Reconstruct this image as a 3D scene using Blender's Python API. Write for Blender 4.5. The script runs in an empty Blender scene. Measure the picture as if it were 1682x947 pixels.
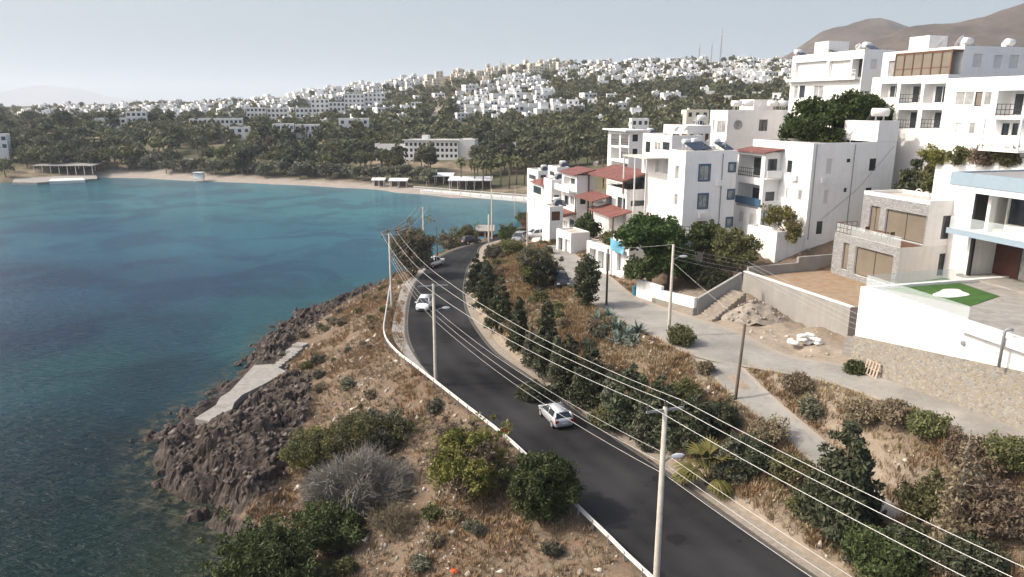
import bpy, math, random
import numpy as np
from mathutils import Vector, Matrix, noise as mnoise
R = math.radians
SC = bpy.context.scene
COL = SC.collection
rng = np.random.default_rng(7)
random.seed(7)

# ------------------------------------------------------------------ camera, sky, sun, exposure
CAM_H, PITCH, FPX, CX, CY = 31.0, R(14.2), 1200.0, 841.0, 473.5
cam = bpy.data.cameras.new('camera'); camo = bpy.data.objects.new('camera', cam); COL.objects.link(camo)
camo.location = (0, 0, CAM_H); camo.rotation_euler = (R(90) - PITCH, 0, 0)
cam.sensor_width = 36.0; cam.lens = 36.0 * FPX / 1682.0; cam.clip_start = 0.5; cam.clip_end = 20000
SC.camera = camo
SUN_EL = R(41); SUN_AZ = R(-94)            # azimuth of the sun measured from +Y towards +X
world = bpy.data.worlds.new('World'); SC.world = world; world.use_nodes = True
wn = world.node_tree; bgn = wn.nodes['Background']
sky = wn.nodes.new('ShaderNodeTexSky'); sky.sky_type = 'NISHITA'; sky.sun_disc = False
sky.sun_elevation = SUN_EL; sky.sun_rotation = SUN_AZ; sky.dust_density = 7.0; sky.air_density = 1.0; sky.ozone_density = 1.0; sky.altitude = 50
# hazy day: a pale veil of mist lies over the lower sky all round
tc = wn.nodes.new('ShaderNodeTexCoord'); sx_ = wn.nodes.new('ShaderNodeSeparateXYZ'); wn.links.new(tc.outputs['Generated'], sx_.inputs[0])
mr = wn.nodes.new('ShaderNodeMapRange'); mr.interpolation_type = 'SMOOTHSTEP'; mr.inputs['From Min'].default_value = -0.02; mr.inputs['From Max'].default_value = 0.42; mr.inputs['To Min'].default_value = 0.92; mr.inputs['To Max'].default_value = 0.0
wn.links.new(sx_.outputs[2], mr.inputs[0]); mxw = wn.nodes.new('ShaderNodeMix'); mxw.data_type = 'RGBA'; wn.links.new(mr.outputs[0], mxw.inputs[0])
wn.links.new(sky.outputs[0], mxw.inputs[6]); mxw.inputs[7].default_value = (2.65, 3.2, 3.7, 1)
wn.links.new(mxw.outputs[2], bgn.inputs[0]); bgn.inputs[1].default_value = 0.15
sund = bpy.data.lights.new('sun', 'SUN'); sund.energy = 2.1; sund.angle = R(0.6); sund.color = (1.0, 0.95, 0.87)
suno = bpy.data.objects.new('sun', sund); COL.objects.link(suno)
sdir = Vector((math.sin(SUN_AZ) * math.cos(SUN_EL), math.cos(SUN_AZ) * math.cos(SUN_EL), math.sin(SUN_EL)))
suno.rotation_euler = sdir.to_track_quat('Z', 'Y').to_euler(); suno.location = (-60, 0, 80)
vs = SC.view_settings; vs.view_transform = 'Standard'; vs.look = 'None'; vs.exposure = 0.54; vs.gamma = 1.0; vs.use_curve_mapping = False
SC.render.engine = 'CYCLES'
SC.cycles.max_bounces = 6; SC.cycles.diffuse_bounces = 3; SC.cycles.glossy_bounces = 3; SC.cycles.transmission_bounces = 3
SC.cycles.transparent_max_bounces = 8; SC.cycles.volume_bounces = 1; SC.cycles.caustics_reflective = False; SC.cycles.caustics_refractive = False

# ------------------------------------------------------------------ survey helpers: a photo point on a known level or at a known distance
_c, _s = math.cos(PITCH), math.sin(PITCH)
def ray(px, py):
    u = (px - CX) / FPX; v = (CY - py) / FPX
    return (u, _c + v * _s, -_s + v * _c)
def P(px, py, z):
    r = ray(px, py); t = (z - CAM_H) / r[2]; return Vector((r[0] * t, r[1] * t, z))
def D(px, py, y):
    r = ray(px, py); t = y / r[1]; return Vector((r[0] * t, y, CAM_H + r[2] * t))
def proj(p):
    dz = p[2] - CAM_H; d = p[1] * _c - dz * _s
    return (CX + FPX * p[0] / d, CY - FPX * (p[1] * _s + dz * _c) / d, d)

# ------------------------------------------------------------------ object helpers
def link(o, parent=None):
    COL.objects.link(o)
    if parent is not None: o.parent = parent
    return o
def tag(o, label=None, cat=None, group=None, kind=None):
    if label: o['label'] = label
    if cat: o['category'] = cat
    if group: o['group'] = group
    if kind: o['kind'] = kind
    return o
def thing(name, label, cat, loc=(0, 0, 0), rz=0.0, group=None):
    o = bpy.data.objects.new(name, None); o.empty_display_size = 0.3
    o.location = loc; o.rotation_euler = (0, 0, rz); link(o)
    return tag(o, label, cat, group)
def dup(root, loc, rz=0.0, sc=1.0, label=None, group=None, mats=None):
    def cp(o, parent):
        c = o.copy(); COL.objects.link(c); c.parent = parent
        for ch in kids.get(o.name, ()): cp(ch, c)
        return c
    kids = {}
    def walk(o):
        kids[o.name] = list(o.children)
        for ch in o.children: walk(ch)
    walk(root)
    r = cp(root, None); r.location = loc; r.rotation_euler = (0, 0, rz)
    r.scale = (sc, sc, sc) if not hasattr(sc, '__len__') else sc
    if label: r['label'] = label
    if group: r['group'] = group
    return r
def raw_mesh(name, V, F, mats, midx=None, smooth=False, parent=None, attrs=None):
    """V (n,3); F (m,k) array or list of polygons."""
    me = bpy.data.meshes.new(name)
    V = np.asarray(V, dtype=np.float32)
    if isinstance(F, np.ndarray):
        m, k = F.shape
        me.vertices.add(len(V)); me.vertices.foreach_set('co', V.ravel())
        me.loops.add(m * k); me.loops.foreach_set('vertex_index', F.ravel().astype(np.int32))
        me.polygons.add(m)
        me.polygons.foreach_set('loop_start', np.arange(0, m * k, k, dtype=np.int32))
        me.polygons.foreach_set('loop_total', np.full(m, k, dtype=np.int32))
    else:
        me.from_pydata([tuple(map(float, v)) for v in V], [], F)
    for mt in (mats if isinstance(mats, (list, tuple)) else [mats]): me.materials.append(mt)
    if midx is not None: me.polygons.foreach_set('material_index', np.asarray(midx, dtype=np.int32))
    if smooth: me.polygons.foreach_set('use_smooth', np.ones(len(me.polygons), dtype=bool))
    for an, arr in (attrs or {}).items():
        arr = np.asarray(arr, dtype=np.float32)
        if arr.ndim == 1:
            a = me.attributes.new(an, 'FLOAT', 'POINT'); a.data.foreach_set('value', arr)
        else:
            a = me.attributes.new(an, 'FLOAT_COLOR', 'POINT')
            a.data.foreach_set('color', np.c_[arr, np.ones(len(arr), dtype=np.float32)].ravel())
    me.update(calc_edges=True); me.validate()
    return link(bpy.data.objects.new(name, me), parent)

class MB:
    def __init__(s): s.v = []; s.f = []; s.m = []
    def add(s, vs_, fs, m=0):
        o = len(s.v); s.v += [tuple(v) for v in vs_]
        for f in fs: s.f.append(tuple(i + o for i in f)); s.m.append(m)
    def box(s, x0, y0, z0, x1, y1, z1, m=0):
        s.add([(x0, y0, z0), (x1, y0, z0), (x1, y1, z0), (x0, y1, z0), (x0, y0, z1), (x1, y0, z1), (x1, y1, z1), (x0, y1, z1)],
              [(0, 3, 2, 1), (4, 5, 6, 7), (0, 1, 5, 4), (1, 2, 6, 5), (2, 3, 7, 6), (3, 0, 4, 7)], m)
    def prism(s, poly, z0, z1, m=0, mt=None):
        n = len(poly)
        za = z0 if hasattr(z0, '__len__') else [z0] * n
        zb = z1 if hasattr(z1, '__len__') else [z1] * n
        s.add([(p[0], p[1], za[i]) for i, p in enumerate(poly)] + [(p[0], p[1], zb[i]) for i, p in enumerate(poly)],
              [(i, (i + 1) % n, n + (i + 1) % n, n + i) for i in range(n)] + [tuple(range(n - 1, -1, -1))], m)
        s.f.append(tuple(len(s.v) - n + i for i in range(n))); s.m.append(m if mt is None else mt)
    def bar(s, p, q, w, h, m=0):
        """a square bar from p to q"""
        p, q = Vector(p), Vector(q); d = (q - p).normalized()
        a = d.cross(Vector((0, 0, 1)))
        a = Vector((1, 0, 0)) if a.length < 1e-3 else a.normalized()
        b = a.cross(d).normalized(); a = a * w / 2; b = b * h / 2
        s.add([p - a - b, p + a - b, p + a + b, p - a + b, q - a - b, q + a - b, q + a + b, q - a + b],
              [(0, 3, 2, 1), (4, 5, 6, 7), (0, 1, 5, 4), (1, 2, 6, 5), (2, 3, 7, 6), (3, 0, 4, 7)], m)
    def tube(s, pts, rad, n=8, m=0, cap=True):
        pts = [Vector(p) for p in pts]; rr = rad if hasattr(rad, '__len__') else [rad] * len(pts)
        o = len(s.v); k = len(pts); prev = None
        for i, p in enumerate(pts):
            d = (pts[min(i + 1, k - 1)] - pts[max(i - 1, 0)])
            d = d.normalized() if d.length > 1e-9 else Vector((0, 0, 1))
            if prev is None:
                a = d.cross(Vector((0, 0, 1)))
                if a.length < 1e-2: a = d.cross(Vector((1, 0, 0)))
            else: a = prev - d * prev.dot(d)
            a.normalize(); prev = a; b = d.cross(a)
            for j in range(n):
                t = 2 * math.pi * j / n; s.v.append(tuple(p + (a * math.cos(t) + b * math.sin(t)) * rr[i]))
        for i in range(k - 1):
            for j in range(n):
                s.f.append((o + i * n + j, o + i * n + (j + 1) % n, o + (i + 1) * n + (j + 1) % n, o + (i + 1) * n + j)); s.m.append(m)
        if cap:
            s.f.append(tuple(o + j for j in range(n - 1, -1, -1))); s.m.append(m)
            s.f.append(tuple(o + (k - 1) * n + j for j in range(n))); s.m.append(m)
    def lathe(s, prof, c=(0, 0, 0), n=16, m=0):
        o = len(s.v)
        for r_, z in prof:
            for j in range(n):
                t = 2 * math.pi * j / n; s.v.append((c[0] + r_ * math.cos(t), c[1] + r_ * math.sin(t), c[2] + z))
        for i in range(len(prof) - 1):
            for j in range(n):
                s.f.append((o + i * n + j, o + i * n + (j + 1) % n, o + (i + 1) * n + (j + 1) % n, o + (i + 1) * n + j)); s.m.append(m)
    def build(s, name, mats, parent=None, smooth=False, label=None):
        me = bpy.data.meshes.new(name); me.from_pydata(s.v, [], s.f)
        for mt in (mats if isinstance(mats, (list, tuple)) else [mats]): me.materials.append(mt)
        me.polygons.foreach_set('material_index', np.asarray(s.m, dtype=np.int32))
        if smooth: me.polygons.foreach_set('use_smooth', np.ones(len(me.polygons), dtype=bool))
        me.update(); o = link(bpy.data.objects.new(name, me), parent)
        if label: o['label'] = label
        return o

# ------------------------------------------------------------------ materials
def nt(name):
    m = bpy.data.materials.new(name); m.use_nodes = True
    t = m.node_tree; return m, t, t.nodes['Principled BSDF']
def node(t, ty, **kw):
    n = t.nodes.new(ty)
    for k, v in kw.items():
        if k.startswith('i_'):
            key = k[2:]; n.inputs[int(key) if key.isdigit() else key.replace('_', ' ')].default_value = v
        else: setattr(n, k, v)
    return n
def rgb(c): return (c[0], c[1], c[2], 1.0)
def noise_(t, vec, scale, detail=5.0, rough=0.6, dist=0.0):
    n = node(t, 'ShaderNodeTexNoise'); n.inputs['Scale'].default_value = scale; n.inputs['Detail'].default_value = detail
    n.inputs['Roughness'].default_value = rough; n.inputs['Distortion'].default_value = dist
    if vec is not None: t.links.new(vec, n.inputs['Vector'])
    return n.outputs['Fac']
def ramp(t, fac, stops):
    n = node(t, 'ShaderNodeValToRGB'); e = n.color_ramp.elements
    while len(e) < len(stops): e.new(0.5)
    for i, (p, c) in enumerate(stops):
        e[i].position = p; e[i].color = rgb(c) if hasattr(c, '__len__') else (c, c, c, 1)
    t.links.new(fac, n.inputs[0]); return n.outputs[0]
def mix(t, fac, a, b, mode='MIX'):
    n = node(t, 'ShaderNodeMix', data_type='RGBA', blend_type=mode)
    if hasattr(fac, 'node') or hasattr(fac, 'is_linked'): t.links.new(fac, n.inputs[0])
    else: n.inputs[0].default_value = fac
    for v, i in ((a, 6), (b, 7)):
        if hasattr(v, 'is_linked'): t.links.new(v, n.inputs[i])
        else: n.inputs[i].default_value = rgb(v)
    return n.outputs[2]
def mth(t, op, a, b=None, c=None):
    n = node(t, 'ShaderNodeMath', operation=op)
    for i, v in enumerate((a, b, c)):
        if v is None: continue
        if hasattr(v, 'is_linked'): t.links.new(v, n.inputs[i])
        else: n.inputs[i].default_value = v
    return n.outputs[0]
def objco(t): return node(t, 'ShaderNodeTexCoord').outputs['Object']
def attr(t, name, out='Fac'): return node(t, 'ShaderNodeAttribute', attribute_name=name).outputs[out]
def bump(t, b, h, strength=0.4, dist=0.05):
    n = node(t, 'ShaderNodeBump'); n.inputs['Strength'].default_value = strength; n.inputs['Distance'].default_value = dist
    t.links.new(h, n.inputs['Height']); t.links.new(n.outputs[0], b.inputs['Normal'])
def simple(name, col, rough=0.7, var=0.12, scale=2.0, bmp=0.0, bscale=12.0, metal=0.0, spec=0.4, stain=None):
    m, t, b = nt(name); co = objco(t)
    f = noise_(t, co, scale, 6, 0.62)
    lo = tuple(c * (1 - var) for c in col); hi = tuple(min(1, c * (1 + var)) for c in col)
    c = ramp(t, f, [(0.3, lo), (0.7, hi)])
    if stain:                                                    # (colour, scale, threshold): weathered patches
        g = noise_(t, co, stain[1], 8, 0.7, 0.4)
        g = ramp(t, g, [(stain[2], 0.0), (min(1, stain[2] + 0.14), 1.0)])
        c = mix(t, g, c, stain[0])
    t.links.new(c, b.inputs['Base Color'])
    b.inputs['Roughness'].default_value = rough; b.inputs['Metallic'].default_value = metal; b.inputs['Specular IOR Level'].default_value = spec
    if bmp: bump(t, b, noise_(t, co, bscale, 6, 0.7), bmp)
    return m
def leafy(name, dark, light, third=None, trans=0.25):
    """foliage: each leaf has its own tint; light passes through a little"""
    m, t, b = nt(name)
    g = node(t, 'ShaderNodeNewGeometry'); r_ = g.outputs['Random Per Island']
    stops = [(0.0, dark), (0.6, light)] + ([(1.0, third)] if third else [])
    c = ramp(t, r_, stops)
    f = noise_(t, objco(t), 0.9, 3)
    c = mix(t, ramp(t, f, [(0.35, 0.0), (0.7, 0.5)]), c, tuple(x * 1.25 for x in light))
    oi = node(t, 'ShaderNodeObjectInfo')
    hs = node(t, 'ShaderNodeHueSaturation'); t.links.new(c, hs.inputs['Color'])
    t.links.new(mth(t, 'MULTIPLY_ADD', oi.outputs['Random'], 0.5, 0.75), hs.inputs['Value'])
    t.links.new(mth(t, 'MULTIPLY_ADD', oi.outputs['Random'], 0.03, 0.485), hs.inputs['Hue'])
    c = hs.outputs[0]
    t.links.new(c, b.inputs['Base Color']); b.inputs['Roughness'].default_value = 0.65; b.inputs['Specular IOR Level'].default_value = 0.25
    tr = node(t, 'ShaderNodeBsdfTranslucent'); t.links.new(c, tr.inputs[0])
    mx = node(t, 'ShaderNodeMixShader'); mx.inputs[0].default_value = trans
    t.links.new(b.outputs[0], mx.inputs[1]); t.links.new(tr.outputs[0], mx.inputs[2])
    t.links.new(mx.outputs[0], t.nodes['Material Output'].inputs[0])
    return m

# ------------------------------------------------------------------ terrain survey
def roadz(y): return float(np.interp(y, [0, 72, 92, 108, 130, 170], [7, 7, 6.2, 5.5, 4.8, 4.0]))
def on_road(px, py):
    z = 7.0
    for _ in range(12): z = roadz(P(px, py, z).y)
    return P(px, py, z)
ROAD_R = [on_road(*p) for p in [(800, 400), (785, 420), (771, 440), (765, 470), (766, 492), (772, 515), (790, 545), (820, 580), (880, 622), (945, 667), (1000, 708), (1090, 768), (1180, 832), (1345, 947)]]
ROAD_L = [on_road(*p) for p in [(795, 396.5), (760, 405), (730, 416), (700, 438), (680, 463), (668, 498), (665, 548), (682, 590), (715, 628), (830, 722), (940, 832), (1000, 888), (1060, 945)]]
ROAD_R = [Vector((20, 166, 4)), Vector((4, 151, 4.4))] + ROAD_R + [Vector((22.5, 22, 7)), Vector((30, 9, 7))]
ROAD_L = [Vector((14, 172, 4)), Vector((-2, 155, 4.4))] + ROAD_L + [Vector((13.6, 22, 7)), Vector((21, 9, 7))]
SHORE = [P(x, y, 0) for x, y in [(395, 985), (378, 930), (372, 880), (385, 842), (362, 826), (325, 788), (288, 785), (264, 735), (270, 712), (298, 690), (330, 660), (370, 633), (415, 596), (440, 562), (480, 531), (540, 505), (600, 480), (640, 462)]] + [Vector((-17, 140, 0)), Vector((-11, 160, 0)), Vector((-3, 178, 0)), Vector((8, 200, 0)), Vector((12, 222, 0))]
BEACH = [P(x, y, 0) for x, y in [(870, 334), (740, 324.5), (650, 316.5), (560, 308.5), (450, 302.5), (330, 297.5), (240, 292.5), (160, 291), (60, 296), (0, 301), (-120, 312)]]
ST_LO = [P(*a) for a in [(898, 402, 10.3), (912, 430, 10.6), (935, 465, 10.9), (985, 508, 11.2), (1060, 546, 11.5), (1135, 583, 11.5), (1222, 602, 11.5), (1310, 617, 11.7), (1400, 640, 12.0), (1500, 682, 12.4), (1682, 752, 13.0)]]
ST_UP = [P(*a) for a in [(925, 398, 10.3), (965, 432, 10.7), (1005, 455, 11.0), (1047, 487, 11.3), (1140, 520, 11.5), (1215, 545, 11.6), (1295, 583, 11.7), (1390, 598, 11.8), (1412, 607, 11.9), (1682, 692, 13.0)]]
ST_LO = [Vector((9, 118, 9.6)), Vector((8.0, 106, 10))] + ST_LO + [Vector((32.5, 22, 14.2))]
ST_UP = [Vector((12.5, 118, 9.6)), Vector((10.5, 108, 10))] + ST_UP + [Vector((36, 22, 14.2))]
RAMP_L = [P(*a) for a in [(1128, 578, 11.5), (1165, 612, 11.0), (1210, 656, 10.4), (1290, 722, 9.5), (1340, 765, 9.0), (1440, 850, 8.2)]]
RAMP_R = [P(*a) for a in [(1222, 604, 11.5), (1250, 632, 11.0), (1290, 668, 10.4), (1365, 732, 9.5), (1410, 775, 9.0), (1490, 850, 8.2)]]
CP = []
def cp(px, py, z): CP.append(tuple(P(px, py, z)))
for p in SHORE: CP.append((p.x, p.y, 0.0))
for p in BEACH: CP.append((p.x, p.y, 0.0))
for i in range(0, len(ROAD_R)):
    p = ROAD_R[i]; CP.append((p.x, p.y, p.z))
for p in ROAD_L: CP.append((p.x, p.y, p.z))
for p in ST_LO + ST_UP: CP.append((p.x, p.y, p.z))
for p in RAMP_L[1:] + RAMP_R[1:]: CP.append((p.x, p.y, p.z))
for a in [(628, 520, 6.0), (620, 560, 6.2), (640, 590, 6.4), (690, 640, 6.4), (760, 700, 6.4), (820, 760, 6.4), (930, 860, 6.5), (1010, 930, 6.6),
          (590, 520, 4.6), (560, 560, 3.6), (520, 600, 2.4), (600, 600, 5.2), (560, 640, 4.2), (640, 650, 5.6), (600, 720, 3.9), (690, 720, 5.5), (480, 640, 1.6), (520, 700, 2.6),
          (640, 800, 4.0), (560, 800, 3.0), (740, 800, 5.2), (700, 880, 4.6), (820, 900, 5.6), (600, 900, 3.1), (520, 880, 2.0), (460, 820, 1.6), (450, 900, 1.0), (420, 940, 0.5), (780, 960, 4.9), (930, 950, 6.0), (650, 970, 3.2),
          (340, 680, 0.7), (400, 640, 0.7), (440, 610, 0.8), (490, 580, 1.4), (330, 735, 1.7), (300, 762, 1.5), (380, 720, 2.2), (350, 772, 1.7), (385, 800, 2.9), (430, 740, 2.6), (430, 800, 2.8), (560, 530, 2.6), (520, 530, 1.2), (600, 490, 2.6), (640, 480, 5.0)]: cp(*a)
# the bank between the two roads
for a in [(800, 460, 8.0), (830, 440, 9.3), (860, 480, 9.6), (820, 520, 8.0), (880, 520, 9.6), (900, 560, 9.2), (850, 560, 7.8), (960, 560, 9.9), (960, 610, 8.4), (910, 610, 7.5), (1030, 600, 10.2), (1040, 650, 8.8), (1090, 620, 10.6), (1000, 680, 7.5), (1090, 690, 8.6), (1150, 680, 9.5), (1130, 750, 7.5), (1200, 760, 8.0), (1250, 820, 7.7), (1300, 870, 7.5), (1390, 930, 7.4),
          (1260, 615, 11.6), (1310, 660, 11.3), (1400, 700, 11.0), (1470, 760, 10.6), (1540, 800, 10.4), (1600, 800, 11.2), (1600, 870, 10.2), (1660, 900, 10.8), (1540, 890, 9.0), (1480, 910, 7.9), (1640, 960, 9.6), (1682, 800, 12.0)]: cp(*a)
# behind the street: the slope the houses stand on
CP += [(28.2, 57.6, 11.8), (27.6, 59.2, 11.8), (25.2, 65.5, 11.6), (22.8, 71.5, 12.4), (38, 70, 13.0), (32, 66, 12.2), (24, 76, 13.6), (34, 79, 16.2), (42, 78, 16.8), (20, 84, 13.6), (30, 88, 17), (45, 66, 15.5), (40, 56, 14), (45, 45, 14), (55, 60, 18), (48, 78, 22), (60, 78, 24.5), (42, 92, 22), (55, 95, 26), (75, 85, 28), (80, 55, 24), (60, 38, 18),
       (14, 98, 11.5), (24, 98, 16), (30, 110, 19), (18, 112, 13), (12, 128, 9.5), (24, 128, 15), (40, 120, 22), (8, 140, 6.0), (16, 150, 7.5), (30, 150, 14), (60, 125, 28), (20, 175, 5), (45, 180, 12), (90, 130, 34), (20, 210, 3), (40, 230, 6), (12, 236, 1.5), (25, 245, 3)]
# the sea bed
CP += [(-60, 60, -5), (-45, 45, -3.5), (-42, 80, -4), (-100, 150, -8), (-60, 130, -6), (-30, 160, -5), (-150, 200, -8), (-60, 220, -6), (-20, 220, -4), (-250, 200, -9), (-400, 100, -10), (-120, 20, -7), (-45, 20, -3), (-26, 20, -0.5), (-5, 15, 3.5), (-15, 30, 1.0), (-200, 270, -5), (-120, 270, -5), (-60, 255, -4)]
# far side of the bay, read as (photo x, photo y, distance)
for px, lst in {-150: [(230, 420), (185, 900)], 0: [(268, 330), (218, 400), (200, 600), (177, 1100)], 150: [(262, 340), (228, 410), (200, 600), (180, 1000), (171, 1700)], 300: [(268, 332), (240, 380), (205, 520), (185, 900), (168, 1600)],
                450: [(272, 325), (240, 380), (215, 440), (190, 680), (163, 1200)], 600: [(278, 315), (245, 370), (215, 440), (178, 690), (140, 1150)], 720: [(282, 305), (250, 350), (215, 440), (165, 680), (126, 1050)],
                850: [(285, 300), (250, 340), (212, 430), (160, 600), (113, 900)], 960: [(270, 300), (235, 350), (195, 480), (148, 650), (106, 950)], 1080: [(250, 300), (220, 360), (180, 500), (130, 700), (102, 950)],
                1200: [(230, 260), (200, 350), (170, 500), (125, 750), (101, 1000)], 1320: [(210, 260), (175, 400), (98, 950)], 1500: [(190, 260), (150, 450), (95, 900)], 1800: [(160, 260), (110, 500)]}.items():
    for py, y in lst: CP.append(tuple(D(px, py, y)))
for px in (-400, 150, 500, 850, 1200, 1600, 2000): CP.append(tuple(D(px, {-400: 175, 150: 175, 500: 172, 850: 160, 1200: 150, 1600: 140, 2000: 130}[px], 2600)))
CP = np.array(CP, dtype=np.float64)
def mq(d): return np.sqrt(d * d + 1.5 ** 2)
_n = len(CP)
_A = np.zeros((_n + 3, _n + 3)); _dd = np.hypot(CP[:, None, 0] - CP[None, :, 0], CP[:, None, 1] - CP[None, :, 1])
_A[:_n, :_n] = mq(_dd) - np.eye(_n) * 0.25; _A[:_n, _n] = 1; _A[:_n, _n + 1] = CP[:, 0]; _A[:_n, _n + 2] = CP[:, 1]; _A[_n:, :_n] = _A[:_n, _n:].T
_W = np.linalg.solve(_A, np.r_[CP[:, 2], 0, 0, 0])
def hbase(x, y):
    x = np.asarray(x, float).ravel(); y = np.asarray(y, float).ravel(); out = np.empty(len(x))
    for i in range(0, len(x), 20000):
        a, b = x[i:i + 20000], y[i:i + 20000]
        out[i:i + 20000] = mq(np.hypot(a[:, None] - CP[None, :, 0], b[:, None] - CP[None, :, 1])) @ _W[:_n] + _W[_n] + _W[_n + 1] * a + _W[_n + 2] * b
    return out
def inpoly(x, y, poly):
    r_ = np.zeros(len(x), bool); n = len(poly); j = n - 1
    for i in range(n):
        xi, yi, xj, yj = poly[i][0], poly[i][1], poly[j][0], poly[j][1]
        if yi != yj: r_ ^= ((yi > y) != (yj > y)) & (x < (xj - xi) * (y - yi) / (yj - yi) + xi)
        j = i
    return r_
def polydist(x, y, pts):
    """distance to a polyline and the level of its nearest point"""
    best = np.full(len(x), 1e9); bz = np.zeros(len(x))
    for a, b in zip(pts[:-1], pts[1:]):
        dx, dy = b[0] - a[0], b[1] - a[1]; L2 = dx * dx + dy * dy + 1e-9
        t = np.clip(((x - a[0]) * dx + (y - a[1]) * dy) / L2, 0, 1)
        d = np.hypot(x - a[0] - t * dx, y - a[1] - t * dy); z = a[2] + (b[2] - a[2]) * t
        k = d < best; best[k] = d[k]; bz[k] = z[k]
    return best, bz
def smooth(a, b, x): t = np.clip((x - a) / (b - a), 0, 1); return t * t * (3 - 2 * t)
def resample(pts, n):
    pts = [Vector(p) for p in pts]; L = [0]
    for a, b in zip(pts[:-1], pts[1:]): L.append(L[-1] + (b - a).length)
    out = []
    for s in np.linspace(0, L[-1], n):
        i = min(max(int(np.searchsorted(L, s)) - 1, 0), len(pts) - 2); t = (s - L[i]) / max(L[i + 1] - L[i], 1e-9)
        out.append(pts[i].lerp(pts[i + 1], t))
    return out
def spline(pts, n):
    """smooth line through the points (Catmull-Rom), n samples evenly along it"""
    q = [Vector(p) for p in pts]; q = [q[0] * 2 - q[1]] + q + [q[-1] * 2 - q[-2]]; out = []
    for i in range(1, len(q) - 2):
        for t in np.linspace(0, 1, 12, endpoint=False):
            t = float(t); a, b, c, d = q[i - 1], q[i], q[i + 1], q[i + 2]
            out.append(0.5 * ((2 * b) + (c - a) * t + (2 * a - 5 * b + 4 * c - d) * t * t + (3 * b - a - 3 * c + d) * t ** 3))
    out.append(q[-2]); return resample(out, n)
RL, RR = spline(ROAD_L, 160), spline(ROAD_R, 160)
SL, SU = spline(ST_LO, 90), spline(ST_UP, 90)
QL, QR = spline(RAMP_L, 40), spline(RAMP_R, 40)
def fbm(x, y, sc, oct=4, seed=0.0, kind=0):
    f = mnoise.fractal if kind == 0 else mnoise.ridged_multi_fractal
    if kind == 0: return np.array([mnoise.fractal((a / sc, b / sc, seed), 1.0, 2.1, oct) for a, b in zip(x, y)])
    return np.array([mnoise.ridged_multi_fractal((a / sc, b / sc, seed), 0.9, 2.2, oct, 1.0, 2.0) for a, b in zip(x, y)])
ROCKY = [P(*a, 1.5) for a in [(255, 740), (285, 690), (350, 690), (430, 640), (490, 610), (520, 640), (515, 700), (490, 760), (460, 830), (385, 850), (345, 820), (285, 800)]]
def blocks_(x, y, k):
    """jointed rock: tilted blocks of two sizes with open cracks between"""
    out = np.zeros(len(x)); ii = np.nonzero(k)[0]
    for sc, amp, crack in ((3.3, .85, .45), (1.25, .36, .2)):
        for i in ii:
            d, p = mnoise.voronoi(((x[i] + .5 * y[i]) / sc, (y[i] - .35 * x[i]) / (sc * .62), sc), distance_metric='MANHATTAN'); h = math.sin(p[0][0] * 12.9 + p[0][1] * 78.2) * 43758.5; h -= math.floor(h)
            tx = (x[i] + .5 * y[i]) / sc - p[0][0]; out[i] += amp * (h - .45) + amp * .6 * tx * (h - .3) - crack * (1 - min(1, (d[1] - d[0]) / .16))
    return out
PLAT = [P(*a, 0.8) for a in [(320, 690), (355, 668), (362, 655), (378, 645), (418, 602), (447, 600), (470, 612), (436, 632), (398, 651), (385, 664), (378, 685), (352, 697)]]
def ribbon_poly(a, b): return [(p.x, p.y) for p in a] + [(p.x, p.y) for p in reversed(b)]
def flatten(x, y, z, A, B, soft, drop=0.05):
    """level the ground under a road strip between edge lines A and B"""
    k = (x > min(p.x for p in A + B) - 6) & (x < max(p.x for p in A + B) + 6)
    ins = inpoly(x[k], y[k], ribbon_poly(A, B))
    da, za = polydist(x[k], y[k], A); db, zb = polydist(x[k], y[k], B)
    zt = (za * db + zb * da) / (da + db + 1e-6)
    d = np.where(ins, 0, np.minimum(da, db)); zt = np.where(ins, zt, np.where(da < db, za, zb))
    w = 1 - smooth(0.5, soft, d); zz = z[k]; z[k] = zz + (zt - drop - zz) * w
    return z
def height(x, y, detail=True):
    x = np.asarray(x, float).ravel(); y = np.asarray(y, float).ravel(); z = hbase(x, y)
    near = (y < 150) & (x > -50) & (x < 80)
    rock = np.zeros(len(x))
    if near.any():
        xs, ys, zs = x[near], y[near], z[near].copy()
        rk = smooth(1.7, 0.7, zs) * (xs < 0) * smooth(-2.5, -0.5, zs)
        dk = polydist(xs, ys, ROCKY + ROCKY[:1])[0]; rk = np.maximum(rk, np.where(inpoly(xs, ys, ROCKY), smooth(-.5, 1.2, dk), 0) * smooth(-2.0, -0.4, zs))
        rock[near] = rk
        if detail:
            zs = np.where((zs > 0.02) & (xs < 0), zs + 0.5 * smooth(0.0, 0.3, zs) * rk, zs)
            zs += fbm(xs, ys, 3.0, 4, 3.1) * 0.22
            r1 = fbm(xs, ys, 5.5, 6, 7.7, 1)
            cl = 1 - 0.85 * (1 - smooth(0.3, 3.5, polydist(xs, ys, PLAT + PLAT[:1])[0]))
            zs += cl * (rk * (r1 - 1.0) * 1.0 + rk * blocks_(xs, ys, rk > .05) + rk * fbm(xs, ys, .5, 3, 4.4) * .12 - rk * .02)
            bank = smooth(7.4, 8.2, zs) * (xs > 0) * (ys < 120) * (xs < 30)
            zs += bank * (fbm(xs, ys, 2.2, 5, 12.0, 1) - 1.0) * 0.25
        zs = flatten(xs, ys, zs, RL, RR, 2.0, 0.06)
        zs = flatten(xs, ys, zs, SL, SU, 1.6, 0.06)
        zs = flatten(xs, ys, zs, QL, QR, 1.4, 0.06)
        ip = inpoly(xs, ys, PLAT); dp, _ = polydist(xs, ys, PLAT + PLAT[:1])
        wp = np.where(ip, 1, 1 - smooth(0.25, 1.6, dp)); zs = zs + (0.35 - zs) * wp * (zs > 0.3)
        z[near] = zs
    return z, rock
def hz(x, y): return float(height([x], [y])[0][0])

M = {}
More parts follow.
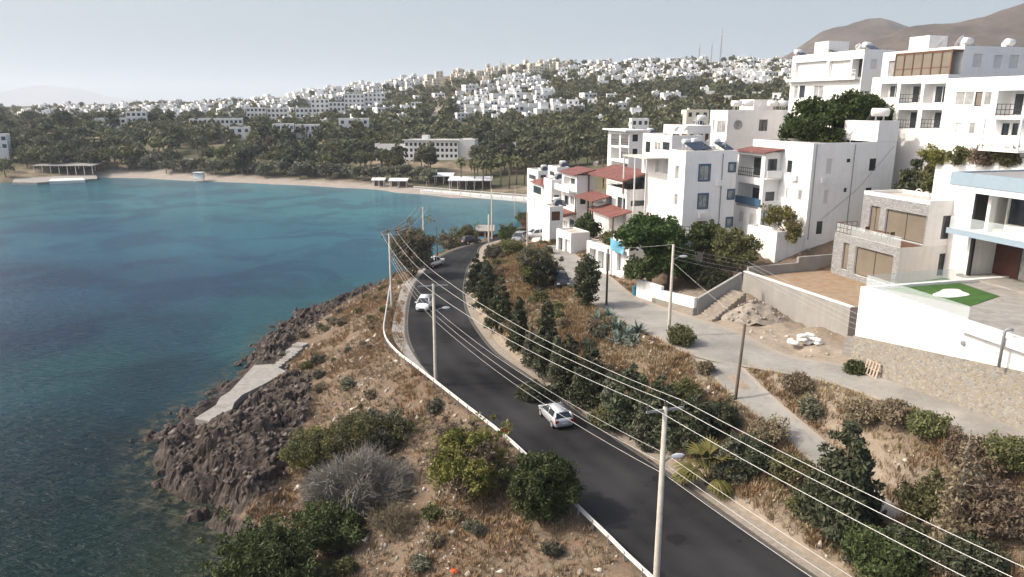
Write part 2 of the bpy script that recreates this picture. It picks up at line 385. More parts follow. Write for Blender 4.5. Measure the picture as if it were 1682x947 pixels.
# ground: dry grass, bare earth, rock, sand and scrub by masks measured on site
m, t, b = nt('ground_mat'); co = objco(t)
n1, n2, n3 = noise_(t, co, 0.35, 6, 0.65), noise_(t, co, 1.8, 8, 0.7), noise_(t, co, 9.0, 6, 0.7)
c = ramp(t, n1, [(0.32, (0.095, 0.071, 0.048)), (0.5, (0.148, 0.113, 0.077)), (0.68, (0.225, 0.18, 0.132))])
c = mix(t, ramp(t, n2, [(0.48, 0.0), (0.62, 0.75)]), c, (0.21, 0.125, 0.078))
c = mix(t, ramp(t, n3, [(0.5, 0.0), (0.72, 0.6)]), c, (0.36, 0.31, 0.26))
rc = ramp(t, n2, [(0.3, (0.034, 0.027, 0.024)), (0.52, (0.082, 0.066, 0.057)), (0.7, (0.17, 0.145, 0.125))])
c = mix(t, ramp(t, mth(t, 'ADD', attr(t, 'rock'), mth(t, 'MULTIPLY_ADD', n3, 0.6, -0.3)), [(0.3, 0.0), (0.6, 1.0)]), c, rc)
c = mix(t, attr(t, 'dirt'), c, ramp(t, n2, [(0.3, (0.27, 0.215, 0.16)), (0.7, (0.40, 0.345, 0.28))]))
c = mix(t, attr(t, 'scrub'), c, ramp(t, noise_(t, co, 0.03, 8, 0.7), [(0.35, (0.07, 0.078, 0.042)), (0.52, (0.13, 0.115, 0.072)), (0.62, (0.30, 0.24, 0.17))]))
c = mix(t, attr(t, 'sand'), c, ramp(t, n1, [(0.3, (0.31, 0.27, 0.23)), (0.7, (0.385, 0.345, 0.30))]))
t.links.new(c, b.inputs['Base Color']); b.inputs['Roughness'].default_value = 0.95; b.inputs['Specular IOR Level'].default_value = 0.15
bump(t, b, n3, 0.7, 0.12); M['ground'] = m
# asphalt
def asphalt(name, lo, hi, sc=0.22, lanes=False):
    m, t, b = nt(name); co = objco(t)
    f = noise_(t, co, sc, 5, 0.55, 0.3); g = noise_(t, co, 6.0, 5, 0.7); h = noise_(t, co, 60.0, 2)
    c = ramp(t, f, [(0.35, lo), (0.66, hi)]); c = mix(t, ramp(t, g, [(0.5, 0.0), (0.8, 0.35)]), c, tuple(x * 1.5 for x in hi))
    if lanes:                                                    # wheel-worn lanes, dusty edges, a few tar patches
        u = attr(t, 'across'); wv = mth(t, 'COSINE', mth(t, 'MULTIPLY', u, 25.13))
        c = mix(t, mth(t, 'MULTIPLY', mth(t, 'MULTIPLY_ADD', wv, -.5, .5), mth(t, 'MULTIPLY', f, .32)), c, (0.062, 0.061, 0.060))
        e = mth(t, 'ABSOLUTE', mth(t, 'MULTIPLY_ADD', u, 2.0, -1.0)); e = mth(t, 'ADD', e, mth(t, 'MULTIPLY_ADD', g, .16, -.08))
        c = mix(t, ramp(t, e, [(0.90, 0.0), (1.0, 0.85)]), c, (0.19, 0.165, 0.135))
        p_ = noise_(t, co, 0.45, 2, 0.4); c = mix(t, ramp(t, p_, [(0.66, 0.0), (0.67, 0.6)]), c, (0.012, 0.012, 0.013))
    else:
        w_ = noise_(t, co, 0.9, 6, 0.7, 1.0); c = mix(t, ramp(t, w_, [(0.5, 0.0), (0.7, 0.55)]), c, (0.19, 0.178, 0.16))
        u = attr(t, 'across'); e = mth(t, 'ABSOLUTE', mth(t, 'MULTIPLY_ADD', u, 2.0, -1.0)); e = mth(t, 'ADD', e, mth(t, 'MULTIPLY_ADD', g, .5, -.25)); c = mix(t, ramp(t, e, [(0.72, 0.0), (1.0, 0.9)]), c, (0.37, 0.32, 0.26))
    t.links.new(c, b.inputs['Base Color']); b.inputs['Roughness'].default_value = 0.85; b.inputs['Specular IOR Level'].default_value = 0.12
    bump(t, b, h, 0.3, 0.01); return m
M['asphalt'] = asphalt('asphalt_mat', (0.009, 0.009, 0.010), (0.038, 0.038, 0.039), 0.12, True)
M['street'] = asphalt('street_mat', (0.235, 0.225, 0.205), (0.345, 0.33, 0.30), 0.3)
M['gravel'] = simple('gravel_mat', (0.30, 0.262, 0.215), 0.95, 0.25, 3.0, 0.5, 25.0, stain=((0.27, 0.20, 0.14), 0.6, 0.55))
M['pavement'] = simple('pavement_mat', (0.30, 0.285, 0.26), 0.9, 0.18, 1.5, 0.3, 20.0, stain=((0.20, 0.18, 0.155), 0.8, 0.56))
M['line'] = simple('edge_line_mat', (0.11, 0.108, 0.10), 0.8, 0.35, 2.0)
# water: the colour of the bed and depth is measured per place; ripples in the surface
m, t, b = nt('sea_mat'); co = objco(t)
n1 = noise_(t, co, 0.05, 5, 0.6, 0.6); n2 = noise_(t, co, 0.25, 4, 0.6)
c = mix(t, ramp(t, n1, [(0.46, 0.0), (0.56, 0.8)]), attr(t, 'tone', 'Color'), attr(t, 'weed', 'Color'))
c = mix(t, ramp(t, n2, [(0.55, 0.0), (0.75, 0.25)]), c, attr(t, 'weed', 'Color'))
n3 = noise_(t, co, 0.8, 6, 0.7, 0.8)
c = mix(t, mth(t, 'MULTIPLY', attr(t, 'shallow'), ramp(t, n3, [(0.42, 0.0), (0.6, 1.0)])), c, ramp(t, n3, [(0.5, (0.05, 0.055, 0.038)), (0.75, (0.13, 0.115, 0.08))]))
t.links.new(c, b.inputs['Base Color']); b.inputs['Roughness'].default_value = 0.16; b.inputs['IOR'].default_value = 1.33; b.inputs['Specular IOR Level'].default_value = 0.10
mp = node(t, 'ShaderNodeMapping'); t.links.new(co, mp.inputs[0]); mp.inputs['Scale'].default_value = (0.55, 1.5, 1); mp.inputs['Rotation'].default_value = (0, 0, R(18))
w1 = noise_(t, mp.outputs[0], 1.1, 4, 0.6, 0.5); w2 = noise_(t, mp.outputs[0], 4.0, 2, 0.5)
bump(t, b, mth(t, 'MULTIPLY_ADD', w2, 0.25, w1), 0.9, 0.5); M['sea'] = m

# ------------------------------------------------------------------ ground sheets
NX0, NX1, NY0, NY1 = -48.0, 92.0, 15.0, 190.0
def ground_attrs(x, y, z, rock):
    dirt = np.zeros(len(x)); scrub = np.zeros(len(x)); sand = np.zeros(len(x))
    near = y < 160
    db, _ = polydist(x, y, [tuple(p) for p in BEACH]); sand = smooth(13, 8, db) * (y > 205) * smooth(-192, -178, x)
    ds, _ = polydist(x, y, SU); dq, _ = polydist(x, y, QL + QR[::-1])
    dirt = np.maximum(smooth(9, 4, ds) * (y < 74) * (y > 42) * (x > 14), smooth(2.5, 0.8, dq) * 0.8)
    dr, _ = polydist(x, y, RR); dirt = np.maximum(dirt, smooth(2.6, 1.4, dr) * 0.8 * near)
    scrub = smooth(120, 175, y) * (1 - sand)
    return {'rock': np.where(near, rock, 0), 'dirt': dirt * (1 - scrub), 'scrub': scrub * (1 - sand), 'sand': sand}
def grid_ground(name, X, Y, skip=None):
    ny, nx = X.shape; x, y = X.ravel(), Y.ravel(); z, rk = height(x, y)
    idx = np.arange(nx * ny).reshape(ny, nx)
    F = np.stack([idx[:-1, :-1], idx[:-1, 1:], idx[1:, 1:], idx[1:, :-1]], -1).reshape(-1, 4)
    keep = (z[F].max(1) > -1.2)
    if skip is not None: keep &= ~skip(x, y)[F].all(1)
    F = F[keep]
    o = tag(raw_mesh(name, np.c_[x, y, z], F, M['ground'], smooth=True, attrs=ground_attrs(x, y, z, rk)), kind='structure')
    o.data.polygons.foreach_set('use_smooth', rk[F].mean(1) < .3); return o
gx = np.r_[np.arange(NX0, -37, 0.5), np.arange(-37, -14, 0.19), np.arange(-14, 40, 0.36), np.arange(40, NX1 + 1, 1.0)]; gy = np.r_[np.arange(NY0, 44, 0.36), np.arange(44, 84, 0.21), np.arange(84, 112, 0.36), np.arange(112, NY1 + 1, 1.0)]
ground = grid_ground('ground', *np.meshgrid(gx, gy))
ang = np.radians(np.linspace(-44, 44, 260)); rad = np.exp(np.linspace(math.log(120), math.log(3200), 190))
AA, RRR = np.meshgrid(ang, rad)
far_ground = grid_ground('hills', np.sin(AA) * RRR, np.cos(AA) * RRR, lambda x, y: (x > NX0 + 2) & (x < NX1 - 2) & (y < NY1 - 2))
# sea
ang = np.radians(np.linspace(-75, 20, 200)); rad = np.exp(np.linspace(math.log(14), math.log(900), 200)); AA, RRR = np.meshgrid(ang, rad)
sx, sy = (np.sin(AA) * RRR).ravel(), (np.cos(AA) * RRR).ravel()
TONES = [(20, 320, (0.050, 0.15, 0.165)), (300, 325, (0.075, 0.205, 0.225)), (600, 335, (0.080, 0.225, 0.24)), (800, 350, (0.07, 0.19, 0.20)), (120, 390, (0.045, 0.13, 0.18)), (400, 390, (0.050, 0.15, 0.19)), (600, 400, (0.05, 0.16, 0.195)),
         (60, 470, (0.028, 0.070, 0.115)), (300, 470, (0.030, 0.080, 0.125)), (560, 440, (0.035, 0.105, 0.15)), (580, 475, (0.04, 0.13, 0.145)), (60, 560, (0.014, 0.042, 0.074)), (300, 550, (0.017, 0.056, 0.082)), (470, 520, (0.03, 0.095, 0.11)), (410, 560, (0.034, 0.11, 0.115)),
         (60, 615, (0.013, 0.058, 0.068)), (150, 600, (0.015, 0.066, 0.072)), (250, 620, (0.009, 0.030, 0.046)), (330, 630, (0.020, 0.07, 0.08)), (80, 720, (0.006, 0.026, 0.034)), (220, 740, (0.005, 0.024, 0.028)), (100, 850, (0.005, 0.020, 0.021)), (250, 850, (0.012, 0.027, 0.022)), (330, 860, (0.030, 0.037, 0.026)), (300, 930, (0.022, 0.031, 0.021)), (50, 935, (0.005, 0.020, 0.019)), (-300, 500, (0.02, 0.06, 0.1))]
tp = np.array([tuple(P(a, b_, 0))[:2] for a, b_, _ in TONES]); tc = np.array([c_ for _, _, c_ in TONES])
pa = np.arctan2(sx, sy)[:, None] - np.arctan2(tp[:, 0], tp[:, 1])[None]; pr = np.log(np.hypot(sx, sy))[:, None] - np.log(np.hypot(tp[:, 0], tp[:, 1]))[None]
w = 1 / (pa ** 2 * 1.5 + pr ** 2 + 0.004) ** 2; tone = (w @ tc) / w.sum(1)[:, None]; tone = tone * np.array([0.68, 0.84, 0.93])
idx = np.arange(len(sx)).reshape(AA.shape); F = np.stack([idx[:-1, :-1], idx[:-1, 1:], idx[1:, 1:], idx[1:, :-1]], -1).reshape(-1, 4)
sea = tag(raw_mesh('sea', np.c_[sx, sy, np.zeros(len(sx))], F, M['sea'], smooth=True, attrs={'shallow': smooth(-1.5, -0.1, hbase(sx, sy)) * (sy < 130), 'tone': tone, 'weed': tone * np.array([0.72, 0.62, 0.74])}), kind='structure')

# ------------------------------------------------------------------ roads
def ribbon(name, A, B, mat_, dz=0.0, nacross=6, kind='structure', crown=0.0):
    V = []; n = len(A); U = []
    for a, b_ in zip(A, B):
        for j in range(nacross + 1):
            u = j / nacross; U.append(u); p = a.lerp(b_, u); V.append((p.x, p.y, p.z + dz + crown * (1 - (2 * u - 1) ** 2)))
    k = nacross + 1
    F = [(i * k + j, i * k + j + 1, (i + 1) * k + j + 1, (i + 1) * k + j) for i in range(n - 1) for j in range(nacross)]
    return tag(raw_mesh(name, V, np.array(F), mat_, smooth=True, attrs={'across': U}), kind=kind)
def offset(A, d):
    out = []
    for i, p in enumerate(A):
        t_ = A[min(i + 1, len(A) - 1)] - A[max(i - 1, 0)]; t_.z = 0; t_.normalize(); out.append(p + Vector((-t_.y, t_.x, 0)) * d)
    return out
ribbon('road', RL, RR, M['asphalt'], 0.0, 16)
ribbon('shoulder', [p + Vector((0, 0, .012)) for p in offset(RR, -0.05)], offset(RR, 1.35), M['gravel'], 0.008, 3)
ribbon('edge_line', offset(RR, -0.42), offset(RR, -0.27), M['line'], 0.006, 1)
ribbon('edge_line', offset(RL, 0.25)[20:100], offset(RL, 0.40)[20:100], M['line'], 0.006, 1)
ribbon('street', SL, SU, M['street'], 0.0, 5)
ribbon('ramp_path', QL, QR, M['street'], 0.012, 4)
LAY = [on_road(*p) for p in [(715, 418), (690, 440), (662, 470), (652, 500), (645, 530), (646, 556), (668, 586), (712, 627)]]
LAYR = [on_road(*p) for p in [(716, 425), (694, 447), (675, 474), (667, 500), (664.5, 530), (666, 556), (683, 588), (716, 628)]]
ribbon('pavement', spline(LAY, 40), spline(LAYR, 40), M['pavement'], 0.02, 3)

# ------------------------------------------------------------------ air
hb = MB(); hb.box(-7000, -60, -9, 7000, 13500, 335)
m = bpy.data.materials.new('haze_mat'); m.use_nodes = True; t = m.node_tree; t.nodes.clear()
o_ = t.nodes.new('ShaderNodeOutputMaterial'); pv = t.nodes.new('ShaderNodeVolumePrincipled')
pv.inputs['Color'].default_value = (0.78, 0.82, 0.86, 1); pv.inputs['Density'].default_value = 0.00016; pv.inputs['Anisotropy'].default_value = 0.2
t.links.new(pv.outputs[0], o_.inputs['Volume'])
tag(hb.build('haze', m), 'thin pale haze lying over the whole bay', 'haze', kind='stuff')

# ------------------------------------------------------------------ building kit
def plaster(name, col=(0.83, 0.82, 0.80), var=0.04, stain=0.6):
    m, t, b = nt(name); co = objco(t)
    f = noise_(t, co, 0.8, 6, 0.6)
    c = ramp(t, f, [(0.3, tuple(x * (1 - var) for x in col)), (0.7, col)])
    mp = node(t, 'ShaderNodeMapping'); t.links.new(co, mp.inputs[0]); mp.inputs['Scale'].default_value = (1.6, 1.6, 0.16)
    g = noise_(t, mp.outputs[0], 1.5, 6, 0.65)
    c = mix(t, ramp(t, g, [(stain - .08, 0.0), (stain + 0.12, 0.5)]), c, tuple(x * 0.78 * k_ for x, k_ in zip(col, (1, .97, .92))))
    pt_ = noise_(t, co, 0.33, 3, 0.5, 1.5); c = mix(t, ramp(t, pt_, [(0.57, 0.0), (0.60, 0.35)]), c, tuple(x * 0.86 for x in col))
    t.links.new(c, b.inputs['Base Color']); b.inputs['Roughness'].default_value = 0.9; b.inputs['Specular IOR Level'].default_value = 0.2
    bump(t, b, noise_(t, co, 30, 3), 0.15, 0.01); return m
M['white'] = plaster('white_plaster_mat'); M['cream'] = plaster('cream_plaster_mat', (0.70, 0.64, 0.54)); M['offwhite'] = plaster('off_white_plaster_mat', (0.74, 0.73, 0.70), 0.06, 0.55)
M['concrete'] = plaster('concrete_mat', (0.345, 0.335, 0.315), 0.2, 0.5); M['trim'] = simple('white_trim_mat', (0.8, 0.8, 0.78), 0.5, 0.03)
M['glass'] = simple('window_glass_mat', (0.035, 0.042, 0.048), 0.08, 0.5, 0.7, spec=0.6); M['curtain'] = simple('curtained_glass_mat', (0.30, 0.30, 0.29), 0.2, 0.45, 0.9, spec=0.6)
M['tan_glass'] = simple('blind_glass_mat', (0.20, 0.17, 0.132), 0.15, 0.1, 0.6, spec=0.6); M['shutter'] = simple('shutter_mat', (0.62, 0.61, 0.59), 0.6, 0.05)
M['blue'] = simple('blue_paint_mat', (0.055, 0.12, 0.19), 0.6, 0.1); M['black'] = simple('black_metal_mat', (0.02, 0.02, 0.022), 0.5, 0.1); M['brown'] = simple('brown_wood_mat', (0.13, 0.062, 0.036), 0.6, 0.3, 3)
M['red'] = simple('red_roof_mat', (0.175, 0.066, 0.054), 0.8, 0.25, 1.2, 0.3, 10, stain=((0.26, 0.15, 0.125), 1.5, 0.52)); M['paleblue'] = simple('pale_blue_fascia_mat', (0.285, 0.365, 0.425), 0.6, 0.06)
M['grey'] = simple('grey_metal_mat', (0.3, 0.3, 0.3), 0.5, 0.1, metal=0.3); M['tank'] = simple('tank_white_mat', (0.78, 0.78, 0.77), 0.35, 0.03); M['solar'] = simple('solar_panel_mat', (0.018, 0.024, 0.035), 0.12, 0.2, spec=0.6)
M['rooftop'] = simple('flat_roof_mat', (0.55, 0.50, 0.44), 0.95, 0.12, 0.8, stain=((0.40, 0.35, 0.30), 0.5, 0.5)); M['awning'] = simple('awning_cloth_mat', (0.66, 0.65, 0.62), 0.9, 0.05); M['banner'] = simple('banner_cloth_mat', (0.16, 0.44, 0.60), 0.7, 0.1)
# translucent-looking clear balustrade glass
m, t, b = nt('clear_glass_mat'); b.inputs['Base Color'].default_value = (0.75, 0.83, 0.83, 1); b.inputs['Roughness'].default_value = 0.03; b.inputs['Alpha'].default_value = 0.22; M['clear'] = m
# dressed stone cladding and rubble masonry
def masonry(name, cols, mortar, sx, sy, sz, rand=1.0):
    m, t, b = nt(name); co = objco(t); mp = node(t, 'ShaderNodeMapping'); t.links.new(co, mp.inputs[0]); mp.inputs['Scale'].default_value = (sx, sy, sz)
    ds = noise_(t, co, 1.2, 3); ad = node(t, 'ShaderNodeVectorMath', operation='ADD'); t.links.new(mp.outputs[0], ad.inputs[0])
    cm = node(t, 'ShaderNodeCombineXYZ'); t.links.new(ds, cm.inputs[0]); t.links.new(ds, cm.inputs[2]); t.links.new(cm.outputs[0], ad.inputs[1])
    v1 = node(t, 'ShaderNodeTexVoronoi'); v1.inputs['Randomness'].default_value = rand; t.links.new(ad.outputs[0], v1.inputs['Vector'])
    v2 = node(t, 'ShaderNodeTexVoronoi', feature='DISTANCE_TO_EDGE'); v2.inputs['Randomness'].default_value = rand; t.links.new(ad.outputs[0], v2.inputs['Vector'])
    sp = node(t, 'ShaderNodeSeparateColor'); t.links.new(v1.outputs['Color'], sp.inputs[0])
    c = ramp(t, sp.outputs[0], [(i / (len(cols) - 1), cc) for i, cc in enumerate(cols)])
    c = mix(t, ramp(t, noise_(t, co, 6, 5), [(0.4, 0.0), (0.8, 0.35)]), c, tuple(x * 0.6 for x in cols[0]))
    e = ramp(t, v2.outputs['Distance'], [(0.02, 1.0), (0.09, 0.0)])
    c = mix(t, e, c, mortar); t.links.new(c, b.inputs['Base Color']); b.inputs['Roughness'].default_value = 0.9
    bump(t, b, v2.outputs['Distance'], 0.6, 0.08); return m
M['rubble'] = masonry('rubble_masonry_mat', [(0.19, 0.185, 0.17), (0.31, 0.25, 0.17), (0.25, 0.25, 0.24), (0.37, 0.33, 0.26), (0.22, 0.195, 0.155)], (0.29, 0.27, 0.24), 0.95, 0.95, 1.35)
M['cladding'] = masonry('stone_cladding_mat', [(0.20, 0.20, 0.205), (0.31, 0.31, 0.31), (0.42, 0.415, 0.405)], (0.23, 0.23, 0.23), 0.8, 0.8, 3.2)
M['drystone'] = masonry('dry_stone_mat', [(0.28, 0.24, 0.19), (0.40, 0.34, 0.27), (0.48, 0.43, 0.36)], (0.14, 0.11, 0.08), 2.6, 2.6, 2.9)

class Bld:
    """a building measured from the photo: its nearest vertical edge stands at photo column px, y metres away; the camera-side face runs along u, the sea-side face along w"""
    def __init__(s, name, label, cat, px, py, y, deg=16.0, zb=10.0, group=None):
        o = D(px, py, y); s.O = Vector((o.x, o.y, 0)); s.th = R(deg); s.zb = zb; s.top = o.z - zb
        s.u = Vector((math.cos(s.th), math.sin(s.th), 0)); s.w = Vector((-math.sin(s.th), math.cos(s.th), 0))
        s.root = thing(name, label, cat, (o.x, o.y, zb), s.th, group)
    def W(s, a, b, z): return s.O + s.u * a + s.w * b + Vector((0, 0, z + s.zb))
    def a_at(s, px, py, b=0.0):
        r = Vector(ray(px, py)); o = s.O + s.w * b; n = s.w; cpos = Vector((0, 0, CAM_H)); t = (o - cpos).dot(n) / r.dot(n)
        h = cpos + r * t; return (h - o).dot(s.u), h.z - s.zb
    def b_at(s, px, py, a=0.0):
        r = Vector(ray(px, py)); o = s.O + s.u * a; n = s.u; cpos = Vector((0, 0, CAM_H)); t = (o - cpos).dot(n) / r.dot(n)
        h = cpos + r * t; return (h - o).dot(s.w), h.z - s.zb
    def rect(s, face, x0, x1, y0, y1, off=0.0):
        f = s.b_at if face == 'L' else s.a_at; xm, ym = (x0 + x1) / 2, (y0 + y1) / 2
        c0, c1 = f(x0, ym, off)[0], f(x1, ym, off)[0]; z1, z0 = f(xm, y0, off)[1], f(xm, y1, off)[1]
        return (min(c0, c1), max(c0, c1), min(z0, z1), max(z0, z1))
    def walls(s, a0, a1, b0, b1, z0, z1, ops=(), mat_='white', par=0.3, name='wall', roof='rooftop', parent=None, matL=None):
        """a storey block; ops = (face, photo rectangle, style, depth); L is the face at a0, R the face at b0"""
        mb = MB(); todo = []
        def face(fc, c0, c1, off):
            rs = []
            for op in ops:
                if op[0] != fc: continue
                q = s.rect(fc, *op[1], off); lo, hi = max(q[0], c0 + .12), min(q[1], c1 - .12); zl, zh = max(q[2], z0 + .02), min(q[3], z1 - .1)
                if hi - lo < 0.15 or zh - zl < 0.15: continue
                rs.append((lo, hi, zl, zh, op[3] if len(op) > 3 else 0.14, op[2]))
            cs = sorted({c0, c1, *[r[0] for r in rs], *[r[1] for r in rs]}); zs = sorted({z0, z1, *[r[2] for r in rs], *[r[3] for r in rs]})
            pt = (lambda c, z, d=0: (a0 + d, c, z)) if fc == 'L' else (lambda c, z, d=0: (c, b0 + d, z))
            for i in range(len(cs) - 1):
                for j in range(len(zs) - 1):
                    cm, zm = (cs[i] + cs[i + 1]) / 2, (zs[j] + zs[j + 1]) / 2
                    if any(r[0] < cm < r[1] and r[2] < zm < r[3] for r in rs): continue
                    mb.add([pt(cs[i], zs[j]), pt(cs[i + 1], zs[j]), pt(cs[i + 1], zs[j + 1]), pt(cs[i], zs[j + 1])], [(0, 1, 2, 3) if fc == 'R' else (3, 2, 1, 0)], 2 if fc == 'L' else 0)
            for r in rs:
                l, h, zl, zh, d, st = r
                q = [pt(l, zl), pt(h, zl), pt(h, zh), pt(l, zh), pt(l, zl, d), pt(h, zl, d), pt(h, zh, d), pt(l, zh, d)]
                mb.add(q, [(0, 4, 5, 1), (1, 5, 6, 2), (2, 6, 7, 3), (3, 7, 4, 0), (4, 7, 6, 5)])
                todo.append((fc, r, pt))
        face('L', b0, b1, a0); face('R', a0, a1, b0)
        mb.add([(a1, b0, z0), (a1, b1, z0), (a1, b1, z1), (a1, b0, z1)], [(0, 1, 2, 3)]); mb.add([(a0, b1, z0), (a1, b1, z0), (a1, b1, z1), (a0, b1, z1)], [(3, 2, 1, 0)])
        t_ = 0.2
        if par > 0:
            for x0, y0, x1, y1 in ((a0, b0, a1, b0 + t_), (a0, b1 - t_, a1, b1), (a0, b0 + t_, a0 + t_, b1 - t_), (a1 - t_, b0 + t_, a1, b1 - t_)): mb.box(x0, y0, z1, x1, y1, z1 + par)
            mb.add([(a0 + t_, b0 + t_, z1 + .01), (a1 - t_, b0 + t_, z1 + .01), (a1 - t_, b1 - t_, z1 + .01), (a0 + t_, b1 - t_, z1 + .01)], [(0, 1, 2, 3)], 1)
        else: mb.add([(a0, b0, z1), (a1, b0, z1), (a1, b1, z1), (a0, b1, z1)], [(0, 1, 2, 3)], 1)
        wo = mb.build(name, [M[mat_], M[roof], M[matL or mat_]], parent or s.root)
        for fc, r, pt in todo: s.window(fc, r, pt)
        return wo
    def window(s, fc, r, pt):
        l, h, zl, zh, d, st = r
        fm, gm, nm = {'white': ('trim', 'curtain', 'window'), 'dark': ('black', 'glass', 'window'), 'blue': ('blue', 'curtain', 'window'), 'shut': ('shutter', 'shutter', 'shutter'), 'tan': ('black', 'tan_glass', 'window'), 'brown': ('brown', 'brown', 'door'),
                      'plain': ('trim', 'glass', 'window'), 'loggia': ('trim', 'glass', 'balcony_door'), 'loggia_rail': ('trim', 'glass', 'balcony_door'), 'void': ('black', 'glass', 'window'), 'blind': ('shutter', 'awning', 'awning'), 'garage': ('grey', 'offwhite', 'garage_door')}[st]
        if st.startswith('loggia'):
            w = h - l; l2, h2 = l + w * .14, h - w * .14; zt = min(zh - .2, zl + 2.15)
            if st == 'loggia_rail':
                k = MB()
                for zz in (0.12, 0.5, 0.95): k.bar(pt(l, zl + zz, .08), pt(h, zl + zz, .08), .05, .05)
                for c in np.linspace(l + .05, h - .05, max(3, int(w / 0.35))): k.bar(pt(c, zl, .08), pt(c, zl + .95, .08), .03, .03)
                k.build('railing', M['black'], s.root)
        else: l2, h2, zt = l, h, zh
        fw = 0.07 if min(h2 - l2, zt - zl) > .5 else 0.04; k = MB(); d0, d1 = d - .07, d - .005
        def bx(c0, c1, za, zb_):
            p, q = pt(c0, za, d0), pt(c1, zb_, d1); k.box(min(p[0], q[0]), min(p[1], q[1]), za, max(p[0], q[0]), max(p[1], q[1]), zb_)
        bx(l2, h2, zl, zl + fw); bx(l2, h2, zt - fw, zt); bx(l2, l2 + fw, zl + fw, zt - fw); bx(h2 - fw, h2, zl + fw, zt - fw)
        nm_ = (1 if h2 - l2 > 1.0 else 0) if nm == 'window' else (1 if h2 - l2 > 1.3 else 0)
        for i in range(1, nm_ + 1):
            c = l2 + (h2 - l2) * i / (nm_ + 1); bx(c - .03, c + .03, zl + fw, zt - fw)
        fr = k.build(nm, M[fm], s.root); k = MB(); p, q = pt(l2 + fw, zl, d - .045), pt(h2 - fw, zl, d - .02)
        k.box(min(p[0], q[0]), min(p[1], q[1]), zl + fw, max(p[0], q[0]), max(p[1], q[1]), zt - fw); k.build('pane', M[gm], fr)
        if st == 'blue':
            k = MB(); d0, d1 = -.05, .05
            bx(l2 - .16, l2, zl - .1, zt + .16); bx(h2, h2 + .16, zl - .1, zt + .16); bx(l2, h2, zt, zt + .16); bx(l2, h2, zl - .12, zl); k.build('surround', M['blue'], fr)
    def part(s, name, mat_, *boxes):
        k = MB()
        for bb in boxes: k.box(*bb)
        return k.build(name, M[mat_], s.root)
    def rail(s, pts, z, h=0.95, mat_='black', name='railing', step=0.5):
        k = MB(); P_ = [Vector((a, b, z)) for a, b in pts]; up = Vector((0, 0, 1))
        for p, q in zip(P_[:-1], P_[1:]):
            for f in (.1, .55, 1.0): k.bar(p + up * h * f, q + up * h * f, .05, .05)
            n = max(2, int((q - p).length / step))
            for i in range(n + 1): r = p.lerp(q, i / n); k.bar(r, r + up * h, .04, .04)
        return k.build(name, M[mat_], s.root)
    def glassrail(s, pts, z, h=1.0):
        k = MB()
        for p, q in zip(pts[:-1], pts[1:]): k.bar((*p, z + h / 2), (*q, z + h / 2), .025, h)
        return k.build('glass_balustrade', M['clear'], s.root)
    def dish(s, a, b, z, r=0.45, az=-60):
        k = MB(); prof = [(r * f, .25 * r * f * f) for f in (0.02, .3, .6, .85, 1.0)]; k.lathe(prof + [(r * .97, .25 * r + .02), (.02, .03)], n=16)
        A = Matrix.Rotation(R(az), 4, 'Z') @ Matrix.Rotation(R(-55), 4, 'Y'); k.v = [tuple(A @ Vector(v) + Vector((a, b, z + .75))) for v in k.v]
        k.tube([(a, b, z), (a, b, z + .72)], .035, 6); return k.build('satellite_dish', M['tank'], s.root, True)
    def tank(s, a, b, z, L=1.3, r=0.33, panels=True, ang=0.0):
        k = MB(); c, s_ = math.cos(ang), math.sin(ang); f = lambda x, y, z_: (a + x * c - y * s_, b + x * s_ + y * c, z + z_)
        k.tube([f(-L / 2, 0, 1.0 + 0), f(-L / 2 + .06, 0, 1.0), f(L / 2 - .06, 0, 1.0), f(L / 2, 0, 1.0)], [r * .75, r, r, r * .75], 14)
        for x in (-.4, .4):
            for y in (-.25, .25): k.bar(f(x, y, 0), f(x, y * .6, .75), .05, .05)
        k.build('water_tank', M['tank'], s.root, True)
        if panels:
            k = MB(); q = [f(-1.0, -.35, .9), f(1.0, -.35, .9), f(1.0, -1.75, .12), f(-1.0, -1.75, .12)]
            k.add(q + [(x, y, z_ - .07) for x, y, z_ in q], [(3, 2, 1, 0), (4, 5, 6, 7), (0, 1, 5, 4), (1, 2, 6, 5), (2, 3, 7, 6), (3, 0, 4, 7)]); k.build('solar_panel', M['solar'], s.root)
    def aircon(s, fc, px, py):
        k = MB(); c, z = (s.b_at if fc == 'L' else s.a_at)(px, py)
        if fc == 'R': k.box(c - .42, -.32, z - .3, c + .42, -.02, z + .3); k.lathe([(.01, 0), (.22, 0), (.23, .02), (.2, .03)], n=14)
        else: k.box(-.32, c - .42, z - .3, -.02, c + .42, z + .3)
        k.v = [v if abs(v[2]) > .04 or len(k.v) == 8 else (c + v[0] - .1, -.33 - v[2], z + v[1]) for v in k.v]
        k.build('air_conditioner', M['tank'], s.root)
    def vault(s, z0, z1): pass
def slab(k, q, t): k.add(list(q) + [(x, y, z - t) for x, y, z in q], [(0, 1, 2, 3), (7, 6, 5, 4), (0, 4, 5, 1), (1, 5, 6, 2), (2, 6, 7, 3), (3, 7, 4, 0)])

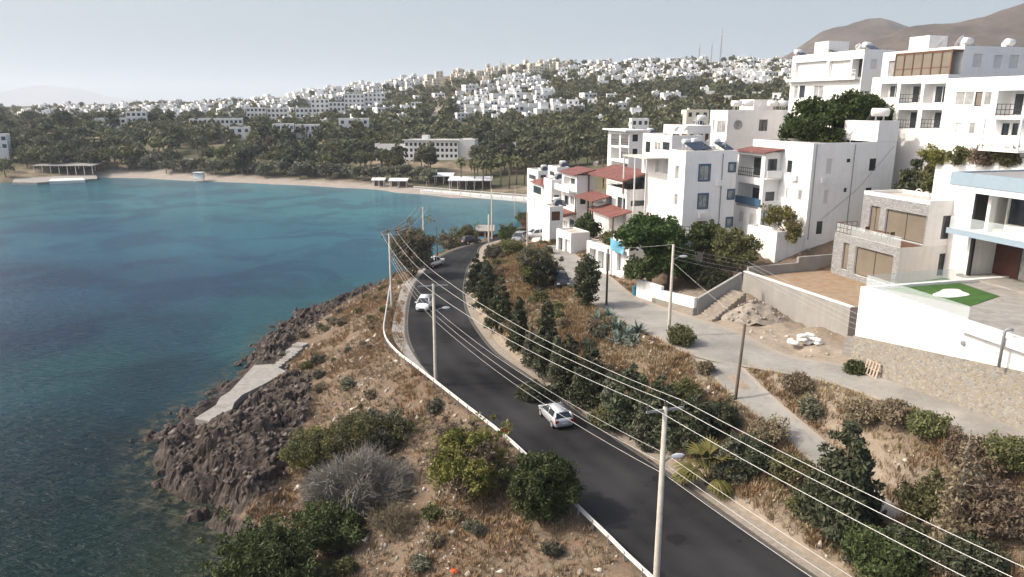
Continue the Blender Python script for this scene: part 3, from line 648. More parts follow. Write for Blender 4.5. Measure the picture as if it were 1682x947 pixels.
# ------------------------------------------------------------------ the big white house with the red balcony roof
B = Bld('apartment_house', 'tall white house with a red roof over its stacked seaward balconies', 'house', 1337, 235, 78, 19, 14.5)
La = B.b_at(1237, 232)[0]; top = B.top - .3; aT0 = B.a_at(1440, 235)[0]; aT1 = B.a_at(1473, 235)[0]
B.walls(0, aT1, 0, La, 0, top, [('R', (1428, 1439, 260, 280), 'dark'), ('R', (1391, 1398, 260, 267), 'plain'), ('R', (1357, 1367, 260, 285), 'shut'), ('R', (1386, 1392, 308, 316), 'plain'), ('R', (1353, 1361, 312, 334), 'shut'), ('R', (1422, 1432, 308, 315), 'dark'), ('R', (1341, 1351, 363, 384), 'dark'),
     ('L', (1293, 1301, 263, 283), 'dark'), ('L', (1310, 1317, 311, 329), 'white'), ('L', (1291, 1296, 309, 326), 'shut')])
bT = B.b_at(1386, 215, aT0)[0]
zT = B.a_at(1450, 203)[1]
B.walls(aT0, aT1 + .02, -.02, max(3.0, min(bT, 6)), top + .32, zT, [], name='stair_tower')
B.tank(aT0 + 1.6, 1.6, zT + .2, 1.8, .45, True, 2.6)
B.aircon('R', 1352, 295)
for px_, y0_, y1_ in ((1405, 237, 395), (1342, 237, 392)):
    a_, z_t = B.a_at(px_, y0_); _, z_b = B.a_at(px_, y1_); k = MB(); k.tube([(a_, -.06, max(.2, z_b)), (a_, -.06, z_t)], .05, 6); k.build('drain_pipe', M['grey'], B.root)
k = MB(); k.tube([(B.a_at(1348, 360)[0], -.04, B.a_at(1348, 360)[1]), (B.a_at(1408, 310)[0], -.04, B.a_at(1408, 310)[1]), (B.a_at(1468, 240)[0], -.04, B.a_at(1468, 240)[1])], .02, 5); k.build('cable', M['grey'], B.root)
B.aircon('L', 1306, 292); B.dish(5.2, .5, top + .25)
# balcony stack on the sea side
b0 = B.b_at(1254, 300, -2.1)[0]; b1 = B.b_at(1208, 300, -2.1)[0]
zr_ = B.b_at(1254, 249, -2.1)[1]; z2 = B.b_at(1254, 293, -2.1)[1]; z1 = B.b_at(1254, 343, -2.1)[1]
B.walls(-2.1, -.02, b0, b1, 0, zr_ - .05, [('L', (1213, 1250, 254, 290), 'loggia_rail', 1.7), ('L', (1211, 1247, 301, 340), 'loggia', 1.7), ('L', (1214, 1221, 347, 364), 'shut'), ('L', (1231, 1238, 351, 369), 'shut')], name='balcony_stack', par=0)
B.part('railing', 'blue', (-2.2, b0 + .2, z1 + .15, -2.12, b1 - .3, z1 + 1.0))
k = MB(); q = [(-2.5, b0 - .5, zr_ - .02), (.2, b0 - .5, zr_ + .35), (.2, b1 + .2, zr_ + .35), (-2.5, b1 + .2, zr_ - .02)]; slab(k, q, .14); k.build('canopy', M['red'], B.root)
# camera side loggia openings between the stack and the main wall
for zz, hh in ((z2, 2.0), (z1, 1.7)):
    B.part('window', 'glass', (-1.7, b0 - .02, zz + .15, -.5, b0 + .05, zz + .15 + hh)); B.part('railing', 'trim', (-2.1, b0 - .55, zz + .1, -.02, b0 - .48, zz + .9), (-2.1, b0 - .55, zz - .1, -.02, b0 - .02, zz + .02))
# walled front terrace
tb = B.b_at(1275, 400, -3.6)[0]; tb1 = B.b_at(1226, 398, -3.6)[0]; tz = B.b_at(1275, 388, -3.6)[1]
B.walls(-3.6, -2.15, tb, tb1, -1.0, tz, [], name='terrace_wall', par=.5)
B.walls(-2.12, -.05, tb, b0 - .6, -1.0, tz - .2, [], name='terrace_floor', par=0)
B.part('garden_door', 'blue', (-2.3, b0 - .75, tz + .1, -2.16, b0 - .62, tz + 2.0))
# white house with blue shutters
Cc = Bld('apartment_house', 'plain white house with blue window frames beside the green pine', 'house', 1127, 248, 82, 16, 12.5)
Lc = Cc.b_at(1099, 250)[0]; Rc = Cc.a_at(1212, 250)[0]; top = Cc.top - .15
Cc.walls(0, Rc, 0, Lc, 0, top, [('R', (1149, 1165, 271, 296), 'blue'), ('R', (1147.5, 1161.5, 319, 341.5), 'blue'), ('R', (1198, 1207, 268, 281), 'blue'), ('R', (1196, 1205, 312, 326), 'blue'), ('R', (1193.6, 1202, 358, 371.5), 'blue'), ('R', (1146, 1159, 363, 385), 'dark'),
     ('L', (1108, 1115, 271, 294), 'white'), ('L', (1107, 1113, 318, 337), 'white')], par=.15)
for i in range(3): Cc.tank(1.2 + i * 1.9, 2.2 + (i % 2) * 1.5, top + .1, 1.2, .3, True, .5)
Cc.dish(5.5, 1.0, top + .1); Cc.dish(4.6, 3.4, top + .1, .4)
Cc.walls(-.9, 1.6, -2.2, -.05, 0, 4.3, [], name='porch', par=.1); Cc.rail([(-.85, -.1), (-.85, -2.15), (1.55, -2.15), (1.55, -.1)], 4.4)
Cc.aircon('R', 1152, 353); Cc.aircon('R', 1180, 300)
a_, z_t = Cc.a_at(1188, 252); k = MB(); k.tube([(a_, -.06, .2), (a_, -.06, z_t)], .05, 6); k.build('drain_pipe', M['grey'], Cc.root)
# house with the round window
G = Bld('apartment_house', 'white flat roofed house with a round window under its roof tanks', 'house', 1196, 182, 112, 16, 18)
Lg = G.b_at(1167, 184)[0]; Rg = G.a_at(1300, 184)[0]; top = G.top
G.walls(0, Rg, 0, Lg, 0, top, [('L', (1177, 1192, 198, 218), 'white'), ('L', (1170, 1173.6, 196, 215), 'white'), ('R', (1246.6, 1260.6, 196, 214.6), 'dark')], par=.12)
ca, cz = G.a_at(1212, 204.5); rr = .68; k = MB(); k.lathe([(rr, 0), (rr, .12), (rr * .8, .12), (rr * .8, 0)], n=24); k.v = [(ca + x, -.0 - z, cz + y) for x, y, z in k.v]; rw = k.build('round_window', M['grey'], G.root)
k = MB(); k.lathe([(.01, .05), (rr * .8, .05)], n=24); k.bar((-rr * .8, 0, .07), (rr * .8, 0, .07), .07, .05); k.bar((0, -rr * .8, .07), (0, rr * .8, .07), .07, .05); k.v = [(ca + x, -z, cz + y) for x, y, z in k.v]; k.build('pane', M['curtain'], rw)
for a in (1.0, 3.0, 7.4, 9.2, 11): G.tank(a + 1.6, 2.0, top + .1, 1.6, .45, False)
G.dish(6.0, .6, top + .1); G.walls(7.0, Rg - .5, 4, 8, top + .1, top + 1.4, [], name='stair_tower')
# open balcony block
Eb = Bld('apartment_block', 'white block of open fronted balconies left of the terraced white houses', 'apartment block', 1034, 213, 118, 16, 10)
Le = Eb.b_at(999, 214)[0]; Re = Eb.a_at(1064, 214)[0]; top = Eb.top
Eb.walls(0, Re, 0, Le, 0, top - .25, [('L', (1003.6, 1017, 219.5, 238.5), 'loggia_rail', 2.0), ('L', (1019.5, 1032.5, 219.5, 238.5), 'loggia_rail', 2.0), ('L', (1003.6, 1017, 242, 260.5), 'loggia', 2.0), ('L', (1019.5, 1032.5, 242, 260.5), 'loggia_rail', 2.0), ('L', (1004, 1032, 266, 280), 'loggia', 2.0),
     ('R', (1039, 1048, 220.5, 232), 'dark'), ('R', (1039, 1047, 244, 258), 'dark')], par=0)
Eb.part('roof', 'trim', (-.9, -.5, top - .24, Re + .1, Le + .3, top - .02)); Eb.dish(2, 4, top - .05)
# terraced white houses
Fb = Bld('terraced_house', 'white house with a brown door and wide windows on an upper terrace', 'house', 1131, 206, 100, 16, 14)
Lf = Fb.b_at(1090, 208)[0]; Rf = Fb.a_at(1168, 208)[0]; top = Fb.top
Fb.walls(0, Rf, 0, Lf, 0, top - .3, [('R', (1133, 1155, 219.5, 233.5), 'dark'), ('R', (1158, 1164, 219, 234), 'brown'), ('L', (1093, 1102, 219, 240), 'white'), ('L', (1104, 1116, 219, 240), 'dark'), ('L', (1118.7, 1130, 219, 242), 'brown')])
zf = Fb.b_at(1110, 243)[1]
Fb.part('terrace', 'white', (-3.0, -1.6, 0, -.02, Lf, zf), (-3.0, -1.6, zf + .002, -2.85, Lf, zf + .5), (-2.84, -1.6, zf + .002, Rf, -1.45, zf + .5), (-.018, -1.598, 0, Rf, -.02, zf)); Fb.dish(2.2, 2.0, top); Fb.tank(3.6, 3.0, top, 1.2, .35, False)
Ff = Bld('terraced_house', 'white stepped house with a shaded pergola terrace below the brown door house', 'house', 1104, 226, 97, 16, 12)
Ln = Ff.b_at(1056, 228)[0]; top = Ff.top
Ff.walls(0, 4.5, 0, Ln, 0, top, [('L', (1060, 1068, 232, 250), 'dark'), ('L', (1074, 1085, 233, 246), 'white'), ('L', (1088, 1100, 233, 246), 'dark'), ('L', (1076, 1088, 262, 285), 'loggia', 1.2), ('L', (1089, 1101, 262, 285), 'loggia', 1.2), ('R', (1106, 1116, 262, 278), 'dark')])
zp = Ff.b_at(1080, 258)[1]; Ff.part('canopy', 'cream', (-3.2, .6, zp, -.02, Ln - .4, zp + .14)); Ff.part('post', 'trim', (-3.1, .8, 0, -2.95, .95, zp)); Ff.part('post', 'trim', (-3.1, Ln / 2, 0, -2.95, Ln / 2 + .15, zp)); Ff.part('post', 'trim', (-3.1, Ln - .7, 0, -2.95, Ln - .55, zp)); Ff.dish(1.2, 1, top + .25); Ff.dish(3.2, 2, top + .25)
# row at the foot of the street: red roofs
D2 = Bld('terraced_house', 'narrow white house with a small red top roof and two balcony floors', 'house', 948, 288, 115, 16, 9.2)
Ld = D2.b_at(923, 290)[0]; Rd = D2.a_at(976, 290)[0]; top = D2.top
D2.walls(0, Rd, 0, Ld, 0, top, [('L', (926, 945, 291, 304), 'loggia', 1.0), ('L', (927, 934, 321, 336), 'dark'), ('L', (936, 943, 321, 336), 'white'), ('L', (925, 932, 362, 380), 'white'), ('L', (935, 943, 360, 380), 'dark'), ('R', (953, 962, 322, 335), 'dark')], par=0)
k = MB(); slab(k, [(-.6, -.5, top + .15), (Rd, -.5, top + .9), (Rd, Ld, top + .9), (-.6, Ld, top + .15)], .15); k.build('roof', M['red'], D2.root); D2.dish(3.4, .6, top + .9, .55)
zz = D2.b_at(935, 347)[1]; k = MB(); slab(k, [(-2.2, -.3, zz - .3), (-.02, -.3, zz + .2), (-.02, Ld, zz + .2), (-2.2, Ld, zz - .3)], .1); k.build('canopy', M['red'], D2.root)
zz = D2.b_at(935, 311)[1]; D2.part('balcony', 'white', (-1.3, .1, zz - .2, -.02, Ld - .1, zz - .02), (-1.3, .1, zz - .018, -1.18, Ld - .1, zz + .8)); D2.part('entrance_block', 'white', (-2.6, .3, 0, -.03, Ld - .8, zz - 6.2))
D3 = Bld('terraced_house', 'white house with a big red pergola roof over its open top terrace', 'house', 1030, 312, 103, 16, 10)
L3 = D3.b_at(996, 313)[0]; R3 = D3.a_at(1067, 313)[0]; top = D3.top
D3.walls(0, R3, 0, L3, 0, top - .5, [('L', (999.5, 1012, 324, 344), 'white'), ('L', (1014, 1027, 324, 344), 'dark'), ('R', (1036, 1062, 329, 338), 'dark')], par=.55)
zp = D3.b_at(1030, 298, -.6)[1]; L4 = D3.b_at(965, 300, -.6)[0]
k = MB(); slab(k, [(-.9, -.4, zp), (R3 + .3, -.4, zp + 1.2), (R3 + .3, L4, zp + 1.2), (-.9, L4, zp)], .2); k.build('roof', M['red'], D3.root)
for bb in (.1, L3, L4 - .4): D3.part('post', 'brown', (-.6, bb, 0 if bb > L3 + 1 else top - .5, -.42, bb + .18, zp - .1))
D3.part('penthouse_glazing', 'glass', (2.6, .5, top - .45, R3 - .3, L3 - .3, zp + .3)); D3.rail([(.1, .1), (.1, L3 - .1)], top + .02, .6)
for x0, x1, y0 in ((950, 980, 328), (974, 1014, 354)):
    c0, zz = D3.b_at(x1, y0, -2.4); c1, _ = D3.b_at(x0, y0, -2.4); k = MB(); slab(k, [(-3.2, c0, zz - .2), (-.02, c0, zz + .5), (-.02, c1, zz + .5), (-3.2, c1, zz - .2)], .12); k.build('canopy', M['red'], D3.root)
    for c in (c0 + .2, c1 - .2): D3.part('post', 'brown', (-3.0, c - .08, max(0, zz - 3.2), -2.84, c + .08, zz - .2))
D3.walls(-.01, R3 - 1, L3 + .03, L4 + 1, 0, top - 3.6, [('L', (966, 990, 336, 346), 'loggia_rail', 1.2)], name='wing', par=.4)
D4 = Bld('terraced_house', 'white house front with a blue banner hung from its balcony', 'house', 1096, 290, 98, 16, 11)
L6 = D4.b_at(1066, 292)[0]; D4.walls(0, 5, 0, L6, 0, D4.top, [('L', (1070, 1092, 283, 296), 'loggia', 1.2), ('L', (1069, 1078, 316, 330), 'dark'), ('L', (1082, 1093, 316, 332), 'white')], par=.4)
q = D4.rect('L', 1066, 1089, 299, 311); D4.part('banner', 'banner', (-.09, q[0], q[2], -.04, q[1], q[3]))
D1 = Bld('small_house', 'little white house with a red tiled roof and glazed corner by the beach end', 'house', 891, 304, 126, 16, 4.5)
L1 = D1.b_at(874, 306)[0]; R1 = D1.a_at(905, 306)[0]; top = D1.top
D1.walls(0, R1, 0, L1, 0, top, [('L', (876, 889, 306, 318), 'dark'), ('R', (893, 903, 306, 318), 'dark'), ('L', (877, 884, 326, 345), 'shut')], par=0)
k = MB(); c_ = (R1 / 2, L1 / 2, top + 1.0); e = [(-.5, -.5, top + .05), (R1 + .4, -.5, top + .05), (R1 + .4, L1 + .4, top + .05), (-.5, L1 + .4, top + .05)]; k.add(e + [c_], [(0, 1, 4), (1, 2, 4), (2, 3, 4), (3, 0, 4), (3, 2, 1, 0)]); k.build('roof', M['red'], D1.root)
for nm, lb, px, py, y, pl, pr, zb, ops in [
    ('small_house', 'plain white house wall between the red tiled cottage and the narrow house', 906, 298, 122, 893, 925, 6, [('R', (910, 918, 320, 333), 'dark')]),
    ('small_house', 'low white annex with a dark window strip in front of the plain white wall', 903, 342, 112, 891, 925, 7, [('R', (906, 920, 347, 362), 'brown')]),
    ('small_house', 'white cube with roof clutter behind the red tiled cottage', 884, 283, 150, 866, 905, 3, [('L', (869, 880, 287, 294), 'dark'), ('R', (888, 897, 287, 294), 'dark')]),
    ('small_house', 'white stepped cube beyond the narrow red topped house', 915, 277, 140, 900, 935, 4, [('L', (903, 911, 281, 288), 'dark')]),
    ('small_house', 'pale house behind the open balcony block roof', 1062, 223, 135, 1052, 1092, 12, []),
    ('small_house', 'white wall house with shutters behind the terraced houses', 1140, 208, 125, 1115, 1168, 14, [('R', (1144, 1156, 214, 222), 'dark')])]:
    q = Bld(nm, lb, 'house', px, py, y, 16, zb); q.walls(0, q.a_at(pr, py)[0], 0, min(q.b_at(pl, py)[0], 12), 0, q.top, ops); q.dish(1.2, 1.2, q.top); q.tank(2.2, 3.0, q.top, 1.2, .3, True)
# garages facing the street
Ga = Bld('garage', 'white garage row with a planted roof on the street side', 'garage', 1004, 408, 86, 30, 10.8)
Lz = Ga.b_at(964, 395)[0]; Ga.walls(0, 4.5, 0, Lz, 0, Ga.top, [('L', (968, 979, 408, 436), 'garage', .8), ('L', (982, 992, 412, 442), 'garage', .8), ('L', (995, 1002, 416, 446), 'void', .8)], par=.2)
Gb = Bld('garage', 'white gate house with a flapping blue banner beside the garage row', 'garage', 1034, 392, 83, 30, 11.0)
Gb.walls(0, 3.6, 0, Gb.b_at(1007, 388)[0], 0, Gb.top, [('L', (1013, 1030, 412, 446), 'garage', .5)], par=.1)
q = Gb.rect('L', 1008, 1027, 391, 411); k = MB(); n = 8; V = []
for i in range(n + 1):
    for j in range(n + 1): u, v = i / n, j / n; V.append((-.5 - .35 * math.sin(u * 4 + v * 2) * (u), q[1] - (q[1] - q[0]) * u, q[3] - (q[3] - q[2]) * v - .35 * u))
k.add(V, [(i * (n + 1) + j, (i + 1) * (n + 1) + j, (i + 1) * (n + 1) + j + 1, i * (n + 1) + j + 1) for i in range(n) for j in range(n)]); k.build('banner', M['banner'], Gb.root, True)
Gc = Bld('gate_house', 'white gate house with barred openings at the low end of the street', 'gate house', 938, 385, 101, 24, 9.8); Gc.walls(0, 3, 0, Gc.b_at(914, 378)[0], 0, Gc.top, [('L', (917, 924, 390, 412), 'void', .6), ('L', (927, 936, 393, 418), 'garage', .4)], par=.2)

# ------------------------------------------------------------------ upper apartment blocks
H1 = Bld('apartment_block', 'long white apartment block with pulled down awnings on its top balcony', 'apartment block', 1420, 85, 100, 16, 20)
Lh = H1.b_at(1302, 95)[0]; Rh = H1.a_at(1470, 88)[0]; top = H1.top
H1.walls(0, Rh, 0, Lh, 0, top, [('L', (1306, 1357, 101, 128), 'blind', .5), ('L', (1361, 1396, 99, 127), 'blind', .5), ('L', (1399, 1417, 96, 127), 'void', 1.2), ('L', (1304, 1310, 140, 162), 'white'), ('L', (1313, 1322, 140, 160), 'dark'), ('L', (1336, 1352, 140, 162), 'white'), ('L', (1304, 1312, 175, 190), 'white'), ('L', (1316, 1326, 175, 190), 'dark'), ('R', (1430, 1440, 97, 113), 'shut')], par=.35)
zz = H1.b_at(1360, 128)[1]; H1.part('balcony_slab', 'white', (-.8, .3, zz - .35, -.02, Lh, zz - .02)); H1.rail([(-.75, .4), (-.75, Lh - .1)], zz, .9, 'trim'); H1.dish(1.5, 3, top + .2)
for i in range(5): H1.tank(2.5 + (i % 2) * 2, 2.5 + i * 3.6, top + .1, 1.5, .38, i % 2 == 0, .3)
H1.walls(1.5, 5, 9, 12, top + .1, top + 1.8, [], name='stair_tower')
H2 = Bld('apartment_block', 'white apartment block with a brown glazed balcony on its top floor', 'apartment block', 1584, 80, 84, 16, 20)
L2 = H2.b_at(1452, 80)[0]; top = H2.top
H2.walls(0, 14, 0, L2, 0, top, [('L', (1459, 1479, 99, 126), 'white', .3), ('R', (1598, 1614, 88, 110), 'shut'), ('R', (1632, 1646, 90, 112), 'shut'), ('R', (1658, 1674, 90, 112), 'shut')], par=.35)
q = H2.rect('L', 1486, 1580, 88, 126); mb = MB()
mb.box(-1.5, q[0], q[3], -.02, q[1], q[3] + .22); mb.box(-1.5, q[0], q[2], -.02, q[1], q[2] + .12)
for c in np.linspace(q[0], q[1] - .14, 7): mb.box(-1.5, c, q[2] + .12, -1.36, c + .14, q[3])
mb.box(-1.46, q[0] + .14, q[2] + .9, -1.40, q[1] - .14, q[2] + 1.0); fr = mb.build('glazed_balcony', M['brown'], H2.root)
k = MB(); k.box(-1.43, q[0] + .1, q[2] + .12, -1.40, q[1] - .1, q[3]); k.build('pane', M['tan_glass'], fr)
for i in range(4): H2.tank(3 + i * 3.1, 2.6 + (i % 2) * 3, top + .1, 1.5, .38, i % 2 == 1, .3)
H2.dish(1.0, 4.0, top + .2, .75); H2.dish(1.2, 1.8, top + .2, .7); H2.walls(1.5, 4.2, 6.5, 9.5, top + .1, top + 1.7, [], name='stair_tower')
H2b = Bld('apartment_block', 'white lower apartment block of glazed balconies under the brown balcony', 'apartment block', 1557, 128, 80, 16, 18)
L7 = H2b.b_at(1433, 130)[0]; H2b.walls(0, 4.2, 0, L7, 0, H2b.top, [('L', (1447, 1473, 137, 160), 'loggia', 1.0), ('L', (1478, 1512, 137, 169), 'loggia_rail', 1.4), ('L', (1517, 1552, 137, 169), 'loggia', 1.2), ('L', (1474, 1506, 180, 211), 'loggia_rail', 1.4), ('L', (1513, 1549, 180, 211), 'loggia_rail', 1.4), ('L', (1440, 1466, 180, 211), 'loggia', 1.2)], par=.4)
H3 = Bld('apartment_block', 'sunlit white apartment block with wide balconies above the hedge', 'apartment block', 1740, 128, 59, 16, 13)
L8 = H3.b_at(1557, 130)[0]
H3.walls(0, 9, 0, L8, 0, H3.top, [('L', (1568, 1599, 150, 173), 'white'), ('L', (1601, 1613, 150, 174), 'tan'), ('L', (1615, 1628, 150, 173), 'white'), ('L', (1637, 1682, 148, 190), 'loggia_rail', 1.5), ('L', (1569, 1579, 201, 219), 'shut'), ('L', (1590, 1601, 201, 220), 'white'), ('L', (1645, 1657, 202, 222), 'dark'), ('L', (1662, 1672, 202, 222), 'dark')], par=.3)
z3 = H3.b_at(1640, 243)[1]; z4 = H3.b_at(1640, 191)[1]; q0 = H3.b_at(1676, 240, -1.2)[0]; q1 = H3.b_at(1610, 240, -1.2)[0]
H3.part('balcony', 'trim', (-1.4, q0, z3 - .2, -.02, q1, z3)); H3.rail([(-.1, q1), (-1.35, q1), (-1.35, q0), (-.1, q0)], z3, 1.0, 'trim'); H3.part('balcony_slab', 'trim', (-1.4, q0, z4 - .2, -.02, q1, z4))
for c in (q0 + .1, q1 - .2): H3.part('post', 'trim', (-1.35, c, z3 + .002, -1.23, c + .12, z4 - .2))

# ------------------------------------------------------------------ grey stone house and its yard
N = Bld('villa', 'two storey grey stone clad villa with a deck over its lower floor', 'house', 1479, 407, 65.2, 15, 13.2)
Ln = N.b_at(1371, 384)[0]; top = N.top; Rn = N.a_at(1592, 360)[0]
N.walls(0, Rn, 0, Ln, 0, top, [('L', (1383, 1393, 398, 443), 'tan', .25), ('L', (1402, 1466, 411, 460), 'tan', .3), ('R', (1541, 1557, 416, 452), 'dark'), ('R', (1572, 1578, 415, 448), 'dark')], par=0, matL='cladding', mat_='offwhite')
zu = N.a_at(1528, 336)[1]; Lu = N.b_at(1419, 320, 2.6)[0]
N.walls(2.6, Rn, .01, Lu, top + .005, zu, [('L', (1427, 1444, 338, 381), 'tan', .25), ('L', (1452, 1520, 348, 395), 'tan', .3), ('R', (1547, 1563, 354, 392), 'dark')], par=.35, matL='cladding', name='upper_wall')
N.glassrail([(.08, .1), (.08, Ln - .1), (2.5, Ln - .1)], top + .01, .95); N.rail([(.08, Ln - 2.2), (.08, Ln - .1), (2.5, Ln - .1)], top + .012, 1.0, 'brown')
N.part('deck_floor', 'brown', (.15, .12, top + .006, 2.58, Ln - .15, top + .03))
for i, (a, b) in enumerate(((5.0, 3.0), (6.2, 5.2))):
    k = MB(); k.tube([(a + .5 * math.cos(t), b, zu + .05 + max(0, .7 * math.sin(t))) for t in np.linspace(0, math.pi, 9)], .07, 8); k.build('vent_pipe', M['tank'], N.root, True)
table = thing('deck_table', 'brown wooden table standing on the deck of the grey stone villa', 'table', N.W(1.3, 4.2, top + .03), N.th)
k = MB(); k.box(-.45, -.8, .68, .45, .8, .74); k.build('tabletop', M['brown'], table)
for x in (-.38, .38):
    for y in (-.72, .72): k = MB(); k.box(x - .03, y - .03, 0, x + .03, y + .03, .68); k.build('leg', M['brown'], table)
for i, (b, lb) in enumerate(((2.8, 'brown chair at the near end of the deck table'), (5.6, 'brown chair at the far end of the deck table'))):
    ch = thing('deck_chair', lb, 'chair', N.W(1.3, b, top + .03), N.th + (0 if i else math.pi), 'chairs on the villa deck')
    k = MB(); k.box(-.25, -.25, .42, .25, .25, .47); k.build('seat', M['brown'], ch); k = MB(); k.box(-.25, .22, .47, .25, .27, .95); k.build('backrest', M['brown'], ch)
    for x in (-.22, .22):
        for y in (-.22, .22): k = MB(); k.box(x - .02, y - .02, 0, x + .02, y + .02, .42); k.build('leg', M['brown'], ch)
# concrete yard wall
M['yard'] = simple('yard_soil_mat', (0.30, 0.225, 0.15), 0.95, 0.2, 1.2, 0.5, 14, stain=((0.30, 0.17, 0.10), 0.8, 0.5))
CW = Bld('yard_wall', 'long bare concrete retaining wall around the brown dirt yard', 'wall', 1397, 505, 58.6, 19.6, 10.8)
Lw = CW.b_at(1222, 440)[0]; tw = CW.top; k = MB()
k.box(0, 0, 0, .35, Lw, tw); k.box(.352, 0, 0, 4.2, .3, tw - .02); k.box(.352, Lw - .3, 0, 11.5, Lw, tw + .5); k.box(6.5, Lw - .298, tw + .5, 11.5, Lw - .002, tw + 1.1); k.build('wall', M['concrete'], CW.root)
k = MB(); k.box(-.06, -.06, tw + .003, .41, Lw + .02, tw + .09); k.build('coping', M['offwhite'], CW.root)
yp = [CW.W(.36, .31, 0), CW.W(9.5, .31, 0), CW.W(11.5, Lw - .32, 0), CW.W(.36, Lw - .32, 0)]
k = MB(); k.prism([(p.x, p.y) for p in yp], 11.0, CW.zb + tw - .45); tag(k.build('yard_ground', M['yard']), kind='structure')
# steps between garden and yard wall
def steps(name, label, p0, p1, n, width, mat_):
    t_ = thing(name, label, 'steps', p0); d = p1 - p0; L = math.hypot(d.x, d.y); f = Vector((d.x / L, d.y / L)); g = Vector((-f.y, f.x)); k = MB()
    for i in range(n):
        a, b = f * (L * i / n), f * L; w_ = g * width / 2 * random.uniform(.95, 1.05); h = d.z * (i + 1) / n
        k.prism([a - w_, b - w_, b + w_, a + w_], -1.2, h)
    k.build('treads', mat_, t_); return t_
steps('stone_steps', 'flight of rough stone steps climbing beside the concrete yard wall', P(1158, 524, 11.5), P(1214, 478, 13.6), 11, 1.8, M['gravel'])
steps('concrete_steps', 'short concrete steps between the yard wall and the white retaining wall', P(1396, 585, 11.9), P(1404, 553, 13.2), 5, 1.3, M['pavement'])
gw = thing('garden_wall', 'whitewashed garden wall with a stone foot under the green pine', 'wall', P(1047, 487, 11.2))
A_, B_, C_ = P(1047, 487, 11.2), P(1141, 518, 11.4), P(1216, 470, 13.8)
k = MB(); o = A_.copy()
def wallseg(k, p, q, h0, h1, t_, base=-.6):
    d = (q - p); d.z = 0; d.normalize(); g = Vector((-d.y, d.x, 0)) * t_ / 2; p, q = p - o, q - o
    k.add([p - g + Vector((0, 0, base)), p + g + Vector((0, 0, base)), q + g + Vector((0, 0, base)), q - g + Vector((0, 0, base)), p - g + Vector((0, 0, h0)), p + g + Vector((0, 0, h0)), q + g + Vector((0, 0, h1)), q - g + Vector((0, 0, h1))],
          [(0, 1, 2, 3), (7, 6, 5, 4), (0, 4, 5, 1), (1, 5, 6, 2), (2, 6, 7, 3), (3, 7, 4, 0)])
wallseg(k, A_, A_.lerp(B_, .45), 2.0, 1.9, .35); wallseg(k, A_.lerp(B_, .452), B_, 1.5, 1.75, .35); k.build('wall', M['white'], gw)
k = MB(); wallseg(k, A_.lerp(B_, .3), B_, .5, .75, .5); k.build('stone_foot', M['rubble'], gw)
k = MB(); wallseg(k, B_ + Vector((0.2, .1, 0)), C_, 1.7, 1.4, .3); k.build('stair_wall', M['concrete'], gw)
# stone terrace under the big white house
k = MB(); p = [B.W(-3.9, tb - .3, 0), B.W(-.2, tb - .3, 0), B.W(-.2, tb1 + .4, 0), B.W(-3.9, tb1 + .4, 0)]
k.prism([(v.x, v.y) for v in p], 11.5, B.zb - .15); tag(k.build('stone_terrace_wall', M['drystone']), 'dry stone wall below the white terrace of the tall house', 'wall')

# ------------------------------------------------------------------ modern villa on the high white wall
RW = Bld('retaining_wall', 'high white wall on a rubble stone base carrying the modern villa terrace', 'wall', 1414, 470, 51.9, 15, 11.0)
tz = RW.top; z0, z1 = 14.25 - 11.0, 17.0 - 11.0; k = MB()
k.add([(0, -26, z1 + 1.2), (0, 0, z0), (0, 0, tz), (0, -26, tz), (.5, -26, z1 + 1.2), (.5, 0, z0), (.5, 0, tz), (.5, -26, tz)], [(3, 2, 1, 0), (4, 5, 6, 7), (1, 2, 6, 5), (2, 3, 7, 6), (0, 1, 5, 4), (3, 0, 4, 7)]); k.box(.502, -.4, 0, 16, 0, tz - .003); k.build('wall', M['white'], RW.root)
k = MB(); k.add([(-.1, -26, 0), (-.1, .05, 0), (-.1, .05, z0), (-.1, -26, z1 + 1.2), (.52, -26, 0), (.52, .05, 0), (.52, .05, z0), (.52, -26, z1 + 1.2)], [(3, 2, 1, 0), (4, 5, 6, 7), (1, 2, 6, 5), (2, 3, 7, 6), (0, 1, 5, 4), (3, 0, 4, 7)]); k.build('stone_base', M['rubble'], RW.root)
c0 = RW.b_at(1587, 512)[0]; k = MB(); k.box(-.45, -26, tz - .55, -.003, c0, tz - .12); k.build('ledge', M['white'], RW.root)
cb = RW.b_at(1660, 560)[0]; k = MB(); k.tube([(-.55, cb, z1 - .8), (-.55, cb, tz + .35), (-.5, cb - .12, tz + .5), (-.3, cb - .3, tz + .5)], .09, 8); k.build('drain_pipe', M['grey'], RW.root, True)
k = MB(); cz, zz = RW.b_at(1583, 563); k.lathe([(.02, 0), (.16, 0), (.16, .1), (.02, .12)], n=12); k.v = [(-z, cz + x, zz + y) for x, y, z in k.v]; k.build('wall_lamp', M['grey'], RW.root)
RW.glassrail([(.25, c0), (.25, -.25), (9.0, -.25)], tz + .003, .9)
tp_ = [RW.W(.51, -26, 0), RW.W(22, -26, 0), RW.W(22, -.41, 0), RW.W(.51, -.41, 0)]
k = MB(); k.prism([(p.x, p.y) for p in tp_], 13, 17.8); tag(k.build('terrace_ground', M['pavement']), kind='structure')
M['lawn'] = simple('artificial_lawn_mat', (0.045, 0.115, 0.018), 0.9, 0.25, 1.0, 0.6, 60); M['pebble'] = simple('white_pebble_mat', (0.72, 0.70, 0.66), 0.9, 0.2, 8, 0.6, 30)
zg = 17.83; k = MB(); q = [P(*a, zg) for a in [(1438, 470), (1552, 456), (1642, 486), (1592, 503)]]; k.prism([(p.x, p.y) for p in q], 17.805, zg); tag(k.build('artificial_lawn', M['lawn']), 'bright green artificial lawn laid on the modern villa terrace', 'lawn')
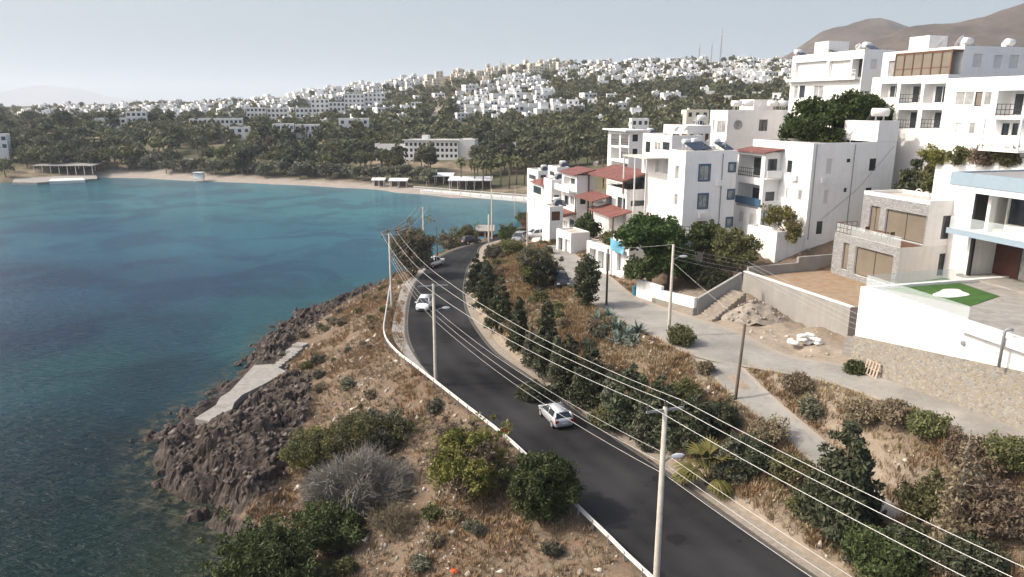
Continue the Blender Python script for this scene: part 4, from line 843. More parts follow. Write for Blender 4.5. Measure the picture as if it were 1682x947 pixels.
k = MB(); q = [P(1562 + 27 * math.cos(t) * (1 + .25 * math.sin(3 * t)), 482 + 7 * math.sin(t), zg) for t in np.linspace(0, 2 * math.pi, 22)[:-1]]; k.prism([(p.x, p.y) for p in q], zg + .004, zg + .05); tag(k.build('pebble_bed', M['pebble']), 'white pebble oval set into the green artificial lawn', 'pebble bed')
V_ = Bld('modern_villa', 'modern white villa with pale blue slab edges and glass balustrade', 'house', 1584, 450, 56.2, 15, 17.8)
zf1 = V_.b_at(1560, 374, -1.8)[1]; e1 = V_.b_at(1554, 378, -1.8)[0]; zr0 = V_.b_at(1563, 312, -1.5)[1]; zr1 = V_.b_at(1563, 281, -1.5)[1]; e2 = V_.b_at(1563, 295, -1.5)[0]
V_.part('floor_plinth', 'pavement', (-.6, -16, .005, 10, .2, .16))
V_.walls(2.4, 10, -16, -.35, .165, zf1 - .38, [('L', (1662, 1740, 350, 470), 'dark', .3)], par=0, name='ground_floor_wall', mat_='offwhite')
V_.part('side_wall', 'offwhite', (-.15, -.34, .165, 10, 0, zf1 - .38)); M['darkred'] = simple('dark_red_panel_mat', (0.075, 0.028, 0.02), .6, .2)
V_.part('entrance_panel', 'darkred', (2.30, -2.5, .17, 2.385, -.36, zf1 - .4))
g_ = V_.part('window', 'black', (2.28, -5.2, .17, 2.37, -5.08, zf1 - .4), (2.28, -16, .17, 2.37, -15.9, zf1 - .4), (2.28, -2.62, .17, 2.37, -2.52, zf1 - .4)); k = MB(); k.box(2.31, -15.9, .18, 2.35, -5.2, zf1 - .42); k.box(2.31, -5.08, .18, 2.35, -2.62, zf1 - .42); k.build('pane', M['curtain'], g_)
V_.part('column', 'black', (-.25, -.6, .165, -.05, -.36, zf1 - .38))
V_.part('balcony_slab', 'offwhite', (-1.72, -16, zf1 - .375, 10, e1 - .08, zf1 - .03)); V_.part('slab_edge', 'paleblue', (-1.8, -16, zf1 - .42, -1.725, e1, zf1), (-1.72, e1 - .075, zf1 - .42, 10, e1, zf1))
V_.glassrail([(-1.65, -16), (-1.65, e1 - .15), (6, e1 - .15)], zf1 + .003, .95)
V_.walls(1.3, 10, -16, -1.6, zf1 - .02, zr0, [('L', (1640, 1720, 305, 372), 'dark', .25)], par=0, name='upper_wall', mat_='offwhite')
V_.part('column', 'offwhite', (-.6, -1.9, zf1, -.1, -1.62, zr0)); V_.part('column', 'black', (-.62, -.65, zf1, .5, -.45, zr0)); V_.part('side_screen', 'offwhite', (.52, -.65, zf1, 6, -.45, zr0)); V_.part('back_glazing', 'glass', (5.6, -1.58, zf1, 5.7, -.7, zr0))
V_.part('roof', 'white', (-1.5, -16, zr0 + .003, 10, e2, zr0 + .45)); V_.part('roof_edge', 'paleblue', (-1.56, -16, zr0 + .455, -1.2, e2 + .06, zr1), (-1.19, e2 - .3, zr0 + .455, 10, e2 + .06, zr1)); V_.part('roof_surface', 'grey', (-1.19, -16, zr0 + .455, 9.9, e2 - .31, zr1 - .1))
# low wall and hedge terrace behind the villas
k = MB(); q = [D(1556, 275, 68.5), D(1760, 275, 56), D(1790, 275, 62), D(1556, 275, 73)]; k.prism([(p.x, p.y) for p in q], 15, [p.z for p in q[:2]] + [q[1].z, q[0].z]); tag(k.build('hedge_terrace_wall', M['offwhite']), 'pale terrace wall carrying the vine hedge behind the villas', 'wall')

# ------------------------------------------------------------------ concrete bathing platform
k = MB(); k.prism([(p.x, p.y) for p in reversed(PLAT)], -.6, 1.0); bp = tag(k.build('bathing_platform', M['pavement']), 'pale concrete bathing platform poured over the dark shore rocks', 'platform')
steps('platform_steps', 'pale concrete steps leading from the bathing platform up the dry slope', P(452, 603, .8), P(486, 577, 2.0), 6, 1.2, M['pavement'])
steps('platform_ledge', 'upper concrete ledge above the bathing platform steps', P(478, 580, 1.6), P(498, 562, 2.2), 2, 1.6, M['pavement'])

# ------------------------------------------------------------------ guard rail
rails = [spline([on_road(*p) for p in [(641, 474), (634, 520), (631.5, 553), (648, 580), (690, 614), (760, 670), (842, 736), (948, 842), (1000, 893), (1058, 950)]] + [Vector((12.4, 22.4, 7))], 150)]
rl = rails[0]; M['rail'] = simple('white_rail_mat', (0.60, 0.585, 0.55), 0.5, 0.15, 3, stain=((0.35, 0.22, 0.14), 4, .62))
gr = thing('guard_rail', 'white steel guard rail along the seaward edge of the black road', 'guard rail', rl[0]); k = MB(); V = []
prof = [(.00, .42), (.05, .47), (.0, .53), (.05, .59), (.05, .62), (.0, .66), (-.05, .62), (-.03, .53), (-.05, .44)]
off = offset(rl, 0)
for i, p in enumerate(rl):
    t_ = (rl[min(i + 1, len(rl) - 1)] - rl[max(i - 1, 0)]); t_.z = 0; t_.normalize(); g = Vector((-t_.y, t_.x, 0))
    for a, z in prof: V.append(p - rl[0] + g * a * 1.4 + Vector((0, 0, (z - .53) * 1.15 + .48)))
n = len(prof); k.add(V, [(i * n + j, i * n + (j + 1) % n, (i + 1) * n + (j + 1) % n, (i + 1) * n + j) for i in range(len(rl) - 1) for j in range(n)]); k.build('beam', M['rail'], gr)
for i in range(1, len(rl), 3):
    p = rl[i] - rl[0]; k = MB(); k.box(p.x - .05, p.y - .12, p.z - .8, p.x + .05, p.y - .03, p.z + .6); k.build('post', M['grey'], gr)
# red sign fixed beside the rail
sp = on_road(829, 728); sg = thing('road_sign', 'small round red road sign beside the guard rail between two bushes', 'road sign', sp)
k = MB(); k.tube([(0, 0, -.4), (0, 0, 1.15)], .04, 8); k.build('post', M['grey'], sg)
M['signred'] = simple('sign_red_mat', (0.42, 0.02, 0.03), 0.5, 0.1)
k = MB(); k.lathe([(.01, .02), (.26, .02), (.27, 0), (.26, -.02), (.01, -.02)], n=20); k.v = [(x, z, 1.05 + y) for x, y, z in k.v]; k.build('sign_plate', M['signred'], sg)

# ------------------------------------------------------------------ utility poles and lines
M['polec'] = simple('concrete_pole_mat', (0.46, 0.42, 0.36), 0.9, 0.15, 3, 0.3, 20); M['polew'] = simple('wood_pole_mat', (0.10, 0.075, 0.055), 0.9, 0.3, 4, 0.3, 20)
M['wire'] = simple('aluminium_wire_mat', (0.60, 0.58, 0.54), 0.5, 0.03, metal=0.2); M['insul'] = simple('insulator_mat', (0.05, 0.04, 0.04), 0.3, 0.1); M['lampm'] = simple('lamp_head_mat', (0.62, 0.64, 0.66), 0.4, 0.05)
def pole(label, base, h, mat_, arm=None, lamp=None, r=(.17, .11), lean=(0, 0), group='utility poles'):
    t_ = thing('utility_pole', label, 'utility pole', base, 0, group)
    k = MB(); k.tube([(0, 0, -.8), (0, 0, 0), (lean[0], lean[1], h)], [r[0], r[0], r[1]], 10); k.build('pole', M[mat_], t_, True)
    tops = []
    if arm:
        dx, dy, L = arm; u = Vector((dx, dy, 0)).normalized(); k = MB(); c = Vector((lean[0], lean[1], h - .15)); k.bar(c - u * L, c + u * L, .10, .10); k.build('crossarm', M['grey'], t_)
        for f in (-.92, 0.0, .92):
            k = MB(); q = c + u * L * f + Vector((0, 0, .06 if f else .16)); k.lathe([(.02, 0), (.03, .08), (.09, .1), (.06, .16), (.09, .2), (.05, .3), (.01, .32)], q, 8); k.build('insulator', M['insul'], t_); tops.append(Vector(base) + q + Vector((0, 0, .3)))
    if lamp:
        dx, dy, z, L = lamp; u = Vector((dx, dy, 0)).normalized(); k = MB(); c = Vector((lean[0] * z / h, lean[1] * z / h, z)); e = c + u * L + Vector((0, 0, .35)); k.tube([c, c + u * L * .5 + Vector((0, 0, .25)), e], .04, 6); br = k.build('lamp_bracket', M['grey'], t_)
        k = MB(); g = Vector((-u.y, u.x, 0)); pr = [(0, .05, .04), (.12, .13, .08), (.36, .17, .11), (.58, .13, .08), (.7, .04, .03)]
        V = [];
        for s_, w_, h_ in pr:
            for j in range(10): a = 2 * math.pi * j / 10; V.append(e + u * (s_ - .1) + g * math.cos(a) * w_ + Vector((0, 0, math.sin(a) * h_)))
        k.add(V, [(i * 10 + j, i * 10 + (j + 1) % 10, (i + 1) * 10 + (j + 1) % 10, (i + 1) * 10 + j) for i in range(4) for j in range(10)] + [tuple(range(9, -1, -1)), tuple(range(40, 50))]); k.build('lamp_head', M['lampm'], t_, True)
    return tops, Vector(base) + Vector((lean[0], lean[1], h))
def hgt(base, py): return base.y * 0 + D(proj(base)[0], py, base.y).z - base.z
pa = on_road(1077, 968); ta, topA = pole('tall concrete pole with a street lamp nearest in the frame bottom', pa, D(1095, 668, pa.y).z - pa.z, 'polec', (.95, .3, 1.0), (.95, .25, D(1095, 762, pa.y).z - pa.z, .55), (.175, .11), (-.02, 0))
pb = on_road(716, 632); tb_, topB = pole('tall concrete pole rising in front of the oncoming white car', pb, D(713, 466, pb.y).z - pb.z, 'polec', (.97, .2, 1.25), (1, .1, D(713, 512, pb.y).z - pb.z, .8))
pc = on_road(644, 506); tc_, topC = pole('tall concrete pole on the seaward slope beside the lay-by', pc, D(643, 383, pc.y).z - pc.z, 'polec', (1, .1, 1.05))
pd = on_road(697, 425); td, topD = pole('concrete pole rising out of the big shore bush', pd, D(695, 340, pd.y).z - pd.z, 'polec', (1, 0, 1.1))
pe = on_road(718, 418); te, topE = pole('short dark wooden pole behind the parked pickup', pe, D(717, 372, pe.y).z - pe.z, 'polew', None, None, (.13, .09))
pf = on_road(803, 398); pole('stubby concrete pole at the far bend of the road', pf, D(802, 352, pf.y).z - pf.z, 'polec', None, None, (.2, .16))
pg_ = P(808, 394, 4.3); pole('tallest white pole standing out against the water', pg_, D(811, 310, pg_.y).z - pg_.z, 'polec', None, (.3, 1, 9.0, .7), (.17, .12))
ph = P(866, 412, 9.0); th_, topH = pole('yellowish pole on the bank above the grey bushes', ph, D(867, 348, ph.y).z - ph.z, 'polec', None, None, (.13, .1))
pi = P(996, 500, 11.2); pole('slim dark wooden pole beside the agave clump', pi, D(994, 408, pi.y).z - pi.z, 'polew', None, None, (.12, .09)); topI = Vector((pi.x, pi.y, D(994, 408, pi.y).z))
pj = P(1098, 552, 11.5); pole('pale concrete street lamp pole at the corner of the upper street', pj, D(1101, 401, pj.y).z - pj.z, 'polec', None, (.95, .2, D(1100, 428, pj.y).z - pj.z, .7), (.15, .1)); topJ = Vector((pj.x, pj.y, D(1101, 401, pj.y).z))
pk = P(1208, 655, 10.4); pole('dark wooden pole standing beside the ramp', pk, D(1215, 532, pk.y).z - pk.z, 'polew', None, None, (.11, .09), (.25, 0)); topK = Vector((pk.x + .25, pk.y, D(1215, 532, pk.y).z))
pq = P(997, 370, 8.5); pole('thin pale pole at the foot of the red roofed houses', P(846, 352, 4.5), 7.0, 'polec', None, None, (.1, .07))
def wire(label, pts, sag, r=.015):
    V = []
    for a, b, in zip(pts[:-1], pts[1:]):
        L = (b - a).length
        for t_ in np.linspace(0, 1, 14)[(1 if V else 0):]: p = a.lerp(b, float(t_)); V.append(p - Vector((0, 0, sag * (L / 35) ** 2 * 4 * t_ * (1 - t_))))
    k = MB(); k.tube(V, r, 5); o_ = k.build('power_line', M['wire'], None, True); return tag(o_, label, 'power line', 'overhead power lines')
nxt = [Vector((25.5, 3.5, 17.2)), Vector((26.6, 4.2, 17.3)), Vector((27.7, 4.8, 17.2))]
for i, w_ in enumerate(('seaward', 'middle', 'landward')): wire(f'{w_} conductor of the three bright lines along the crossarms', [td[i], tc_[i], tb_[i], ta[i], nxt[i]], .8)
for i, w_ in enumerate(('upper', 'middle', 'lowest')):
    z = 2.3 + i * .55; d = Vector((.17, .1, 0)); wire(f'{w_} line of the low bundle strung below the crossarms', [topD - Vector((0, 0, z)) + d, topC - Vector((0, 0, z)) + d, topB - Vector((0, 0, z)) + d, topA - Vector((0, 0, z + .2)) + d, Vector((25.2, 3.4, 14.6 - i * .5))], .9, .011)
for i in range(4): wire(f'{("top", "second", "third", "bottom")[i]} thin line from the street lamp pole towards the yard', [topJ - Vector((0, 0, .15 + i * .35)), CW.W(-.1, Lw - .5 - i * .2, tw + 1.2 - i * .4), CW.W(-.2, -1.5, tw - .3 - i * .45)], .5, .009)
wire('thin line from the dark wooden pole by the agave to the street lamp pole', [topI, topJ], .5, .009); wire('thin dark line between the ramp pole and the street lamp pole', [topK, topJ - Vector((0, 0, 1.5))], .4, .009)

# ------------------------------------------------------------------ vehicles
M['silver'] = simple('silver_paint_mat', (0.56, 0.57, 0.58), 0.3, 0.03, metal=0.35, spec=0.6); M['carwhite'] = simple('white_paint_mat', (0.78, 0.79, 0.80), 0.28, 0.02, spec=0.6); M['cardark'] = simple('dark_paint_mat', (0.022, 0.024, 0.03), 0.3, 0.1, spec=0.6); M['cargrey'] = simple('grey_paint_mat', (0.30, 0.31, 0.32), 0.3, 0.03, metal=0.3, spec=0.6)
M['tyre'] = simple('tyre_mat', (0.02, 0.02, 0.02), 0.9, 0.1); M['rim'] = simple('rim_mat', (0.55, 0.55, 0.56), 0.35, 0.05, metal=0.6); M['taillight'] = simple('tail_light_mat', (0.35, 0.012, 0.015), 0.25, 0.1); M['headlight'] = simple('head_light_mat', (0.62, 0.65, 0.68), 0.12, 0.05, spec=0.7); M['cargo'] = simple('cargo_mat', (0.05, 0.035, 0.03), 0.9, 0.4, 4)
def car(name, label, cat, loc, rz, paint, kind='hatch', tilt=0.0):
    t_ = thing(name, label, cat, loc, rz); t_.rotation_euler = (0, tilt, rz)
    if kind == 'hatch':
        st = [(-1.97, .70, .36, .70, .72), (-1.93, .78, .30, .86, .88), (-1.80, .83, .22, .93, .95), (-1.2, .85, .2, .93, .96), (0, .86, .2, .91, .95), (.85, .85, .2, .89, .97), (1.35, .83, .2, .80, .90), (1.75, .79, .22, .70, .78), (1.92, .70, .28, .60, .66), (1.98, .60, .36, .52, .54)]
        gh = [(-1.84, .93), (-1.52, 1.40), (-.5, 1.49), (.28, 1.43), (1.12, .94)]; wb, wt = .79, .60; ax = (-1.22, 1.24)
    elif kind == 'suv':
        st = [(-2.15, .75, .4, .8, .82), (-2.1, .84, .35, 1.0, 1.02), (-1.9, .89, .28, 1.06, 1.08), (-1, .91, .26, 1.06, 1.08), (0, .91, .26, 1.05, 1.07), (.9, .90, .26, 1.03, 1.1), (1.5, .88, .26, .98, 1.05), (1.95, .84, .28, .90, .96), (2.15, .74, .36, .7, .72)]
        gh = [(-2.0, 1.06), (-1.8, 1.62), (-.6, 1.70), (.3, 1.64), (1.1, 1.07)]; wb, wt = .84, .66; ax = (-1.3, 1.35)
    else:
        st = [(-2.5, .80, .45, .92, .94), (-2.45, .84, .4, 1.0, 1.0), (-1.2, .86, .35, 1.0, 1.0), (-.8, .88, .32, 1.02, 1.04), (0, .88, .32, 1.02, 1.04), (.9, .88, .32, 1.02, 1.1), (1.6, .86, .32, .98, 1.04), (2.2, .80, .34, .88, .94), (2.4, .7, .4, .7, .72)]
        gh = [(-.95, 1.03), (-.8, 1.62), (-.3, 1.70), (.3, 1.64), (1.0, 1.06)]; wb, wt = .82, .66; ax = (-1.5, 1.5)
    k = MB(); V = []
    for x, w_, zb, zt, zc in st:
        half = [(0, zb), (w_ * .85, zb), (w_ * .97, zb + .1), (w_, zb + (zt - zb) * .55), (w_ * .985, zt - .08), (w_ * .93, zt), (w_ * .5, zc), (0, zc)]
        V += [(x, y, z) for y, z in half] + [(x, -y, z) for y, z in half[-2:0:-1]]
    n = 14; k.add(V, [(i * n + j, (i + 1) * n + j, (i + 1) * n + (j + 1) % n, i * n + (j + 1) % n) for i in range(len(st) - 1) for j in range(n)] + [tuple(range(n)), tuple(range((len(st) - 1) * n + n - 1, (len(st) - 1) * n - 1, -1))])
    (x0, z0), (x1, z1), (x2, z2), (x3, z3), (x4, z4) = gh
    # roof with pillars, in the body colour
    rf = [(x1, wt, z1), (x2, wt + .02, z2), (x3, wt, z3), (x3, -wt, z3), (x2, -wt - .02, z2), (x1, -wt, z1)]
    k.add(rf + [(x, y * .97, z - .06) for x, y, z in rf] + [(x2, 0, z2 + .03), (x1, 0, z1 + .02), (x3, 0, z3 + .02)], [(0, 1, 12, 13), (13, 12, 4, 5), (1, 2, 14, 12), (12, 14, 3, 4)] + [(i, i + 6, (i + 1) % 6 + 6, (i + 1) % 6) for i in range(6)])
    for s_ in (1, -1):
        k.bar((x4, wb * s_, z4), (x3, wt * s_, z3 - .01), .08, .07); k.bar((x0, wb * s_, z0), (x1, wt * s_, z1 - .01), .13, .1); xm = x2 + .15; k.bar((xm, wb * s_, z0), (xm, (wt + .02) * s_, z2 - .03), .09, .05)
        if kind == 'hatch': k.add([(x0, wb * s_ * 1.005, z0), (x0 + .5, wb * s_ * 1.005, z0), (x1 + .25, (wt + .012) * s_, z1 - .02), (x1, (wt + .01) * s_, z1 - .02)], [(0, 1, 2, 3)])
    k.build('body', M[paint], t_, True)
    k = MB(); i_ = .985; k.add([(x0 + .02, wb * i_, z0 - .04), (x1 + .02, wt * i_, z1 - .03), (x2, (wt + .02) * i_, z2 - .03), (x3 - .02, wt * i_, z3 - .03), (x4 - .02, wb * i_, z4 - .04), (x0 + .02, -wb * i_, z0 - .04), (x1 + .02, -wt * i_, z1 - .03), (x2, -(wt + .02) * i_, z2 - .03), (x3 - .02, -wt * i_, z3 - .03), (x4 - .02, -wb * i_, z4 - .04)],
        [(0, 1, 2, 3, 4), (9, 8, 7, 6, 5), (0, 5, 6, 1), (4, 3, 8, 9)]); k.build('windows', M['glass'], t_)
    for x in ax:
        for s_ in (1, -1):
            k = MB(); r_ = .31 if kind == 'hatch' else .36; y0, y1 = .66 * s_, .87 * s_; k.tube([(x, y0, r_), (x, y1, r_)], r_, 18); wh = k.build('wheel', M['tyre'], t_)
            k = MB(); k.tube([(x, y1 - .02 * s_, r_), (x, y1 + .012 * s_, r_)], r_ * .68, 14); k.build('rim', M['rim'], wh)
    xb, xf = st[0][0], st[-1][0]
    for s_ in (1, -1):
        k = MB(); k.box(xb + .0, .52 * s_ if s_ > 0 else -.80, st[1][3] - .24, xb + .22, .80 if s_ > 0 else -.52, st[1][3] + .0); k.build('tail_light', M['taillight'], t_)
        k = MB(); k.box(xf - .24, .42 if s_ > 0 else -.74, st[-2][3] - .06, xf - .02, .74 if s_ > 0 else -.42, st[-2][3] + .09); k.build('headlight', M['headlight'], t_)
        k = MB(); k.box(x4 - .35, .86 * s_ if s_ > 0 else -1.02, z4 - .02, x4 - .18, 1.02 if s_ > 0 else -.86, z4 + .13); k.build('wing_mirror', M[paint], t_)
    k = MB(); k.box(xf - .05, -.38, .36, xf + .01, .38, .52); k.build('grille', M['black'], t_)
    k = MB(); k.box(xb - .015, -.26, .52, xb + .05, .26, .64); k.build('number_plate', M['carwhite'], t_)
    if kind == 'pickup':
        k = MB(); k.box(-2.42, -.76, 1.0, -1.05, .76, 1.42); k.build('load', M['cargo'], t_)
    return t_
def heading(x, y): return math.atan2(y, x)
c_ = P(912, 690, 7.0); car('silver_hatchback', 'silver hatchback driving away up the black road', 'car', (c_.x, c_.y, 7.0), heading(-.34, .94), 'silver').scale = (.93, .93, .93)
c_ = on_road(697.5, 506); car('white_hatchback', 'white hatchback coming towards the bend beside the concrete pole', 'car', c_, heading(-.06, -1), 'carwhite', 'hatch')
c_ = on_road(712, 437); car('white_pickup', 'white pickup with a dark load parked beside the shore bush', 'pickup', c_, heading(.45, .9), 'carwhite', 'pickup')
c_ = P(921, 468, 10.75); car('dark_car', 'dark car parked on the upper street beside the grey tamarisk', 'car', c_, heading(.1, -1), 'cardark', 'hatch')
c_ = P(853, 397, 8.0); car('grey_car', 'grey car parked above the road near the yellowish pole', 'car', c_, heading(-.3, -1), 'cargrey', 'suv')
c_ = P(880, 391, 8.2); car('white_van', 'white car parked beside the grey car under the houses', 'car', c_, heading(-.9, -.4), 'carwhite', 'suv')
for i, (px, py, pt_, lb) in enumerate(((774, 399, 'cardark', 'dark car parked at the far bend by the low kerb'),)):
    c_ = on_road(px, py); car('parked_car', lb, 'car', c_, heading(.8, .5), pt_, 'hatch')

# ------------------------------------------------------------------ plants
def quads(Pt, size, aspect=1.0, up=0.0, seed=0):
    """one small leaf-sized face at each point, turned at random"""
    g = np.random.default_rng(seed); n = len(Pt); a = g.normal(size=(n, 3)); a[:, 2] += up * np.sign(g.random(n) - .1); a /= np.linalg.norm(a, axis=1)[:, None]
    b = np.cross(a, g.normal(size=(n, 3))); b /= np.linalg.norm(b, axis=1)[:, None]
    s_ = (size * g.uniform(.6, 1.35, n))[:, None]; a = a * s_ * aspect; b = b * s_
    V = np.stack([Pt - a * .5, Pt + b * .5, Pt + a * .5, Pt - b * .5], 1).reshape(-1, 3)
    return V, np.arange(4 * n).reshape(n, 4)
def clumps(C, rad, per, seed=0, flat=1.0):
    g = np.random.default_rng(seed + 99); k = len(C); d = g.normal(size=(k, per, 3)); d /= np.linalg.norm(d, axis=2)[..., None]
    r_ = rad if hasattr(rad, '__len__') else np.full(k, rad); q = d * (g.random((k, per, 1)) ** .45) * np.asarray(r_)[:, None, None]; q[..., 2] *= flat
    return (np.asarray(C)[:, None, :] + q).reshape(-1, 3)
def ell(n, rx, ry, rz, cz, seed=0, lo=.45, bottom=-.55):
    g = np.random.default_rng(seed); out = []
    while len(out) < n:
        v = g.normal(size=3); v /= np.linalg.norm(v)
        if v[2] < bottom: continue
        f = lo + (1 - lo) * g.random() ** .6; f *= .82 + .36 * mnoise.noise(Vector(v * 1.7) + Vector((seed, 0, 0))); out.append((v[0] * rx * f, v[1] * ry * f, cz + v[2] * rz * f))
    return np.array(out)
def leafmesh(name, Pt, size, mat_, parent, aspect=1.0, up=0.0, seed=0, label=None):
    V, F = quads(np.asarray(Pt), size, aspect, up, seed); o = raw_mesh(name, V, F, M[mat_], parent=parent)
    if label: o['label'] = label
    return o
def limbs(k, ends, base, r0, seed=0, n=5):
    g = random.Random(seed)
    for e in ends:
        e = Vector(e); b = Vector(base); pts = [b.lerp(e, t) + Vector((g.uniform(-.1, .1), g.uniform(-.1, .1), g.uniform(0, .12))) * (e - b).length * t * (1 - t) * 3 for t in np.linspace(0, 1, n)]
        k.tube(pts, [r0 * (1 - .85 * t) for t in np.linspace(0, 1, n)], 5)
for nm, a, b_, c_ in [('leaf_dark', (0.042, 0.0528, 0.0288), (0.0792, 0.0912, 0.0504), (0.132, 0.1296, 0.0792)), ('leaf_green', (0.0352, 0.0528, 0.0176), (0.0704, 0.0946, 0.033), (0.121, 0.1375, 0.055)), ('leaf_olive', (0.0675, 0.0783, 0.0324), (0.1283, 0.1323, 0.054), (0.216, 0.1958, 0.0945)), ('leaf_grey', (0.075, 0.08, 0.0525), (0.1375, 0.14, 0.095), (0.2125, 0.2063, 0.15)),
                      ('leaf_brown', (0.125, 0.097, 0.064), (0.205, 0.162, 0.108), (0.31, 0.25, 0.17)), ('leaf_pine', (0.0253, 0.0469, 0.0135), (0.0541, 0.0902, 0.0235), (0.0902, 0.1353, 0.0406)), ('leaf_yellow', (0.102, 0.1056, 0.0264), (0.18, 0.174, 0.048), (0.252, 0.228, 0.084)), ('leaf_far', (0.0547, 0.0644, 0.0354), (0.1095, 0.1159, 0.0644), (0.2012, 0.1851, 0.1127)), ('leaf_plum', (0.09, 0.045, 0.045), (0.15, 0.075, 0.07), (0.12, 0.11, 0.06)),
                      ('twig', (0.1662, 0.1515, 0.1319), (0.2541, 0.2346, 0.2053), (0.3323, 0.3079, 0.2737)), ('straw', (0.20, 0.145, 0.085), (0.33, 0.255, 0.16), (0.45, 0.37, 0.25)), ('russet', (0.145, 0.083, 0.045), (0.235, 0.145, 0.08), (0.33, 0.225, 0.135))]: M[nm] = leafy(nm + '_mat', a, b_, c_, .12 if nm in ('twig', 'straw', 'russet') else .22)
M['agave'] = leafy('agave_mat', (0.10, 0.14, 0.12), (0.17, 0.215, 0.185), (0.26, 0.30, 0.25), .05)
M['bark'] = simple('bark_mat', (0.13, 0.10, 0.075), 0.95, 0.35, 5, 0.6, 20); M['greybark'] = simple('grey_bark_mat', (0.24, 0.215, 0.185), 0.95, 0.3, 5, 0.4, 20)
SEED = [100]
def shrub(name, label, base, r, h, mat_, n=260, per=40, leaf=.16, cr=.42, group=None, cat='bush', ry=None, cz=.52, twigs=26, aspect=2.6, second=None, link_root=True):
    SEED[0] += 1; sd = SEED[0]; t_ = thing(name, label, cat, base, 0, group); C = ell(n, r, ry or r, h * (1 - cz) * 1.05, h * cz, sd, .35, -.75)
    gq_ = np.random.default_rng(sd + 7); C = C * (1 + .16 * gq_.normal(size=(len(C), 1)) * (gq_.random((len(C), 1)) < .35)); C = C[C[:, 2] > .1]
    Pt = clumps(C, cr * gq_.uniform(.5, 1.5, len(C)), int(per * 1.7), sd); Pt = Pt[Pt[:, 2] > -.15]; leaf = leaf * .66
    if second is not None:
        g = np.random.default_rng(sd); f = np.array([mnoise.noise(Vector(p) * .55 + Vector((sd, 3, 1))) for p in Pt]) > second[1]; leafmesh('foliage', Pt[f], leaf, second[0], t_, aspect, 0, sd + 1); Pt = Pt[~f]
    leafmesh('crown', Pt, leaf, mat_, t_, aspect, 0, sd); k = MB(); idx = np.random.default_rng(sd).choice(len(C), min(twigs, len(C)), False); limbs(k, C[idx], (0, 0, -.3), .07 if h > 2 else .03, sd); k.build('stems', M['bark'], t_); return t_
def twigbush(name, label, base, r, h, n, mat_='twig', wid=.03, cat='bush'):
    SEED[0] += 1; g = np.random.default_rng(SEED[0]); t_ = thing(name, label, cat, base); k = MB(); segs = []
    dom = [(0, 0, r * .62, h)] + [(r * .62 * math.cos(a), r * .55 * math.sin(a), r * g.uniform(.32, .5), h * g.uniform(.5, .85)) for a in np.linspace(.4, 6.0, 6)]
    ends = np.concatenate([ell(max(10, int(n * q[2] ** 2 / sum(e[2] ** 2 for e in dom))), q[2], q[2], q[3] * .6, q[3] * .45, SEED[0] + i, .35, -.4) + np.array([q[0], q[1], 0]) for i, q in enumerate(dom)]); g.shuffle(ends); main = ends[: n // 12]
    for e in ends:
        m_ = main[np.argmin(np.linalg.norm(main - e, axis=1))] * g.uniform(.3, .6); p = Vector(m_); q = Vector(e); mid = p.lerp(q, .5) + Vector(g.normal(size=3)) * .22
        for a, b in ((p, mid), (mid, q)): segs.append((a, b, wid * 1.3 if a is p else wid))
        for _ in range(3): segs.append((mid.lerp(q, g.random()), q + Vector(g.normal(size=3)) * .38, wid * .7))
    V = [];
    for a, b, w_ in segs:
        d = (b - a).normalized(); u = d.cross(Vector(g.normal(size=3))).normalized() * w_; v = d.cross(u).normalized() * w_; o = [a + u, a - u * .5 + v * .9, a - u * .5 - v * .9]; V += o + [b + (x - a) * .35 for x in o]
    F = np.array([[i * 6 + j, i * 6 + (j + 1) % 3, i * 6 + 3 + (j + 1) % 3, i * 6 + 3 + j] for i in range(len(segs)) for j in range(3)]); raw_mesh('twigs', np.array([tuple(v) for v in V]), F, M[mat_], parent=t_)
    limbs(k, main, (0, 0, -.3), .08, 1); k.build('stems', M['greybark'], t_); return t_
def conifer(name, label, base, r, h, mat_='leaf_dark', n=150, per=34, leaf=.15, cr=.34, group=None, ragged=.35, lowest=.06, bark='bark', taper=.8, lean=(0, 0)):
    SEED[0] += 1; sd = SEED[0]; g = np.random.default_rng(sd); t_ = thing(name, label, 'conifer', base, 0, group); C = []; k = MB()
    k.tube([(0, 0, -.4), (lean[0] * .4, lean[1] * .4, h * .5), (lean[0], lean[1], h)], [.06 + h * .012, .04 + h * .008, .02], 7); ends = []
    for i in range(n):
        t = 1 - math.sqrt(g.random()) * (1 - lowest); a = g.random() * 2 * math.pi; rr = r * (1 - t) ** taper * (1 - ragged * g.random()) * (.35 + .65 * g.random() ** .5) + .06; rr *= 1 + .3 * math.sin(a * 3 + sd)
        p = (lean[0] * t + math.cos(a) * rr, lean[1] * t + math.sin(a) * rr, t * h - rr * .12); C.append(p)
        if i % 5 == 0: k.tube([(lean[0] * t, lean[1] * t, max(.1, t * h - .2)), p], [.035, .012], 4)
    k.build('trunk', M[bark], t_); C = np.array(C); rad = cr * (.55 + .75 * (1 - C[:, 2] / h)); leafmesh('crown', clumps(C, rad, per, sd, .8), leaf, mat_, t_, 2.2, .5, sd); return t_
